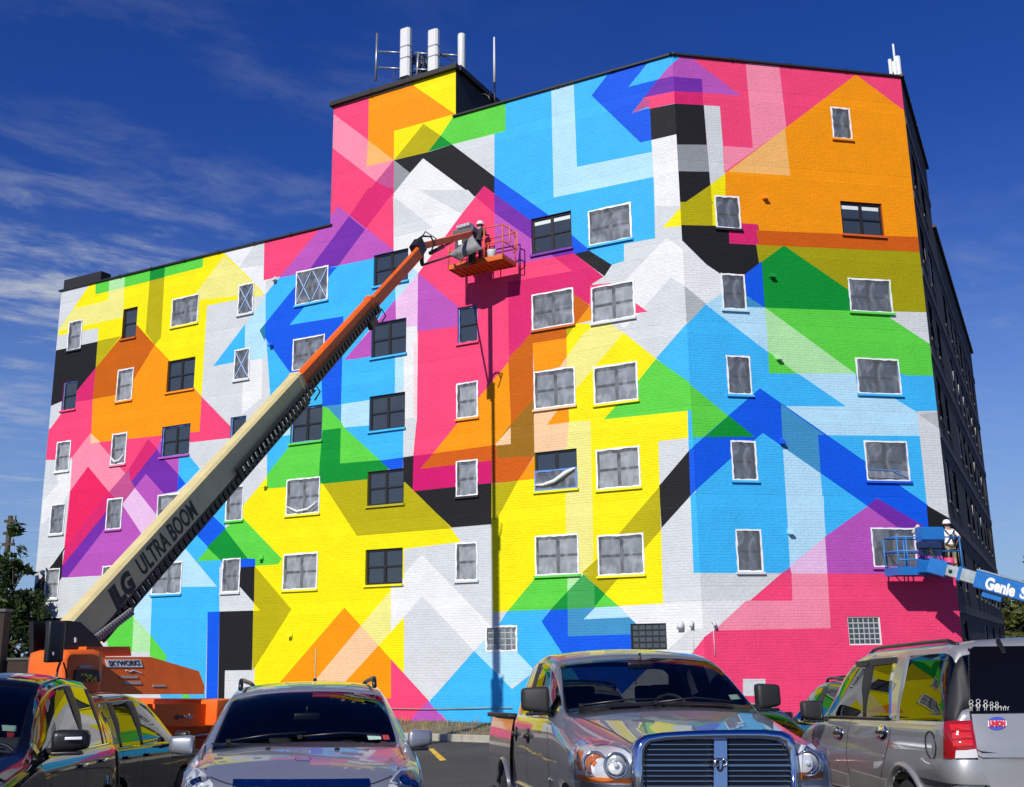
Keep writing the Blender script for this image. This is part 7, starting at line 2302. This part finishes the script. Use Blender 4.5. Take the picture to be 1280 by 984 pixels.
for sd_ in (1, -1):
    arc = [e.snap(-4.02 + .50 * math.cos(a), .42 + .50 * math.sin(a), 'side', sd_) for a in np.linspace(.05, PI - .05, 22)]
    mb = MB(); mb.tube([h + n * .004 for h, n in arc], .030, 8); e.part(mb, 'arch_flare', P_PEWTER)
    mb = MB(); P = [e.snap(x, sd_ * .68, 'top') for x in np.linspace(-2.55, -4.85, 14)]; mb.tube([h + n * (.032 if 0 < k < 13 else .0) for k, (h, n) in enumerate(P)], .018, 8); e.part(mb, 'roof_rail', M_TRIM)
    for (xa, xb) in ((-2.15, -2.90), (-3.04, -3.72)):
        mb = MB(); vs = []
        for x in np.linspace(xa, xb, 8):
            h, n = e.snap(x, 1.905, 'side', sd_); vs += [h + n * .006 + Vector((0, 0, .01)), h + n * .028 + Vector((0, 0, -.06))]
        mb.add(vs, [(2 * i, 2 * i + 1, 2 * i + 3, 2 * i + 2) for i in range(7)], 0, True); e.part(mb, 'window_visor', M_TRIMR)
    mb = MB()
    P = [e.snap(x, 1.33, 'side', sd_) for x in np.linspace(-1.75, -3.74, 14)]; mb.tube([h + n * .004 for h, n in P], .014, 6); e.part(mb, 'window_seal', M_TRIM)
TLc = (-5.12, .94, 0)
tl = e.vpatch('tail_light', M_REDL, [(1182, 904), (1186, 902), (1214, 901), (1219, 925), (1222, 948), (1181, 948.5)], TLc, off=.014, th=.03, grid=.05, dome=.015)
e.vpatch('reversing_lamp', mat('clear_lamp', (.62, .60, .60), .12, coat=.6), [(1196, 938), (1218.5, 937.5), (1221, 947), (1195, 947.6)], TLc, off=.034, th=.012, parent=tl)
for k in range(3):
    e.vpatch('lamp_facet', mat('bright_red_lens', (.60, .02, .02), .1, coat=.8), [(1190 + k * 1.2, 907 + k * 9.5), (1211 + k * 1.4, 906.5 + k * 9.5), (1212.5 + k * 1.4, 914 + k * 9.5), (1191 + k * 1.2, 914.5 + k * 9.5)], TLc, off=.030, th=.010, parent=tl, dome=.012)
REc = (-5.2, .4, 0)
e.vpatch('rear_glass', mat('dark_tailgate_glass', (.003, .003, .004), .03, spec=.22), [(1213.5, 892), (1211.5, 860), (1211, 812), (1216, 808.5), (1300, 806), (1360, 806), (1360, 891)], REc, off=.012, th=.012, grid=.08)
e.vseam([(1210, 800), (1211, 830), (1213.5, 892), (1222, 950), (1234, 984)], REc, wd=.016, name='tailgate_seam')
mb = MB(); e.vpatch('rear_wiper', M_TRIM, [(1244, 802), (1249, 801), (1256, 817), (1252, 819), (1247, 811)], REc, off=.035, th=.03, grid=.05)
e.vpatch('bumper_cover', P_PEWTER, [(1150, 951), (1186, 949.8), (1222, 949.5), (1229, 965), (1236, 981), (1190, 979), (1152, 976), (1147, 962)], (-5.1, .95, 0), off=.035, th=.05, grid=.06, dome=.012)
e.vpatch('door_cladding', M_CLAD, [eside_px for eside_px in ((1029, 963.5), (1060.5, 967), (1061, 996), (1029, 990))], (-2.2, 1.0, 0), off=.012, th=.03, grid=.07)
e.vpatch('door_cladding', M_CLAD, [(1062.5, 967.3), (1107, 972), (1108, 1006), (1063, 997)], (-3.2, 1.0, 0), off=.012, th=.03, grid=.07)
bz = MB(); bz.box((-5.20, 0, .60), (.24, 1.96, .34), None, bev=.09); e.part(bz, 'rear_bumper', M_CLAD)
# union sticker and the row of stick figures
def oval(cx_, cy_, rx, ry, n=22): return [(cx_ + rx * math.cos(2 * PI * k / n), cy_ + ry * math.sin(2 * PI * k / n)) for k in range(n)]
e.vpatch('oval_sticker', mat('sticker_blue', (.06, .08, .42), .4), oval(1246, 904.5, 12.3, 8.4), REc, off=.006, th=.002, grid=.05)
e.vpatch('sticker_band', M_WHITE, [(1234.5, 901), (1257.5, 901), (1258, 904.5), (1257.5, 908.3), (1234.5, 908.3)], REc, off=.009, th=.002, grid=.05)
o1, dd = e.view([(1236, 907.6), (1256.5, 907.6), (1236, 901.6)], REc)
hh, nn = e.snap(*o1[0], dd); h2_, _ = e.snap(*o1[1], dd); h3_, _ = e.snap(*o1[2], dd)
put_text('UNION', hh + nn * .0125, (h2_ - hh), (h3_ - hh), (h3_ - hh).length * 1.32, mat('sticker_red', (.55, .03, .05), .4), e.root, Matrix.Identity(4), bold=.006, width=(h2_ - hh).length)
put_text('PROUD', e.snap(*e.view([(1241, 900.2)], REc)[0][0], dd)[0] + nn * .0125, (h2_ - hh), (h3_ - hh), .020, M_WHITE, e.root, Matrix.Identity(4), width=(h2_ - hh).length * .45) if False else None
fx = [(1213, 889.5, 13.5, 0), (1221.5, 889.5, 14.5, 1), (1230.5, 889, 13, 1), (1238, 889, 10.5, 0), (1244.5, 889, 10.5, 1), (1251.5, 889, 6.5, 2), (1257, 889, 6.5, 2)]
M_FIG = mat('white_vinyl', (.55, .56, .55), .5)
for px, py, hgt, kd in fx:
    mb = MB()
    def Q(a, b, w_=.6):
        o, d = e.view([a, b], REc); A = e.snap(*o[0], d); B = e.snap(*o[1], d); mb.tube([A[0] + A[1] * .026, B[0] + B[1] * .026], .0026 * w_ / .6, 4)
    if kd < 2:
        r_ = hgt * .17; cyh = py - hgt + r_
        for k in range(8): Q((px + r_ * math.cos(k * PI / 4), cyh + r_ * math.sin(k * PI / 4)), (px + r_ * math.cos((k + 1) * PI / 4), cyh + r_ * math.sin((k + 1) * PI / 4)))
        b0_ = cyh + r_; b1_ = py - hgt * .3
        Q((px - 1.4, b0_ + .4), (px - 1.4, b1_)); Q((px + 1.4, b0_ + .4), (px + 1.4, b1_)); Q((px - 1.4, b1_), (px + 1.4, b1_)); Q((px - 1.4, b0_ + .4), (px + 1.4, b0_ + .4))
        Q((px - 1.4, b0_ + 1), (px - 3.4, b0_ + (3 if kd else 0))); Q((px + 1.4, b0_ + 1), (px + 3.4, b0_ + 3)); Q((px - .9, b1_), (px - 1.2, py)); Q((px + .9, b1_), (px + 1.2, py))
        if kd == 1: Q((px - 1.4, b0_ + 1), (px - 2.4, b1_)); Q((px + 1.4, b0_ + 1), (px + 2.4, b1_))
    else:
        Q((px - 2, py - 3.2), (px + 1.4, py - 3.2)); Q((px - 1.8, py - 3.2), (px - 1.8, py)); Q((px + 1.2, py - 3.2), (px + 1.2, py)); Q((px - 2, py - 3.2), (px - 2.6, py - 5.6)); Q((px - 2.6, py - 5.6), (px - .6, py - 4.4)); Q((px + 1.4, py - 3.2), (px + 2.4, py - 5))
    e.part(mb, 'stick_figure', M_FIG)
# ---------------------------------------------------------------- black SUV at the left edge, nose to the camera
b = Car('suv', 'glossy black SUV at the left edge, nose to the camera, its windows full of mural', 'SUV', (-4.32, 6.95, 0), R(-81), P_BLACK)
st = suv_stations(L=4.75, W=1.9, H=1.87, belt=1.16, cowl=-1.25, wstop=-2.0, roofend=-4.05, rgb=-4.5, hood=(.94, 1.07, 1.15, 1.23), wtop=.70, pill=((-2.80, -2.88), (-3.62, -3.70)), nose=.38, roofdrop=.07, roof_edge=.66)
b.loft(st, suv_faces(2), (-.95, -3.75), .38, crease=suv_crease(0))
for x in (-.95, -3.75):
    for sd_ in (1, -1): b.wheel(x, sd_, .80, .38)
b.dash(-1.7, 1.12, 1.5); b.seats((-2.5, -3.3), .68)
b.mirror(-1.62, 1.06, 1.29, 1, (.16, .27, .17), M_TRIM); b.mirror(-1.62, 1.06, 1.29, -1, (.16, .27, .17), M_TRIM)
mb = MB(); mb.box((-1.538, 1.10, 1.315), (.012, .13, .022), None, bev=.004); b.part(mb, 'mirror_signal', mat('signal_white', (.7, .7, .72), .3))
for sd_ in (1, -1):
    for x in (-2.68, -3.5):
        hh, nn = b.snap(x, 1.05, 'side', sd_); mb = MB(); mb.box(hh + nn * .025, (.19, .03, .035), None, bev=.01); b.part(mb, 'door_handle', M_CHROME)
    for pts in ([(-1.62, .45), (-1.58, .8), (-1.66, 1.06)], [(-2.84, 1.06), (-2.86, .45)], [(-3.66, 1.06), (-3.60, .75), (-3.35, .5)]): b.seam(pts, 'side', sd_, .010, 'door_seam')
    mb = MB(); P = [b.snap(x, 1.185, 'side', sd_) for x in np.linspace(-1.8, -3.95, 16)]; mb.tube([h + n * .004 for h, n in P], .010, 6); b.part(mb, 'window_chrome', M_CHROME)
    hl = b.patch('headlight', M_REFL, [(sd_ * .50, .80), (sd_ * .90, .84), (sd_ * .92, .96), (sd_ * .72, .93), (sd_ * .52, .88)], 'front', off=.004, th=.02)
    b.patch('lens', M_LENS, [(sd_ * .50, .80), (sd_ * .90, .84), (sd_ * .92, .96), (sd_ * .72, .93), (sd_ * .52, .88)], 'front', off=.022, th=.004, parent=hl)
b.vpatch('inspection_sticker', M_STICK, [(2, 905), (20, 906), (20.5, 913), (2.5, 912)], (-1.6, .4, 0), off=-.006, th=.001)
b.vpatch('registration_sticker', M_STICKR, [(8, 914), (18, 914.5), (18, 920), (8, 919.5)], (-1.55, .4, 0), off=-.006, th=.001)
b.wiper([(-.6, 1.22), (-.2, 1.27), (.2, 1.27)]); b.wiper([(.0, 1.23), (.35, 1.28), (.7, 1.24)])
# ---------------------------------------------------------------- cars of the next row
def plain_car(label, front, yaw, paintm, L=4.5, W=1.82, H=1.58, name='crossover', cat='car', rack=False, sedan=False, group=None, **kw):
    v_ = Car(name, label, cat, (front[0], front[1], 0), yaw, paintm)
    k = H / 1.66
    p = dict(L=L, W=W, H=H, belt=1.0 * k, cowl=-1.15, wstop=-1.9, roofend=-L + .62, rgb=-L + .26, hood=(.86 * k, .95 * k, 1.02 * k, 1.09 * k), wtop=.66, pill=((-2.65, -2.73), (-3.40, -3.48)), tailz=1.04 * k, roof_edge=.63)
    p.update(kw)
    v_.loft(suv_stations(**p), suv_faces(len(p['pill'])), (-.92, -L + 1.0), .35, crease=suv_crease(0))
    for x in (-.92, -L + 1.0):
        for sd_ in (1, -1): v_.wheel(x, sd_, .77, .35)
    for sd_ in (1, -1):
        v_.mirror(-1.5, W / 2 + .10, p['belt'] + .09, sd_, (.14, .2, .15), M_TRIM)
        for x in (-2.55, -3.3):
            hh, nn = v_.snap(x, p['belt'] - .09, 'side', sd_); mb = MB(); mb.box(hh + nn * .022, (.18, .03, .035), None, bev=.01); v_.part(mb, 'door_handle', M_TRIM)
        for pts in ([(-1.5, .45), (-1.52, p['belt'] - .02)], [(-2.69, p['belt'] - .02), (-2.70, .45)], [(-3.44, p['belt'] - .02), (-3.3, .6)]): v_.seam(pts, 'side', sd_, .010, 'door_seam')
        v_.patch('tail_light', M_REDL, [(sd_ * W * .33, .84 * k), (sd_ * W * .475, .84 * k), (sd_ * W * .475, 1.06 * k), (sd_ * W * .40, 1.05 * k)], 'rear', off=.006, th=.02)
        v_.patch('headlight', M_REFL, [(sd_ * W * .28, .70 * k), (sd_ * W * .46, .74 * k), (sd_ * W * .46, .85 * k), (sd_ * W * .3, .82 * k)], 'front', off=.006, th=.02)
        if rack:
            mb = MB(); P = [v_.snap(x, sd_ * .54, 'top') for x in np.linspace(-2.35, p['roofend'] + .15, 12)]; mb.tube([h + n * (.05 if 0 < k < 11 else .0) for k, (h, n) in enumerate(P)], .022, 8); v_.part(mb, 'roof_rail', M_TRIM)
    if rack:
        for x in (-2.5, -3.4):
            mb = MB(); mb.tube([v_.snap(x, y, 'top')[0] + Vector((0, 0, .05)) for y in np.linspace(-.54, .54, 7)], .016, 6); v_.part(mb, 'rack_bar', M_TRIM)
    v_.seats((-2.4, -3.2), .62)
    return v_
plain_car('dark charcoal crossover behind the black SUV, tail towards the camera', (-5.55, 16.4), R(90.5), P_BLACK2, L=4.5, W=1.84, H=1.74)
plain_car('dark SUV with a roof rack half hidden beyond the pewter SUV', (5.55, 20.1), R(91), P_BLACK2, name='suv', cat='SUV', rack=True, H=1.80, L=4.5)
plain_car('dark red car almost hidden between the pickup and the pewter SUV', (3.25, 13.6), R(-88), P_RED, name='parked_car', H=1.50, L=4.5, wstop=-2.0, roofend=-3.6, rgb=-4.1, pill=((-2.75, -2.83),), tailz=1.0)
plain_car('pale silver car showing its roof rail behind the pickup bed', (.95, 20.2), R(90), P_SILVER, name='parked_car', rack=True, H=1.78, L=4.5)
